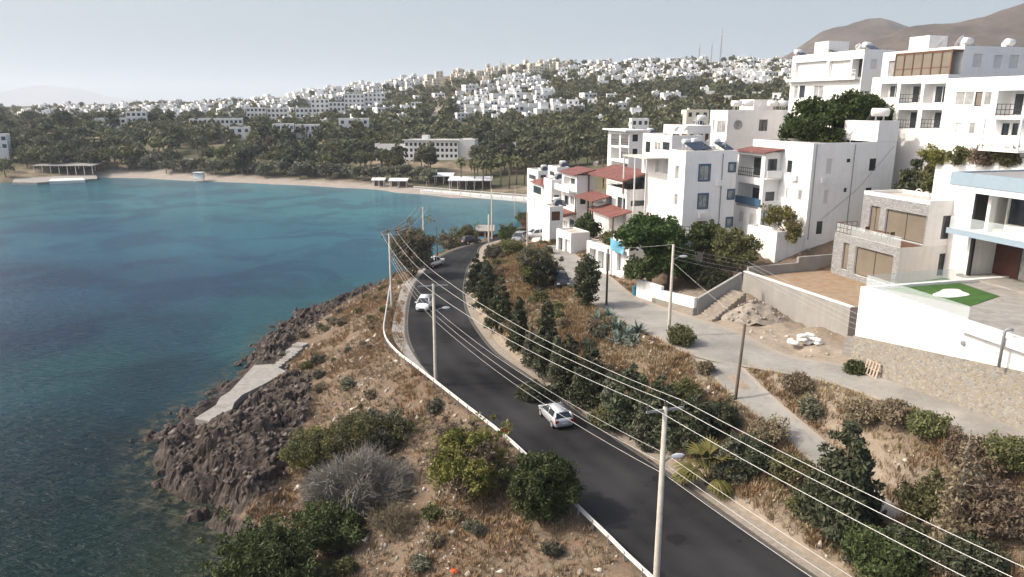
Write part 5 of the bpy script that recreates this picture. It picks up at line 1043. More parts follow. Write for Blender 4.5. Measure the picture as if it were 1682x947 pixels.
def pine(name, label, base, r, h, mat_='leaf_pine', n=120, per=110, leaf=.2, cr=1.0, trunk=True, cz=.62, cat='tree', bark='bark', bottom=-.35, ry=None, group=None, lean=0.0, aspect=1.8):
    SEED[0] += 1; sd = SEED[0]; t_ = thing(name, label, cat, base, 0, group); C = ell(n, r, ry or r, h * (1 - cz), h * cz, sd, .5, bottom); C[:, 0] += lean
    g = np.random.default_rng(sd); leafmesh('crown', clumps(C, cr * g.uniform(.6, 1.15, len(C)), per, sd, .75), leaf, mat_, t_, aspect, .4, sd)
    k = MB(); k.tube([(0, 0, -.6), (lean * .3, .1, h * .25), (lean * .7, 0, h * .45)], [.06 + .03 * h, .05 + .022 * h, .03 + .016 * h], 8); limbs(k, C[g.choice(len(C), 14, False)], (lean * .7, 0, h * .42), .02 + .012 * h, sd); k.build('trunk', M[bark], t_); return t_
def ground_at(px, py, z0):
    z = z0
    for _ in range(8): p = P(px, py, z); z = .5 * z + .5 * hz(p.x, p.y)
    p = P(px, py, z); return Vector((p.x, p.y, hz(p.x, p.y)))
GA = ground_at
# seaward bank
shrub('shrub', 'big olive bush with bare brown branches left of the red road sign', GA(772, 818, 5.2), 3.3, 5.2, 'leaf_yellow', 300, 46, .15, .42, second=('leaf_brown', .12))
shrub('shrub', 'round dark green bush casting its shadow onto the black road', GA(893, 858, 6.2), 2.55, 4.6, 'leaf_green', 340, 60, .14, .40, ry=2.4)
shrub('shrub', 'dark green bush at the bottom edge above the submerged rocks', GA(440, 985, 1.0), 3.4, 4.8, 'leaf_green', 380, 46, .15, .42)
shrub('shrub', 'low olive green bush joining the dark bottom bush to the grey twigs', GA(540, 900, 2.2), 3.0, 3.2, 'leaf_olive', 320, 40, .14, .40, second=('leaf_green', .0))
shrub('shrub', 'yellowish green bush on the rock side of the bare grey twigs', GA(520, 775, 2.4), 2.9, 3.6, 'leaf_yellow', 300, 36, .13, .40, second=('leaf_olive', .05))
shrub('shrub', 'olive bush behind the upper edge of the bare grey twigs', GA(612, 735, 4.0), 3.6, 3.0, 'leaf_grey', 340, 34, .13, .42, second=('leaf_olive', .0))
twigbush('bare_bush', 'wide leafless bush of pale grey twigs on the seaward bank', GA(592, 825, 3.2), 4.6, 4.2, 2400)
twigbush('bare_bush', 'small leafless brown bush above the pale rock scree', GA(648, 868, 4.0), 2.1, 1.9, 360, 'leaf_brown', .02)
twigbush('bare_bush', 'leafless dark bush behind the round green bush', GA(800, 800, 5.6), 1.9, 2.6, 420, 'leaf_brown', .022)
shrub('shrub', 'tall brown olive shore bush around the pole by the parked pickup', GA(678, 455, 4.6), 4.2, 8.0, 'leaf_grey', 360, 46, .2, .6, second=('leaf_brown', .1), ry=3.6)
shrub('shrub', 'tan shore bush beyond the dark wooden pole', GA(740, 406, 3.8), 3.4, 4.2, 'leaf_brown', 180, 34, .2, .5, second=('leaf_grey', -.1))
shrub('shrub', 'greener shore bush right of the tan one', GA(768, 402, 3.8), 3.0, 4.0, 'leaf_olive', 160, 34, .2, .5)
# bank between the roads
shrub('shrub', 'feathery grey green tamarisk beside the dark parked car', GA(881, 475, 9.6), 2.6, 5.0, 'leaf_grey', 260, 44, .17, .45, second=('leaf_olive', .1))
for i, (x, y, r_, h_, m_, lb) in enumerate([(815, 425, 2.4, 2.6, 'leaf_grey', 'grey green shrub at the top of the bank beside the far bend'), (842, 418, 2.2, 2.4, 'leaf_olive', 'olive shrub between the grey shrubs and the grey car'), (835, 398, 2.6, 3.4, 'leaf_green', 'green shrub in front of the grey car'), (872, 375, 3.0, 3.6, 'leaf_plum', 'reddish purple shrub under the small red tiled house'),
        (905, 375, 2.4, 3.4, 'leaf_plum', 'reddish shrub beside the white wall at the street end'), (860, 362, 3.2, 3.0, 'leaf_green', 'bright green shrub behind the yellowish pole'), (1003, 700, 1.5, 1.5, 'leaf_olive', 'low olive shrub at the foot of the bank'), (872, 655, 1.3, 1.3, 'leaf_dark', 'low dark shrub hugging the road shoulder')]):
    shrub('shrub', lb, GA(x, y, 8 if y < 500 else 7.2), r_, h_, m_, 130, 34, .17, .42)
for x, y, top, w, lb in [(782, 482, 415, 30, 'dark conifer at the inner side of the bend, farthest up the road'), (800, 505, 428, 34, 'bushy conifer second along the inner side of the bend'), (822, 540, 452, 40, 'full dark conifer halfway round the inner bend'), (795, 470, 420, 26, 'slim conifer behind the bend conifers'), (852, 572, 488, 26, 'slim brownish conifer on the reddish bank'), (897, 610, 490, 40, 'tall dark conifer against the eroded red bank'),
        (932, 645, 545, 56, 'wide dark conifer low on the bank'), (968, 660, 560, 56, 'dense conifer below the agave clump'), (1035, 700, 590, 70, 'big dark conifer beside the street lamp pole foot'), (1085, 720, 605, 70, 'big dark conifer behind the crossarm of the nearest pole'), (1140, 730, 640, 60, 'dark conifer behind the fan palm')]:
    b = GA(x, y, 7.6); d = proj(b)[2]; conifer('conifer', lb, b, w / FPX * d * .62, (y - top) / FPX * d * 1.04, 'leaf_dark', 170, 34, .15, .40, ragged=.3, taper=.6)
for x, y, top, w, lb in [(872, 600, 530, 24, 'thin pale conifer between the reddish bank and the shoulder'), (915, 628, 545, 26, 'thin conifer just above the silver hatchback'), (1000, 690, 600, 34, 'greyish conifer low on the bank in front of the agaves'), (1060, 735, 640, 34, 'small greyish conifer at the shoulder beside the nearest pole top'), (1195, 790, 700, 38, 'small greyish conifer right of the fan palm')]:
    b = GA(x, y, 7.5); d = proj(b)[2]; conifer('conifer', lb, b, w / FPX * d * .6, (y - top) / FPX * d, 'leaf_grey', 110, 30, .13, .34, ragged=.4, taper=.65)
ivy = GA(964, 505, 11.0); d = proj(ivy)[2]; pine('ivy_tree', 'narrow ivy clad tree standing at the street edge before the garages', ivy, 1.35, 95 / FPX * d, 'leaf_dark', 90, 60, .16, .6, cz=.52, bottom=-.95)
conifer('pine_tree', 'dense green conifer standing on the bank below the ramp', GA(1378, 868, 7.8), 2.35, 6.6, 'leaf_dark', 260, 60, .15, .52, ragged=.45, taper=.62)
shrub('shrub', 'dark green bush at the foot of the dense green conifer', GA(1455, 950, 7.8), 2.3, 2.5, 'leaf_green', 240, 44, .14, .40)
b = GA(1562, 905, 9.2); conifer('dead_conifer', 'dead grey brown conifer with a bare spiky top', b, 1.5, 6.6, 'leaf_brown', 150, 16, .12, .36, bark='greybark', ragged=.5)
for x, y, r_, h_, m_, lb in [(1640, 880, 2.2, 2.6, 'leaf_brown', 'big russet bush at the right edge'), (1600, 775, 1.9, 2.0, 'leaf_brown', 'brown bush under the upper street edge at right'), (1530, 860, 2.0, 2.4, 'leaf_olive', 'olive bush around the dead conifer'), (1500, 930, 1.9, 2.1, 'leaf_dark', 'dark bush left of the dead conifer'), (1420, 690, 1.3, 1.2, 'leaf_brown', 'brown bush on the street edge above the green conifer'), (1310, 640, 1.1, 1.0, 'leaf_brown', 'round brown bush at the fork of street and ramp'),
        (1520, 720, 1.2, 1.2, 'leaf_olive', 'olive tuft on the street edge'), (1470, 700, 1.3, 1.3, 'leaf_brown', 'tawny bush on the street edge right of the green conifer top'), (1235, 770, 1.7, 2.0, 'leaf_dark', 'dark bush right of the fan palm'), (1300, 790, 1.4, 1.5, 'leaf_olive', 'olive bush between the fan palm and the green conifer'), (1180, 705, 1.6, 2.0, 'leaf_dark', 'dark bush in the gully under the ramp'), (1120, 660, 1.4, 1.6, 'leaf_olive', 'olive bush on the bank left of the ramp'), (1260, 720, 1.2, 1.2, 'leaf_brown', 'dry brown bush beside the ramp edge'),
        (1118, 566, 1.2, 1.5, 'leaf_olive', 'small leafy bush at the foot of the street lamp pole'), (1405, 612, .8, .6, 'leaf_green', 'small green bush in front of the white retaining wall'), (1275, 488, .7, .5, 'leaf_olive', 'weeds against the concrete yard wall'), (1590, 940, 1.6, 1.7, 'leaf_dark', 'dark scrub at the bottom right corner'), (1660, 790, 1.5, 1.4, 'leaf_olive', 'scrub under the street edge at the far right')]:
    shrub('shrub', lb, GA(x, y, 9.5), r_, h_, m_, int(60 + 50 * r_), 36, .13, .34)
# garden trees
pine('garden_pine', 'bright green spreading pine behind the whitewashed garden wall', GA(1066, 478, 12.3), 3.9, 8.6, 'leaf_pine', 110, 100, .22, .95, cz=.66)
pine('garden_pine', 'lower green tree leaning over the garden wall under the pine', GA(1098, 470, 12.4), 2.8, 5.4, 'leaf_pine', 70, 90, .2, .85, cz=.58, bottom=-.7)
pine('small_tree', 'dark small tree drooping over the white wall beside the garage', GA(1052, 487, 11.8), 1.9, 4.6, 'leaf_green', 50, 70, .2, .7, cz=.6)
pine('olive_tree', 'grey green olive tree at the right of the garden', GA(1200, 455, 13.5), 2.7, 5.6, 'leaf_olive', 90, 80, .18, .7, cz=.56, bottom=-.8)
pine('small_tree', 'dark leafy tree in front of the blue framed house porch', GA(1160, 435, 13.5), 2.6, 5.0, 'leaf_green', 80, 80, .2, .75, cz=.58, bottom=-.7)
for x, y, r_, h_, lb in [(1130, 460, 2.4, 2.4, 'dark bush in the middle of the shaded garden'), (1165, 470, 2.0, 1.9, 'dark bush beside the stair wall of the garden'), (1100, 445, 2.4, 2.8, 'dark bush under the porch of the blue framed house')]: shrub('shrub', lb, GA(x, y, 13), r_, h_, 'leaf_dark', 120, 36, .18, .45)
b = D(1374, 250, 89); b.z = 16.5; pine('large_pine', 'huge dense pine spreading between the tall white house and the apartment block', b, 7.6, 16.2, 'leaf_pine', 260, 170, .24, 1.25, cz=.68, bottom=-.6, ry=6)
b = D(1508, 320, 78); b.z = 15; conifer('conifer', 'dark conifer in the gap left of the vine hedge', b, 3.0, 11.4, 'leaf_dark', 300, 70, .2, .8, taper=.45, ragged=.25); b = D(1545, 300, 75.5); b.z = 18; shrub('shrub', 'bright leafy bush on top of the wall beside the dark conifer', b, 1.8, 8.2, 'leaf_olive', 200, 40, .2, .5, cz=.62)
for i, (x, y0, dd, m_, lb) in enumerate([(1560, 276, 69, 'leaf_yellow', 'yellowing end of the vine hedge beside the dark conifer'), (1600, 276, 66.5, 'leaf_olive', 'olive middle stretch of the vine hedge'), (1640, 276, 64, 'leaf_brown', 'browning stretch of the vine hedge'), (1680, 276, 62, 'leaf_olive', 'olive stretch of the vine hedge at the right edge')]):
    b = D(x, y0, dd); shrub('hedge', lb, b, 2.7, 1.9, m_, 240, 40, .17, .4, cat='hedge', ry=1.3, twigs=10)
v_ = B.W(-2.6, b0 - 2.6, tz * 0 + B.b_at(1275, 388, -3.6)[1]); vine = thing('vine', 'yellow green vine trained over the terrace of the tall white house', 'vine', v_); C = np.array([(random.uniform(-1.0, 2.4), random.uniform(-1.9, 1.8), random.uniform(1.3, 2.7)) for _ in range(60)] + [(random.uniform(.6, 2.2), random.uniform(-3.2, -1.2), random.uniform(-.3, 1.6)) for _ in range(25)])
leafmesh('leaves', clumps(C, .4, 30, 5), .2, 'leaf_yellow', vine, 1.2, 0, 5); k = MB(); limbs(k, C[::6], (1.8, -2.6, -.6), .09, 3); k.build('stem', M['bark'], vine)
b = Ga.W(2.2, Lz * .5, Ga.top + .1); shrub('roof_garden', 'green planting along the roof of the white garage row', b, 1.6, 1.1, 'leaf_olive', 90, 30, .2, .4, ry=Lz * .45, cat='plants')
b = D2.W(-3.2, Ld + .5, 0); pine('small_tree', 'dark green tree in front of the narrow red topped house', GA(962, 408, 10), 2.3, 5.2, 'leaf_green', 60, 60, .22, .7, cz=.58, bottom=-.7)
# fan palm and agaves
def palmleaf(k, base, az, el, L, w, droop, n=6, m=0):
    pts = [];
    for i in range(n + 1): t = i / n; e = el - droop * t; pts.append((t, e))
    p = Vector(base); prev = []; f = Vector((math.cos(az), math.sin(az), 0)); g = Vector((-math.sin(az), math.cos(az), 0)); V = []
    for i, (t, e) in enumerate(pts):
        if i: p = p + (f * math.cos(e) + Vector((0, 0, math.sin(e)))) * (L / n)
        ww = w * (math.sin(math.pi * min(1, .12 + t * .88)) ** .7) + .01; V += [p - g * ww + Vector((0, 0, -ww * .35)), p, p + g * ww + Vector((0, 0, -ww * .35))]
    k.add(V, [(i * 3 + j, i * 3 + j + 1, i * 3 + j + 4, i * 3 + j + 3) for i in range(n) for j in range(2)], m)
def fan_palm(label, base, sc=1.0):
    t_ = thing('fan_palm', label, 'palm', base); k = MB(); g = random.Random(4)
    for s_ in range(26):
        az, el = g.uniform(0, 6.28), g.uniform(-.1, 1.35); c = Vector((math.cos(az) * math.cos(el), math.sin(az) * math.cos(el), math.sin(el))) * .75 * sc + Vector((0, 0, .45 * sc))
        for j in range(11): palmleaf(k, c, az + (j - 5) * .22, el + .1 - abs(j - 5) * .05, .85 * sc * (1 - abs(j - 5) * .06), .045 * sc, 1.0, 4)
        k.bar((0, 0, .3), c, .04, .03)
    k.build('fronds', M['leaf_yellow'], t_); k = MB(); k.tube([(0, 0, -.5), (0, 0, .45)], [.3, .22], 8); k.build('trunk', M['bark'], t_); return t_
fan_palm('low fan palm beside the road shoulder under the lamp of the nearest pole', GA(1163, 795, 7.4), 1.7)
def agave(label, base, sc, seed):
    t_ = tag(None or (lambda k: k)(agave_mesh(seed)), label, 'agave', 'agave clump'); t_.location = base; t_.scale = (sc,) * 3; return t_
def agave_mesh(seed):
    k = MB(); g = random.Random(seed)
    for i in range(34): palmleaf(k, (0, 0, .05), g.uniform(0, 6.28), g.uniform(.15, 1.35), g.uniform(.8, 1.25), .09, g.uniform(.1, .7), 5)
    return k.build('agave', M['agave'])
for i, (x, y, sc, lb) in enumerate([(985, 530, 1.25, 'agave at the upper left end of the clump'), (1008, 545, 1.4, 'large agave on the left of the clump'), (1030, 552, 1.3, 'agave in the middle of the clump'), (1048, 548, 1.1, 'agave on the right of the clump'), (1015, 563, 1.15, 'agave low in the clump'), (1000, 522, 1.1, 'agave at the back of the clump near the wooden pole'), (1040, 565, 1.0, 'agave spilling down the bank at the right')]): agave('blue green ' + lb, GA(x, y, 11), sc, i)
# beach palms
def palm(label, base, h, seed, group='palms at the beach end'):
    t_ = thing('palm_tree', label, 'palm', base, 0, group); g = random.Random(seed); k = MB(); k.tube([(0, 0, -.5), (.2, 0, h * .5), (.1, .1, h)], [.32, .25, .24], 7); k.build('trunk', M['bark'], t_)
    k = MB()
    for i in range(38): palmleaf(k, (.1, .1, h), g.uniform(0, 6.28), g.uniform(-.5, 1.2), g.uniform(2.6, 3.4), .42, g.uniform(.6, 1.5), 5)
    k.build('fronds', M['leaf_olive'], t_); return t_

# ------------------------------------------------------------------ the far shore: points of the photo carried onto the far ground
placed = []
_ys = np.exp(np.linspace(math.log(205), math.log(2400), 260))
def far_at(px, py):
    r = ray(px, py); t = _ys / r[1]; x = r[0] * t; zr = CAM_H + r[2] * t; h = hbase(x, _ys); b = np.nonzero(zr < h)[0]
    if len(b) == 0: return None
    i = b[0]; return Vector((x[i], _ys[i], h[i]))
def path_ribbon(name, pts, w_, mat_, dz=.35):
    q = [far_at(*p) for p in pts]; q = [p for p in q if p is not None]
    L = []
    for p in resample(q, 40): L.append(Vector((p.x, p.y, hz(p.x, p.y))))
    A, Bq = offset(L, -w_ / 2), offset(L, w_ / 2)
    for p in A + Bq: p.z = hz(p.x, p.y)
    return ribbon(name, A, Bq, mat_, dz, 2)
path_ribbon('path', [(-10, 208), (40, 219), (100, 222.5), (200, 222), (290, 217)], 6, M['gravel'], .8)
for _x in range(0, 300, 6): _p = far_at(_x, float(np.interp(_x, [0, 40, 100, 200, 290], [210, 219, 222.5, 222, 217]))); placed.append((_p.x, _p.y - 2, 5))
for _y in range(160, 214, 3): _p = far_at(float(np.interp(_y, [160, 172, 186, 200, 212], [724, 727, 722, 712, 690])), _y); placed.append((_p.x, _p.y - 2, 7))
path_ribbon('path', [(724, 160), (727, 172), (722, 186), (712, 200), (690, 212)], 9, M['gravel'], .8)
# small white houses of the town: each one a block with stepped storeys, dark openings set into it
M['farglass'] = simple('far_window_mat', (0.025, 0.028, 0.035), 0.4, 0.3)
def house_proto(w_, d_, h_, kind, seed):
    g = random.Random(seed); k = MB()
    blocks = {0: [(-w_ / 2, -d_ / 2, w_ / 2, d_ / 2, h_)], 1: [(-w_ / 2, -d_ / 2, w_ / 2, d_ / 2, h_ * .55), (-w_ / 2 + w_ * .35, -d_ / 2 + d_ * .3, w_ / 2, d_ / 2, h_)], 2: [(-w_ / 2, -d_ / 2, 0, d_ / 2, h_ * .7), (0.002, -d_ / 2 + d_ * .15, w_ / 2, d_ / 2, h_)], 3: [(-w_ / 2, -d_ / 2, w_ / 2, d_ / 2, h_ * .6), (-w_ / 2, -d_ / 2 + d_ * .35, w_ * .1, d_ / 2, h_)]}[kind]
    for x0, y0, x1, y1, h in blocks:
        k.box(x0, y0, -4, x1, y1, h)
        for a, b, c, d in ((x0, y0, x1, y0 + .25), (x0, y1 - .25, x1, y1), (x0, y0 + .25, x0 + .25, y1 - .25), (x1 - .25, y0 + .25, x1, y1 - .25)): k.box(a, b, h + .002, c, d, h + .4)
        n = max(1, int((x1 - x0) / 2.8)); fl = max(1, int(h / 2.9))
        for f in range(fl):
            for i in range(n):
                if g.random() < .18: continue
                c = x0 + (x1 - x0) * (i + .5) / n; ww = g.choice((.6, .7, 1.05)); z = f * 2.9 + (.2 if ww > .8 else .9)
                k.box(c - ww, y0 - .06, z, c + ww, y0 + .02, z + (2.1 if ww > .8 else 1.3), 1)
            for i in range(max(1, int((y1 - y0) / 3.2))):
                c = y0 + (y1 - y0) * (i + .5) / max(1, int((y1 - y0) / 3.2)); k.box(x0 - .06, c - .5, f * 2.9 + .9, x0 + .02, c + .5, f * 2.9 + 2.1, 1)
    x0, y0, x1, y1, h = blocks[-1]; k.box(x1 - 1.6, y1 - 1.6, h + .003, x1 - .4, y1 - .4, h + 1.5)
    return k
def protos(mat_, specs, nm='house'):
    out = []
    for i, sp in enumerate(specs): o = house_proto(*sp, i).build(nm, [M[mat_], M['farglass']]); out.append(o)
    return out
white_p = protos('offwhite', [(9, 8, 5, 0), (11, 8, 6, 3), (8, 9, 6, 1)]) + protos('cream', [(9, 8, 6, 2)]) + protos('white', [(9, 8, 6, 0), (10, 9, 6, 1), (12, 9, 6, 2), (9, 9, 6.2, 3), (8, 8, 8.5, 1), (14, 8, 6, 2), (7, 7, 5.8, 0)])
cream_p = protos('cream', [(8, 8, 9, 0), (10, 9, 9, 2), (7, 7, 10, 1)])
used = set()
def put(o, loc, rz, sc, label, group, cat='house'):
    if o.name in used: o = o.copy(); COL.objects.link(o)
    used.add(o.name); o.location = loc; o.rotation_euler = (0, 0, rz); o.scale = (sc, sc, sc); tag(o, label, cat, group); return o
def cluster(poly, n, protos_, label, group, sc=(.85, 1.15), ang=(.1, .5), mind=14, seed=1, tall=1.0):
    g = np.random.default_rng(seed); poly = [tuple(p) for p in poly]; xs = [p[0] for p in poly]; ys = [p[1] for p in poly]; cnt = 0; tries = 0; mine = []
    while cnt < n and tries < n * 40:
        tries += 1; x, y = g.uniform(min(xs), max(xs)), g.uniform(min(ys), max(ys))
        if not inpoly(np.array([x]), np.array([y]), poly)[0]: continue
        p = far_at(x, y)
        if p is None: continue
        px_, py_, d_ = x, y, p.y; wpx = 9 / d_ * FPX
        if any(abs(px_ - q[0]) < wpx * mind[0] and abs(py_ - q[1]) < wpx * mind[1] for q in mine): continue
        mine.append((px_, py_)); placed.append((p.x, p.y, 8)); o = put(protos_[int(g.integers(len(protos_)))], p, float(g.uniform(*ang)) + math.atan2(-p.x, p.y), float(g.uniform(*sc)), label, group); o.scale.z *= tall; cnt += 1
    return cnt
cl = []
cl.append(cluster([(745, 158), (800, 142), (850, 130), (905, 148), (935, 180), (958, 195), (900, 200), (850, 206), (775, 200), (742, 185)], 74, white_p, 'small white cubic house in the dense cluster on the middle hillside', 'white houses of the dense hillside cluster', mind=(.8, .5), seed=3))
cl.append(cluster([(935, 118), (985, 105), (1060, 100), (1138, 108), (1140, 132), (1060, 146), (1000, 138), (945, 136)], 46, white_p, 'small white house in the ridge cluster left of the radio masts', 'white houses on the ridge left of the masts', mind=(.6, .45), seed=4))
cl.append(cluster([(1150, 118), (1200, 106), (1300, 104), (1305, 145), (1220, 150), (1160, 146)], 46, white_p, 'small white house on the slope right of and below the radio masts', 'white houses below the masts', mind=(.6, .4), seed=5))
cl.append(cluster([(690, 138), (760, 124), (870, 112), (935, 106), (940, 116), (860, 126), (760, 140), (700, 150)], 34, cream_p, 'cream coloured block in the rows along the skyline', 'cream blocks on the skyline', sc=(.8, 1.1), mind=(.5, .3), seed=6))
cl.append(cluster([(480, 160), (560, 145), (640, 130), (700, 128), (690, 145), (600, 155), (500, 168)], 34, white_p, 'pale house in the thin rows up the far left skyline', 'pale houses up the far left skyline', sc=(.8, 1.1), mind=(.6, .3), seed=7, tall=1.3))
cl.append(cluster([(40, 186), (100, 176), (250, 172), (420, 166), (480, 170), (470, 182), (330, 190), (150, 190)], 44, white_p, 'hazy white house on the low far left rise', 'hazy white houses on the far left rise', sc=(.9, 1.3), mind=(.6, .3), seed=8))
# the rest of the town, beyond counting
vs_l, fs_l, ms_l, o_ = [], [], [], 0; g = np.random.default_rng(77); kinds_ = [house_proto(9, 8, 6, 0, 90), house_proto(11, 9, 6, 1, 91), house_proto(9, 8, 7, 3, 92)]
for poly, n in (([(20, 190), (90, 177), (250, 172), (420, 165), (520, 158), (640, 140), (700, 150), (640, 165), (480, 176), (300, 196), (100, 198)], 150), ([(740, 140), (940, 112), (1100, 102), (1300, 100), (1300, 150), (1140, 140), (960, 150), (800, 140)], 130), ([(745, 205), (760, 160), (940, 160), (960, 205)], 22), ([(300, 200), (300, 185), (620, 175), (700, 190), (560, 215), (420, 212)], 26), ([(960, 210), (960, 165), (1300, 155), (1300, 200)], 20), ([(20, 205), (20, 188), (300, 185), (300, 205)], 14), ([(560, 215), (600, 170), (700, 160), (740, 150), (720, 215)], 12)):
    xs = [p[0] for p in poly]; ys = [p[1] for p in poly]; c = 0
    while c < n:
        x, y = g.uniform(min(xs), max(xs)), g.uniform(min(ys), max(ys))
        if not inpoly(np.array([x]), np.array([y]), poly)[0]: continue
        p = far_at(x, y); c += 1
        if p is None or any((p.x - q[0]) ** 2 + (p.y - q[1]) ** 2 < 81 for q in placed): continue
        k = kinds_[int(g.integers(3))]; a = math.atan2(-p.x, p.y) + g.uniform(0, .5); Rm = np.array([[math.cos(a), -math.sin(a), 0], [math.sin(a), math.cos(a), 0], [0, 0, 1]]); V = np.array(k.v) * g.uniform(.8, 1.15) @ Rm.T + np.array(p); vs_l.append(V); fs_l += [tuple(i + o_ for i in f) for f in k.f]; ms_l += k.m; o_ += len(V); placed.append((p.x, p.y, 7))
tag(raw_mesh('distant_town', np.concatenate(vs_l), fs_l, [M['white'], M['farglass']], ms_l), 'scattered pale houses of the town spread thinly over the far hills', 'town', kind='stuff')
# larger buildings of the far shore, each with its own openings
def block(name, label, cat, pl, pr, ptop, y, depth, storeys, cols, zb=None, deg=None, style='dark', mat_='white', roof='rooftop', par=.5, base=0):
    o = D(pl, ptop, y); zb = hz(o.x, o.y) - 2.5 if zb is None else zb; dg = math.degrees(math.atan2(-o.x, o.y)) * .6 + 4 if deg is None else deg
    b = Bld(name, label, cat, pl, ptop, y, dg, zb); W_ = b.a_at(pr, ptop)[0]; hh = min(3.3, (b.top - 1) / max(storeys, 1)); ops = []
    for f in range(storeys):
        for c in range(cols):
            z = b.top - .55 - f * hh; a = W_ * (c + .5) / cols; w2 = min(.75, W_ / cols * .28)
            q0, q1 = proj(b.W(a - w2, 0, z)), proj(b.W(a + w2, 0, z - min(1.7, hh * .55))); ops.append(('R', (q0[0], q1[0], q0[1], q1[1]), style, .35))
    for q_ in range(3): placed.append((*b.W(W_ * (q_ + .5) / 3, -11, 0)[:2], 9))
    b.walls(0, W_, 0, depth, 0, b.top, ops, mat_, par, roof=roof); placed.append((*b.W(W_ / 2, depth / 2, 0)[:2], W_ * .5)); return b, W_
for i, (l, r, t, y, n, lb) in enumerate([(404, 436, 177, 520, 5, 'leftmost of the white three storey blocks across the bay'), (438, 472, 178, 525, 5, 'second white three storey block across the bay'), (485, 520, 178, 500, 5, 'white block standing lower beside the stepped white row'), (510, 540, 163, 560, 4, 'upper white block of the stepped row at its left end'), (540, 566, 168, 545, 4, 'middle white block of the stepped row'), (565, 598, 155, 590, 5, 'highest white block of the stepped row'), (598, 632, 153, 600, 5, 'white block at the right end of the stepped row')]):
    block('apartment_block', lb, 'apartment block', l, r, t, y, 11, 3, n)
block('villa', 'long low white villa with a row of dark openings above the beach trees', 'villa', 310, 398, 196, 440, 14, 1, 12); block('villa', 'wide white villa wall half hidden left of the long low villa', 'villa', 155, 208, 195, 440, 10, 1, 4); block('villa', 'two storey white villa behind the pale path', 'villa', 206, 240, 184, 470, 10, 2, 4)
block('small_house', 'white house wall lit by the sun below the long low villa', 'house', 376, 410, 210, 400, 9, 1, 3); block('villa', 'white villa with roof tanks among the bay trees', 'villa', 447, 482, 205, 400, 12, 1, 5); block('villa', 'second white villa among the bay trees', 'villa', 484, 526, 206, 410, 12, 1, 5)
block('house', 'tall white house with a bright blank front above the beach trees', 'house', 556, 606, 196, 400, 14, 3, 4); block('small_house', 'lone white house in the scrub left of the hillside track', 'house', 675, 694, 168, 560, 9, 2, 3)
block('small_house', 'white house with roof tanks between the hotel and the hill', 'house', 780, 832, 214, 400, 9, 1, 5); block('small_house', 'white house in the trees right of the hotel', 'house', 826, 884, 213, 420, 9, 2, 5); block('small_house', 'low white house below the dense cluster', 'house', 803, 826, 242, 350, 8, 1, 2); block('small_house', 'white cube house above the palms', 'house', 826, 848, 235, 352, 8, 1, 2); block('small_house', 'flat white roofed house in the woods', 'house', 968, 1000, 188, 480, 8, 1, 3)
block('small_house', 'white house at the water edge left border', 'house', -12, 10, 222, 330, 9, 2, 2); block('beach_house', 'little white house standing among the beach tamarisks', 'house', 300, 318, 264, 325, 6, 1, 2); block('small_house', 'white hut on the dark slope left of the beach', 'hut', 275, 287, 250, 345, 5, 1, 1); block('warehouse', 'long dark roofed building on the ridge below the masts', 'building', 1113, 1142, 96, 880, 12, 1, 4, mat_='concrete', roof='grey')
block('small_house', 'white house in the woods above the open balcony block', 'house', 1038, 1066, 196, 330, 9, 1, 3); block('small_house', 'flat cream house between the woods and the round window house', 'house', 1128, 1165, 182, 300, 9, 1, 3, mat_='cream')
ht, Wh = block('hotel', 'four storey white beach hotel with a grid of balconies', 'hotel', 664, 752, 232, 332, 16, 4, 12, deg=-4); ht.walls(-14, -.02, 2, 12, 0, ht.top - 1.5, [], name='wing', par=.4); ht.walls(Wh * .3, Wh * .42, 4, 9, ht.top + .02, ht.top + 2.6, [], name='roof_room', par=0); ht.walls(Wh + .02, Wh + 7.5, .8, 16, 0, ht.top + .6, [], 'offwhite', .3, name='end_wall'); ht.part('cornice', 'white', (-.6, -.9, ht.top + .52, Wh + .3, -.01, ht.top + .9))
# masts on the ridge
def mast(label, px, pt, pb_, y):
    b = D(px, pb_, y); h = D(px, pt, y).z - b.z; t_ = thing('radio_mast', label, 'radio mast', b, 0, 'radio masts on the ridge'); k = MB(); w_ = h * .022 + .35
    for a in (0, 2.09, 4.19): k.bar((w_ * math.cos(a), w_ * math.sin(a), -5), (.16 * math.cos(a), .16 * math.sin(a), h), .26, .26)
    for i in range(12):
        t = i / 12; r0, r1 = w_ * (1 - t) + .16 * t, w_ * (1 - t - .08) + .16 * (t + .08)
        for a in (0, 2.09, 4.19): k.bar((r0 * math.cos(a), r0 * math.sin(a), h * t), (r1 * math.cos(a + 2.09), r1 * math.sin(a + 2.09), h * (t + .08)), .12, .12)
    k.build('lattice', M['grey'], t_); k = MB(); k.box(-.5, -.3, h * .82, .5, .3, h * .88); k.box(-.35, -.25, h * .93, .35, .25, h * .97); k.build('antenna_panels', M['tank'], t_)
mast('shortest radio mast at the left of the three on the ridge', 1148, 72, 99, 860); mast('middle radio mast of the three on the ridge', 1168, 68, 99, 865); mast('tallest radio mast at the right of the three on the ridge', 1183, 47, 99, 870); mast('slim mast among the cream blocks on the skyline', 822, 99, 118, 800)
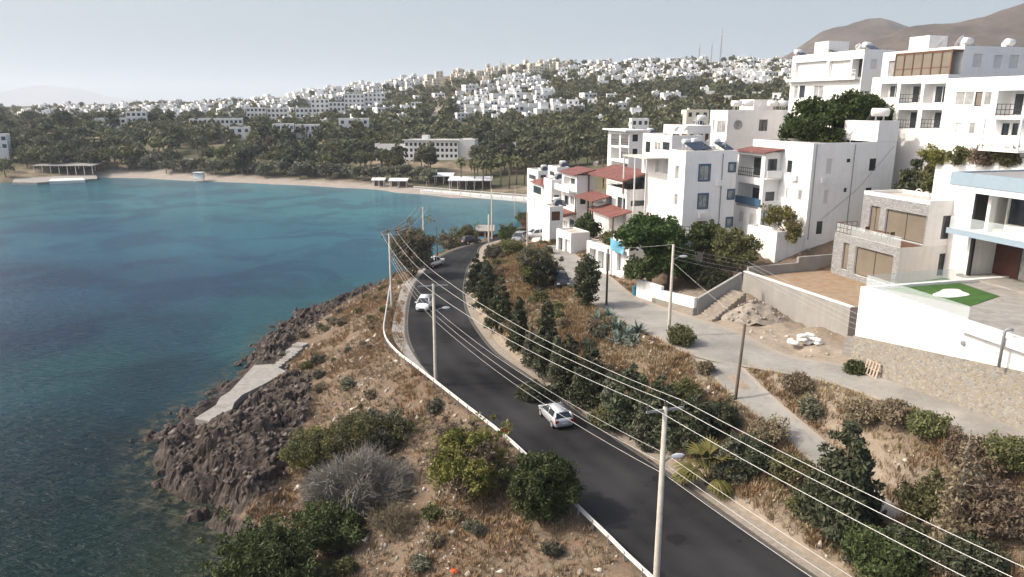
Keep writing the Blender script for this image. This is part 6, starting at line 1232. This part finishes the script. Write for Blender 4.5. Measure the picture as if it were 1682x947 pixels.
# beach buildings
def canopy(label, px0, px1, py, y, depth, h, posts, mat_='tank', name='canopy', cat='canopy'):
    a, b = D(px0, py, y), D(px1, py, y); z = hz((a.x + b.x) / 2, y + depth / 2); t_ = thing(name, label, cat, (a.x, y, z)); L = b.x - a.x; k = MB(); slab(k, [(-.5, -.5, h), (L + .5, -.5, h), (L + .5, depth, h + .6), (-.5, depth, h + .6)], .25); k.build('roof', M[mat_], t_)
    for i in range(posts):
        for yy in (0, depth - .4): k = MB(); x = L * i / (posts - 1); k.box(x - .1, yy, -1, x + .1, yy + .2, h); k.build('post', M['trim'], t_)
    k = MB(); k.box(0, depth - .1, 0, L, depth, h * .8); k.build('back_wall', M['brown'], t_); return t_
canopy('white canvas roof of the beach club in front of the palms', 738, 806, 300, 262, 9, 3.2, 6); canopy('pale flat roof of the beach bar beside the hotel', 700, 742, 286, 275, 7, 3.2, 4); canopy('white kiosk roof at the far bend of the road', 785, 808, 389, 148, 3.5, 1.9, 3, 'pavement'); canopy('long pale roof over the dark jetty building at the left shore', 56, 152, 282, 318, 9, 3.0, 8, 'pavement'); canopy('white hut roof on the beach by the first kiosk', 640, 667, 296, 272, 4, 2.6, 3); canopy('white changing hut on the beach edge below the kiosk', 612, 630, 295, 276, 3, 2.6, 3)
k = MB(); q = [P(20, 299, .9), P(60, 299.5, .9), P(160, 293, .9), P(158, 287, .9), P(90, 287, .9), P(25, 291, .9)]; k.prism([(p.x, p.y) for p in q], -1.5, .9); tag(k.build('jetty', M['pavement']), 'pale concrete jetty deck at the left end of the beach', 'jetty'); k = MB(); q = [P(80, 299, .7), P(140, 297, .7), P(136, 293.5, .7), P(84, 295, .7)]; k.prism([(p.x, p.y) for p in q], -1.5, 1.15); tag(k.build('jetty_platform', M['offwhite']), 'lighter swimming platform joined to the jetty', 'platform')
lh = thing('lifeguard_hut', 'white lifeguard hut on posts standing at the water edge', 'hut', P(328, 296.5, .3)); k = MB(); k.box(-1.8, -1.2, 1.2, 1.8, 1.2, 3.3); k.box(-1.8, -1.8, 1.0, 1.8, 1.2, 1.2); k.build('cabin', M['white'], lh); k = MB(); k.box(-2.1, -1.9, 3.302, 2.1, 1.5, 3.5); k.build('roof', M['offwhite'], lh)
for x in (-1.6, 1.6):
    for y in (-1.0, 1.0): k = MB(); k.box(x - .1, y - .1, -.6, x + .1, y + .1, 1.0); k.build('leg', M['trim'], lh)
fn = thing('fence', 'pale post and rail fence in front of the beach club', 'fence', P(680, 312, 1.2)); k = MB(); pts = [P(680, 311, 1.2), P(740, 316, 1.2), P(800, 321, 1.2), P(868, 326, 1.2)]; o = pts[0]; rs = resample(pts, 24)
for a, b in zip(rs[:-1], rs[1:]):
    for z in (.7, 1.4): k.bar(a - o + Vector((0, 0, z)), b - o + Vector((0, 0, z)), .1, .14)
k.build('rail', M['trim'], fn)
for a in rs[::2]: k = MB(); k.box(a.x - o.x - .1, a.y - o.y - .1, -.8, a.x - o.x + .1, a.y - o.y + .1, 1.6); k.build('post', M['trim'], fn)
k = MB(); wl = [P(690, 315, .6), P(760, 320, .6), P(868, 329, .6)]
for a, b in zip(wl[:-1], wl[1:]): d = Vector((0, 3, 0)); k.prism([(a.x, a.y), (b.x, b.y), (b.x, b.y + 3), (a.x, a.y + 3)], -.5, 1.15)
tag(k.build('beach_wall', M['offwhite']), 'low white terrace wall between the fence and the sand', 'wall')
for i, x in enumerate((757, 779, 793, 806, 822, 836, 848, 861)): p = P(x, 306 + (i % 3) * 2, 1.5); p.z = hz(p.x, p.y); palm(['leftmost beach palm by the canvas roof', 'second beach palm from the left', 'third beach palm from the left', 'fourth beach palm from the left', 'fourth beach palm from the right', 'third beach palm from the right', 'second beach palm from the right', 'rightmost beach palm near the red tiled house'][i], p, (9.5, 8.5, 9.5, 8.0, 10.5, 10.0, 9.0, 8.5)[i], i)
# ------------------------------------------------------------------ far trees
def tree_proto(r_, h_, mat_, seed, cz=.6, n=26, per=16, leaf=.95, cr=1.25, bottom=-.6):
    t_ = bpy.data.objects.new('tree', None); link(t_); C = ell(n, r_, r_, h_ * (1 - cz), h_ * cz, seed, .3, bottom); o = leafmesh('crown', clumps(C, cr, per, seed), leaf, mat_, t_, 1.2, 0, seed); k = MB(); k.tube([(0, 0, -1), (.1, 0, h_ * .5)], [.28, .16], 5); k.build('trunk', M['bark'], t_); return t_
PT = [tree_proto(4.3, 7.6, 'leaf_far', 11), tree_proto(3.8, 8.6, 'leaf_far', 12), tree_proto(4.6, 7.0, 'leaf_grey', 13), tree_proto(4.0, 11.0, 'leaf_far', 14, .55), tree_proto(3.4, 12.5, 'leaf_dark', 15, .52, 30), tree_proto(4.4, 9.0, 'leaf_olive', 16)]
pused = set()
def plant(i, p, rz, sc, label, group):
    t_ = PT[i]
    if t_.name in pused: t_ = dup(PT[i], p, rz, sc)
    else: t_.location = p; t_.rotation_euler = (0, 0, rz); t_.scale = (sc,) * 3 if not hasattr(sc, '__len__') else sc; pused.add(t_.name)
    return tag(t_, label, 'tree', group)
g = np.random.default_rng(21); nt_ = 0
def free(p, r_): return all((p.x - q[0]) ** 2 + (p.y - q[1]) ** 2 > (r_ + q[2] * .7) ** 2 for q in placed)
for x in np.arange(222, 720, 13.5):                                   # the tamarisk row along the beach
    py = np.interp(x, [222, 330, 450, 560, 650, 720], [287, 290, 294, 299, 304, 306]) - g.uniform(1.5, 5); p = P(x + g.uniform(-4, 4), py, 1.2); p.z = hz(p.x, p.y) - .2
    plant(2, p, g.uniform(0, 6), g.uniform(.75, 1.0), 'rounded grey green tamarisk in the row behind the beach', 'tamarisks along the beach')
def wood(poly, n, kinds, label, group, sc=(.8, 1.25), seed=1):
    g = np.random.default_rng(seed); xs = [p[0] for p in poly]; ys = [p[1] for p in poly]; c = 0
    for _ in range(n * 12):
        if c >= n: break
        x, y = g.uniform(min(xs), max(xs)), g.uniform(min(ys), max(ys))
        if not inpoly(np.array([x]), np.array([y]), poly)[0]: continue
        p = far_at(x, y)
        if p is None or not free(p, 2.5): continue
        plant(int(g.choice(kinds)), p, g.uniform(0, 6), g.uniform(*sc), label, group); c += 1
wood([(380, 290), (400, 245), (520, 240), (640, 248), (715, 268), (720, 296), (560, 292)], 70, [0, 1, 3, 4, 5], 'bushy tree in the belt between the beach row and the white blocks', 'trees in the belt behind the beach')
wood([(0, 292), (0, 235), (60, 232), (160, 250), (160, 285), (60, 290)], 26, [0, 1, 4], 'dark tree on the slope above the left jetty', 'dark trees above the jetty', seed=2)
wood([(0, 291), (0, 272), (60, 268), (170, 268), (175, 286), (150, 282), (60, 280)], 14, [0, 1, 5], 'dark tree leaning over the jetty at the left shore', 'trees over the left jetty', sc=(.7, 1.0), seed=12)
wood([(170, 285), (170, 235), (380, 235), (380, 280)], 36, [0, 1, 3, 5], 'tree on the dark slope behind the left part of the beach', 'trees behind the left beach', seed=3)
wood([(780, 290), (780, 235), (1000, 225), (1000, 275), (900, 292)], 62, [0, 3, 4, 1], 'tall dark tree in the wood behind the palms', 'trees in the wood behind the palms', sc=(.8, 1.1), seed=4)
wood([(0, 222), (0, 200), (300, 206), (300, 222), (150, 226)], 34, [0, 1, 4, 3], 'tree above the pale path at the left', 'trees above the pale path', seed=5)
# woods and gardens farther off, beyond counting
vs_l, fs_l, off_ = [], [], 0; g = np.random.default_rng(33)
protoV = []
for i in range(4): C = ell(14, 3.8, 3.8, 3.0, 3.4, 40 + i, .3, -.5); protoV.append(quads(clumps(C, 1.3, 9, 50 + i), 1.25, 1.2, 0, 60 + i)[0])
reg = [([(0, 222), (0, 178), (300, 170), (480, 168), (700, 140), (745, 150), (745, 215), (560, 235), (300, 240)], 1500), ([(560, 245), (620, 190), (720, 165), (740, 215), (790, 235), (720, 245)], 420), ([(760, 235), (780, 195), (930, 200), (960, 150), (1140, 140), (1310, 148), (1310, 215), (1000, 260)], 1500), ([(880, 135), (960, 118), (960, 160), (920, 170)], 160), ([(690, 165), (760, 130), (940, 105), (1310, 98), (1310, 150), (940, 145), (900, 135), (780, 150)], 520), ([(742, 190), (745, 158), (850, 130), (935, 180), (958, 195), (850, 206)], 260)]
for poly, n in reg:
    c = 0; xs = [p[0] for p in poly]; ys = [p[1] for p in poly]
    X = g.uniform(min(xs), max(xs), n * 2); Y = g.uniform(min(ys), max(ys), n * 2); ok = inpoly(X, Y, poly)
    for x, y in zip(X[ok][:n], Y[ok][:n]):
        p = far_at(x, y)
        if p is None or not free(p, .2 if n == 260 else 1.2): continue
        a = g.uniform(0, 6.28); s_ = g.uniform(.45, 1.0) ** .8 * g.uniform(.9, 1.5) * (.6 if n == 260 else 1); Vp = protoV[int(g.integers(4))] * np.array([s_, s_, s_ * g.uniform(.8, 1.3)]); R2 = np.array([[math.cos(a), -math.sin(a), 0], [math.sin(a), math.cos(a), 0], [0, 0, 1]]); vs_l.append(Vp @ R2.T + np.array([p.x, p.y, p.z - .4]))
for q_, mm, lb in ((0, 'leaf_far', 'dark green woods and gardens covering the hills across the bay'), (1, 'leaf_olive', 'lighter olive coloured trees mixed through the far woods'), (2, 'leaf_dark', 'darkest green trees mixed through the far woods')):
    Vw = np.concatenate([v for i, v in enumerate(vs_l) if (0, 1, 0, 2, 0, 1)[i % 6] == q_]); tag(raw_mesh('woodland', Vw, np.arange(len(Vw)).reshape(-1, 4), M[mm]), lb, 'woodland', kind='stuff')
# ------------------------------------------------------------------ mountains
m, t, b = nt('mountain_mat'); co = objco(t); f = noise_(t, co, 0.012, 8, 0.7); h_ = noise_(t, co, 0.05, 6, 0.7)
c = ramp(t, f, [(0.38, (0.042, 0.028, 0.021)), (0.52, (0.088, 0.060, 0.045)), (0.66, (0.135, 0.100, 0.070))]); c = mix(t, ramp(t, h_, [(0.52, 0.0), (0.62, 0.7)]), c, (0.048, 0.044, 0.028)); t.links.new(c, b.inputs['Base Color']); b.inputs['Roughness'].default_value = 0.95; M['mountain'] = m
def mountain(name, sky_, y, depth, seed, rough=1.0):
    px = np.linspace(sky_[0][0], sky_[-1][0], 150); py = np.interp(px, [p[0] for p in sky_], [p[1] for p in sky_]); V = []; nd = 40
    for j in range(nd):
        t = j / (nd - 1); yy = y - depth + 2 * depth * t; fall = 1 - abs(2 * t - 1) ** 1.15
        for a, b_ in zip(px, py):
            q = D(a, b_, y); zt = q.z; n_ = mnoise.ridged_multi_fractal((q.x / 260, yy / 260, seed), 1.0, 2.1, 6, 1.0, 2.0) - 1.1; z = -8 + (zt + 8) * fall + n_ * 34 * rough * (1 - fall * .8) * min(1, fall * 3) + mnoise.noise((q.x / 40, yy / 40, seed)) * 4 * rough * (1 - fall ** 4); V.append((q.x, yy, z))
    n = len(px); F = np.array([(j * n + i, j * n + i + 1, (j + 1) * n + i + 1, (j + 1) * n + i) for j in range(nd - 1) for i in range(n - 1)])
    return tag(raw_mesh(name, V, F, M['mountain'], smooth=True), kind='structure')
mountain('mountain', [(1180, 150), (1230, 122), (1275, 98), (1300, 83), (1325, 66), (1350, 50), (1372, 43), (1395, 40), (1418, 32), (1440, 29), (1462, 33), (1490, 41), (1530, 60), (1600, 90), (1680, 130)], 2200, 600, 3.0)
mountain('mountain', [(1300, 130), (1380, 84), (1420, 68), (1470, 52), (1500, 43), (1560, 36), (1610, 25), (1650, 12), (1690, 1), (1760, -25), (1850, -50), (1960, -60)], 1500, 420, 9.0)
mountain('mountain', [(-160, 172), (-80, 160), (0, 152), (40, 143), (70, 139), (100, 142), (140, 148), (175, 158), (215, 163), (260, 172), (330, 178)], 12000, 1200, 14.0, .6)
# ------------------------------------------------------------------ ground cover near by
def scatter(n, x0, x1, y0, y1, seed, ok):
    g = np.random.default_rng(seed); x, y = g.uniform(x0, x1, n), g.uniform(y0, y1, n); z, rk = height(x, y); k = (z > .6) & ok(x, y, z, rk)
    for A, Bq, m_ in ((RL, RR, .3), (SL, SU, .2), (QL, QR, .2)):
        k &= ~inpoly(x, y, ribbon_poly(A, Bq)); k &= (polydist(x, y, A)[0] > m_) & (polydist(x, y, Bq)[0] > m_ + (1.1 if A is RL else 0))
    k &= ~inpoly(x, y, PLAT); return np.c_[x, y, z][k], g
def tufts(name, label, mat_, P_, g, h, w_, nb, spread):
    n = len(P_); base = np.repeat(P_, nb, 0); k = len(base); a = g.uniform(0, 2 * np.pi, k); lean = g.uniform(.1, .75, k); hh = np.repeat(g.uniform(.55, 1.3, n), nb) * h * g.uniform(.6, 1.2, k)
    d = np.c_[np.cos(a), np.sin(a)]; b0_ = base + np.c_[d * (g.random(k) * spread)[:, None], np.full(k, -.05)]; tip = b0_ + np.c_[d * (lean * hh)[:, None], hh]; s_ = np.c_[-d[:, 1], d[:, 0], np.zeros(k)] * (w_ * .5); mid = (b0_ + tip) / 2 + np.c_[np.zeros((k, 2)), hh * .12]
    V = np.stack([b0_ - s_, b0_ + s_, mid + s_ * .9, mid - s_ * .9, mid + s_ * .9, mid - s_ * .9, tip + s_ * .15, tip - s_ * .15], 1).reshape(-1, 3); F = (np.arange(k)[:, None, None] * 8 + np.array([[0, 1, 2, 3], [5, 4, 6, 7]])[None]).reshape(-1, 4)
    return tag(raw_mesh(name, V, F, M[mat_]), label, 'grass', kind='stuff')
def fn_(x, y, sc, sd): return fbm(x, y, sc, 3, sd)
left = lambda x, y, z, rk: (rk < .35) & (x < 12) & (fn_(x, y, 5, 2.2) > -.25)
Pq, g = scatter(34000, -34, 16, 24, 125, 1, lambda x, y, z, rk: left(x, y, z, rk) & (polydist(x, y, RR)[0] > 3)); tufts('dry_grass', 'straw coloured dry grass covering the seaward bank', 'straw', Pq, g, .34, .05, 8, .22)
Pq, g = scatter(34000, -34, 14, 24, 125, 2, lambda x, y, z, rk: (rk < .4) & (fn_(x, y, 7, 5.5) > .06) & (polydist(x, y, RR)[0] > 3)); tufts('russet_grass', 'russet dry scrub grass in patches on the seaward bank', 'russet', Pq, g, .42, .05, 9, .25)
Pq, g = scatter(56000, -4, 44, 24, 118, 3, lambda x, y, z, rk: (z > 7.2) & (polydist(x, y, SU)[0] > 2) & (polydist(x, y, SL)[0] < 16) & ((x - np.interp(y, [20, 34, 38, 44, 53, 62, 78, 118], [34, 31, 29, 26, 20, 14, 8.5, 8.5])) < 0) & (fn_(x, y, 4, 7.1) > -.4)); tufts('bank_grass', 'dry grass and weeds on the bank between the two roads', 'straw', Pq, g, .36, .05, 8, .25)
Pq, g = scatter(42000, -4, 44, 24, 118, 4, lambda x, y, z, rk: (z > 7.3) & ((x - np.interp(y, [20, 34, 38, 44, 53, 62, 78, 118], [34, 31, 29, 26, 20, 14, 8.5, 8.5])) < 0) & (fn_(x, y, 4, 9.3) > -.12)); tufts('bank_scrub', 'russet scrub grass on the bank between the two roads', 'russet', Pq, g, .5, .055, 9, .28)
# low scrub dotted over both banks
ls = [shrub('low_shrub', 'small low scrub bush dotted over the dry seaward bank', (0, 0, 0), .55, .6, mm, 26, 26, .11, .24, 'low scrub on the seaward bank', twigs=6) for mm in ('leaf_olive', 'leaf_brown', 'leaf_grey')]
Pq, g = scatter(900, -34, 12, 24, 118, 31, lambda x, y, z, rk: (rk < .35) & (x < 12) & (polydist(x, y, RR)[0] > 9.5) & (fn_(x, y, 6, 3.3) > -.1)); lu = set()
for i, p in enumerate(Pq[:70]):
    o = ls[i % 3]; sc_ = float(g.uniform(.6, 1.5))
    if o.name in lu: dup(o, p, float(g.uniform(0, 6)), sc_)
    else: o.location = p; lu.add(o.name)
lb_ = [shrub('low_shrub', 'small low scrub bush on the bank between the road and the upper street', (0, 0, 0), .6, .7, mm, 28, 26, .11, .26, 'low scrub on the bank between the roads', twigs=6) for mm in ('leaf_olive', 'leaf_brown', 'leaf_grey')]
Pq, g = scatter(900, -4, 34, 28, 112, 32, lambda x, y, z, rk: (z > 7.3) & (polydist(x, y, RR)[0] > 2) & ((x - np.interp(y, [20, 34, 38, 44, 53, 62, 78, 118], [33, 30, 28, 25, 19, 13, 8, 8])) < 0)); lu = set()
for i, p in enumerate(Pq[:70]):
    o = lb_[i % 3]; sc_ = float(g.uniform(.6, 1.6))
    if o.name in lu: dup(o, p, float(g.uniform(0, 6)), sc_)
    else: o.location = p; lu.add(o.name)
# stones
def stones(name, label, Pq, g, smin, smax, mat_):
    n = len(Pq); tri = np.array([(1, 0, 0), (-1, 0, 0), (0, 1, 0), (0, -1, 0), (0, 0, 1), (0, 0, -.6)]) ; V = tri[None] * g.uniform(.55, 1.2, (n, 6, 1)) + g.normal(size=(n, 6, 3)) * .2; s_ = smin + (smax - smin) * g.random(n) ** 3; V = V * s_[:, None, None] + Pq[:, None]
    F = np.array([[0, 2, 4], [2, 1, 4], [1, 3, 4], [3, 0, 4], [2, 0, 5], [1, 2, 5], [3, 1, 5], [0, 3, 5]]); F = (np.arange(n)[:, None, None] * 6 + F[None]).reshape(-1, 3); return tag(raw_mesh(name, V.reshape(-1, 3), F, M[mat_]), label, 'stones', kind='stuff')
M['stone'] = leafy('pale_stone_mat', (0.22, 0.185, 0.15), (0.36, 0.315, 0.27), (0.52, 0.47, 0.42), 0.0); M['darkstone'] = leafy('dark_stone_mat', (0.035, 0.027, 0.025), (0.08, 0.062, 0.055), (0.14, 0.115, 0.10), 0.0)
Pq, g = scatter(14000, -34, 16, 22, 120, 5, lambda x, y, z, rk: (rk < .5) & ((fn_(x, y, 4, 4.4) > .12) | ((x > -16) & (x < -1) & (y < 48) & (fn_(x, y, 6, 1.4) > -.3))) & (polydist(x, y, RR)[0] > 3)); stones('scree', 'pale broken stones strewn over the seaward bank', Pq, g, .05, .32, 'stone')
Pq, g = scatter(9000, -4, 40, 22, 116, 6, lambda x, y, z, rk: (z > 7.1) & (fn_(x, y, 3, 6.4) > .1)); stones('scree', 'pale stones and clods on the bank between the roads', Pq, g, .05, .28, 'stone')
Pq, g = scatter(4500, -38, -12, 40, 130, 7, lambda x, y, z, rk: (rk > .3)); stones('scree', 'dark broken rock along the shore', Pq, g, .04, .5, 'darkstone')
def boulder_mesh(seed, mat_):
    k = MB(); bm_ = []; n = 9
    for i in range(n + 1):
        for j in range(14): a, e = 2 * math.pi * j / 14, math.pi * (i / n - .5); v = Vector((math.cos(a) * math.cos(e), math.sin(a) * math.cos(e), math.sin(e) * .75)); v *= .8 + .38 * mnoise.noise(v * 1.6 + Vector((seed * 3.1, 0, 0))) + .16 * mnoise.noise(v * 4.3 + Vector((seed, 5, 0))); k.v.append(tuple(v))
    for i in range(n):
        for j in range(14): k.f.append((i * 14 + j, i * 14 + (j + 1) % 14, (i + 1) * 14 + (j + 1) % 14, (i + 1) * 14 + j)); k.m.append(0)
    return k.build('boulder', M[mat_])
M['rock'] = simple('shore_rock_mat', (0.085, 0.068, 0.060), 0.95, 0.5, 1.6, 0.8, 6)
bo = [boulder_mesh(i, 'rock') for i in range(5)]; g = random.Random(5); bu = set()
def boulder(p, s_, label, group='boulders along the shore'):
    o = bo[g.randrange(5)]
    if o.name in bu: o = o.copy(); COL.objects.link(o)
    bu.add(o.name); o.location = p; o.rotation_euler = (g.uniform(-.4, .4), g.uniform(-.4, .4), g.uniform(0, 6)); o.scale = (s_ * g.uniform(.8, 1.4), s_ * g.uniform(.8, 1.2), s_ * g.uniform(.6, 1.0)); tag(o, label, 'boulder', group)
for i in range(52):
    t = g.random(); p = resample(SHORE[2:18], 200)[int(t * 199)]; q = Vector((p.x + g.uniform(-.6, 1.6), p.y + g.uniform(-.6, .8), 0)); boulder(q + Vector((0, 0, g.uniform(-.1, .35))), g.uniform(.3, .85), 'dark brown boulder at the water line below the seaward bank')
for i in range(16): p = P(g.uniform(368, 400), g.uniform(855, 940), 0.1); boulder(p, g.uniform(.2, .5), 'brown boulder in the shallow water beside the bottom bush', 'boulders beside the bottom bush')
for x, y, s_ in ((596, 481, 1.0), (391, 597, .5), (430, 588, .6)): boulder(P(x, y, .15), s_, {596: 'dark rock standing alone at the upper end of the shore', 391: 'dark rock in the water off the bathing platform', 430: 'dark rock at the shore above the bathing platform'}[x], None)
# rubble heap, sacks, pallet, litter
hp = P(1238, 522, 11.6); k = MB(); n = 22; V = []
for i in range(n):
    for j in range(n): u, v = i / (n - 1) * 2 - 1, j / (n - 1) * 2 - 1; r2 = math.hypot(u, v); V.append((u * 3.2, v * 2.2, max(-.3, 1.7 * (1 - r2 ** 1.2)) + .35 * mnoise.noise((u * 3, v * 3, 4))))
rh = thing('rubble_heap', 'heap of rubble and earth in front of the concrete yard wall', 'rubble heap', hp); k.add(V, [(i * n + j, (i + 1) * n + j, (i + 1) * n + j + 1, i * n + j + 1) for i in range(n - 1) for j in range(n - 1)]); k.build('earth', M['gravel'], rh, True)
gq = np.random.default_rng(9); pts = []
for _ in range(230): u, v = gq.uniform(-1, 1, 2); pts.append((u * 3.2, v * 2.2, max(-.1, 1.7 * (1 - math.hypot(u, v) ** 1.2)) + .05)) if math.hypot(u, v) < 1.05 else None
so = stones('broken_stones', None, np.array([p for p in pts if p]), gq, .05, .28, 'stone'); so.parent = rh
del so['category']
M['sack'] = simple('white_sack_mat', (0.70, 0.69, 0.66), 0.85, 0.08, 4, .3, 10)
def sack():
    k = MB(); n = 8
    for i in range(n + 1):
        for j in range(12): a, e = 2 * math.pi * j / 12, math.pi * (i / n - .5); ce = abs(math.cos(e)) ** .6; v = Vector((math.copysign(abs(math.cos(a)) ** .6, math.cos(a)) * ce * .42, math.copysign(abs(math.sin(a)) ** .7, math.sin(a)) * ce * .27, math.sin(e) * .15)); k.v.append(tuple(v + v.normalized() * .04 * mnoise.noise(v * 6) if v.length > 0 else v))
    for i in range(n):
        for j in range(12): k.f.append((i * 12 + j, i * 12 + (j + 1) % 12, (i + 1) * 12 + (j + 1) % 12, (i + 1) * 12 + j)); k.m.append(0)
    return k.build('sack', M['sack'], None, True)
s0 = sack()
for i in range(15):
    o = s0 if i == 0 else s0.copy()
    if i: COL.objects.link(o)
    lv = 0 if i < 9 else (1 if i < 13 else 2); p = P(1322, 563, 11.85); o.location = p + Vector((random.uniform(-1.2, 1.2) * (1 - lv * .3), random.uniform(-.7, .7) * (1 - lv * .3), .15 + lv * .27)); o.rotation_euler = (random.uniform(-.15, .15), random.uniform(-.15, .15), random.uniform(0, 3.1)); tag(o, 'full white sack in the pile against the concrete yard wall', 'sack', 'white sacks piled by the yard wall')
pp = RW.W(-.5, RW.b_at(1440, 600)[0], 0); pp.z = hz(pp.x - .3, pp.y) + .02; pl = thing('wooden_pallet', 'worn wooden pallet leaning against the rubble stone base', 'pallet', pp, RW.th); M['palletw'] = simple('pallet_wood_mat', (0.42, 0.33, 0.25), 0.9, 0.3, 4)
def lean_box(k, x0, y0, z0, x1, y1, z1):
    i = len(k.v); k.box(x0, y0, z0, x1, y1, z1); A = Matrix.Rotation(R(14), 3, 'Y'); k.v[i:] = [tuple(A @ Vector(v)) for v in k.v[i:]]
for c in (-.6, -.3, 0, .3, .6): k = MB(); lean_box(k, -.06, c - .07, 0, -.04, c + .07, 1.15); k.build('slat', M['palletw'], pl)
for z in (.05, .55, 1.05): k = MB(); lean_box(k, -.038, -.65, z, .06, .65, z + .09); k.build('bearer', M['palletw'], pl)
M['orange'] = simple('orange_cloth_mat', (0.62, 0.10, 0.03), .7, .1); M['bluep'] = simple('blue_plastic_mat', (0.04, 0.17, 0.26), .5, .1)
for nm, lb, x, y, m_, s_ in (('litter', 'crumpled orange litter on the bank at the bottom edge', 746, 940, 'orange', .32), ('litter', 'scrap of blue plastic caught in the bushes below the agaves', 975, 566, 'bluep', .35)):
    o = bo[2].copy(); o.data = bo[2].data.copy(); COL.objects.link(o); o.name = nm; o.data.materials[0] = M[m_]; p = GA(x, y, 5 if x < 800 else 9.5); o.location = p + Vector((0, 0, .1)); o.scale = (s_, s_ * .7, s_ * .5); tag(o, lb, 'litter')
    if 'group' in o: del o['group']
bb = thing('bin', 'blue bin at the end of the whitewashed garden wall', 'bin', P(1043, 484, 11.3)); k = MB(); k.lathe([(.01, 0), (.28, 0), (.34, .9), (.36, .9)], n=12); k.build('body', M['bluep'], bb); k = MB(); k.lathe([(.38, .9), (.38, .96), (.01, 1.02)], n=12); k.build('lid', M['bluep'], bb)
#@@NEXT
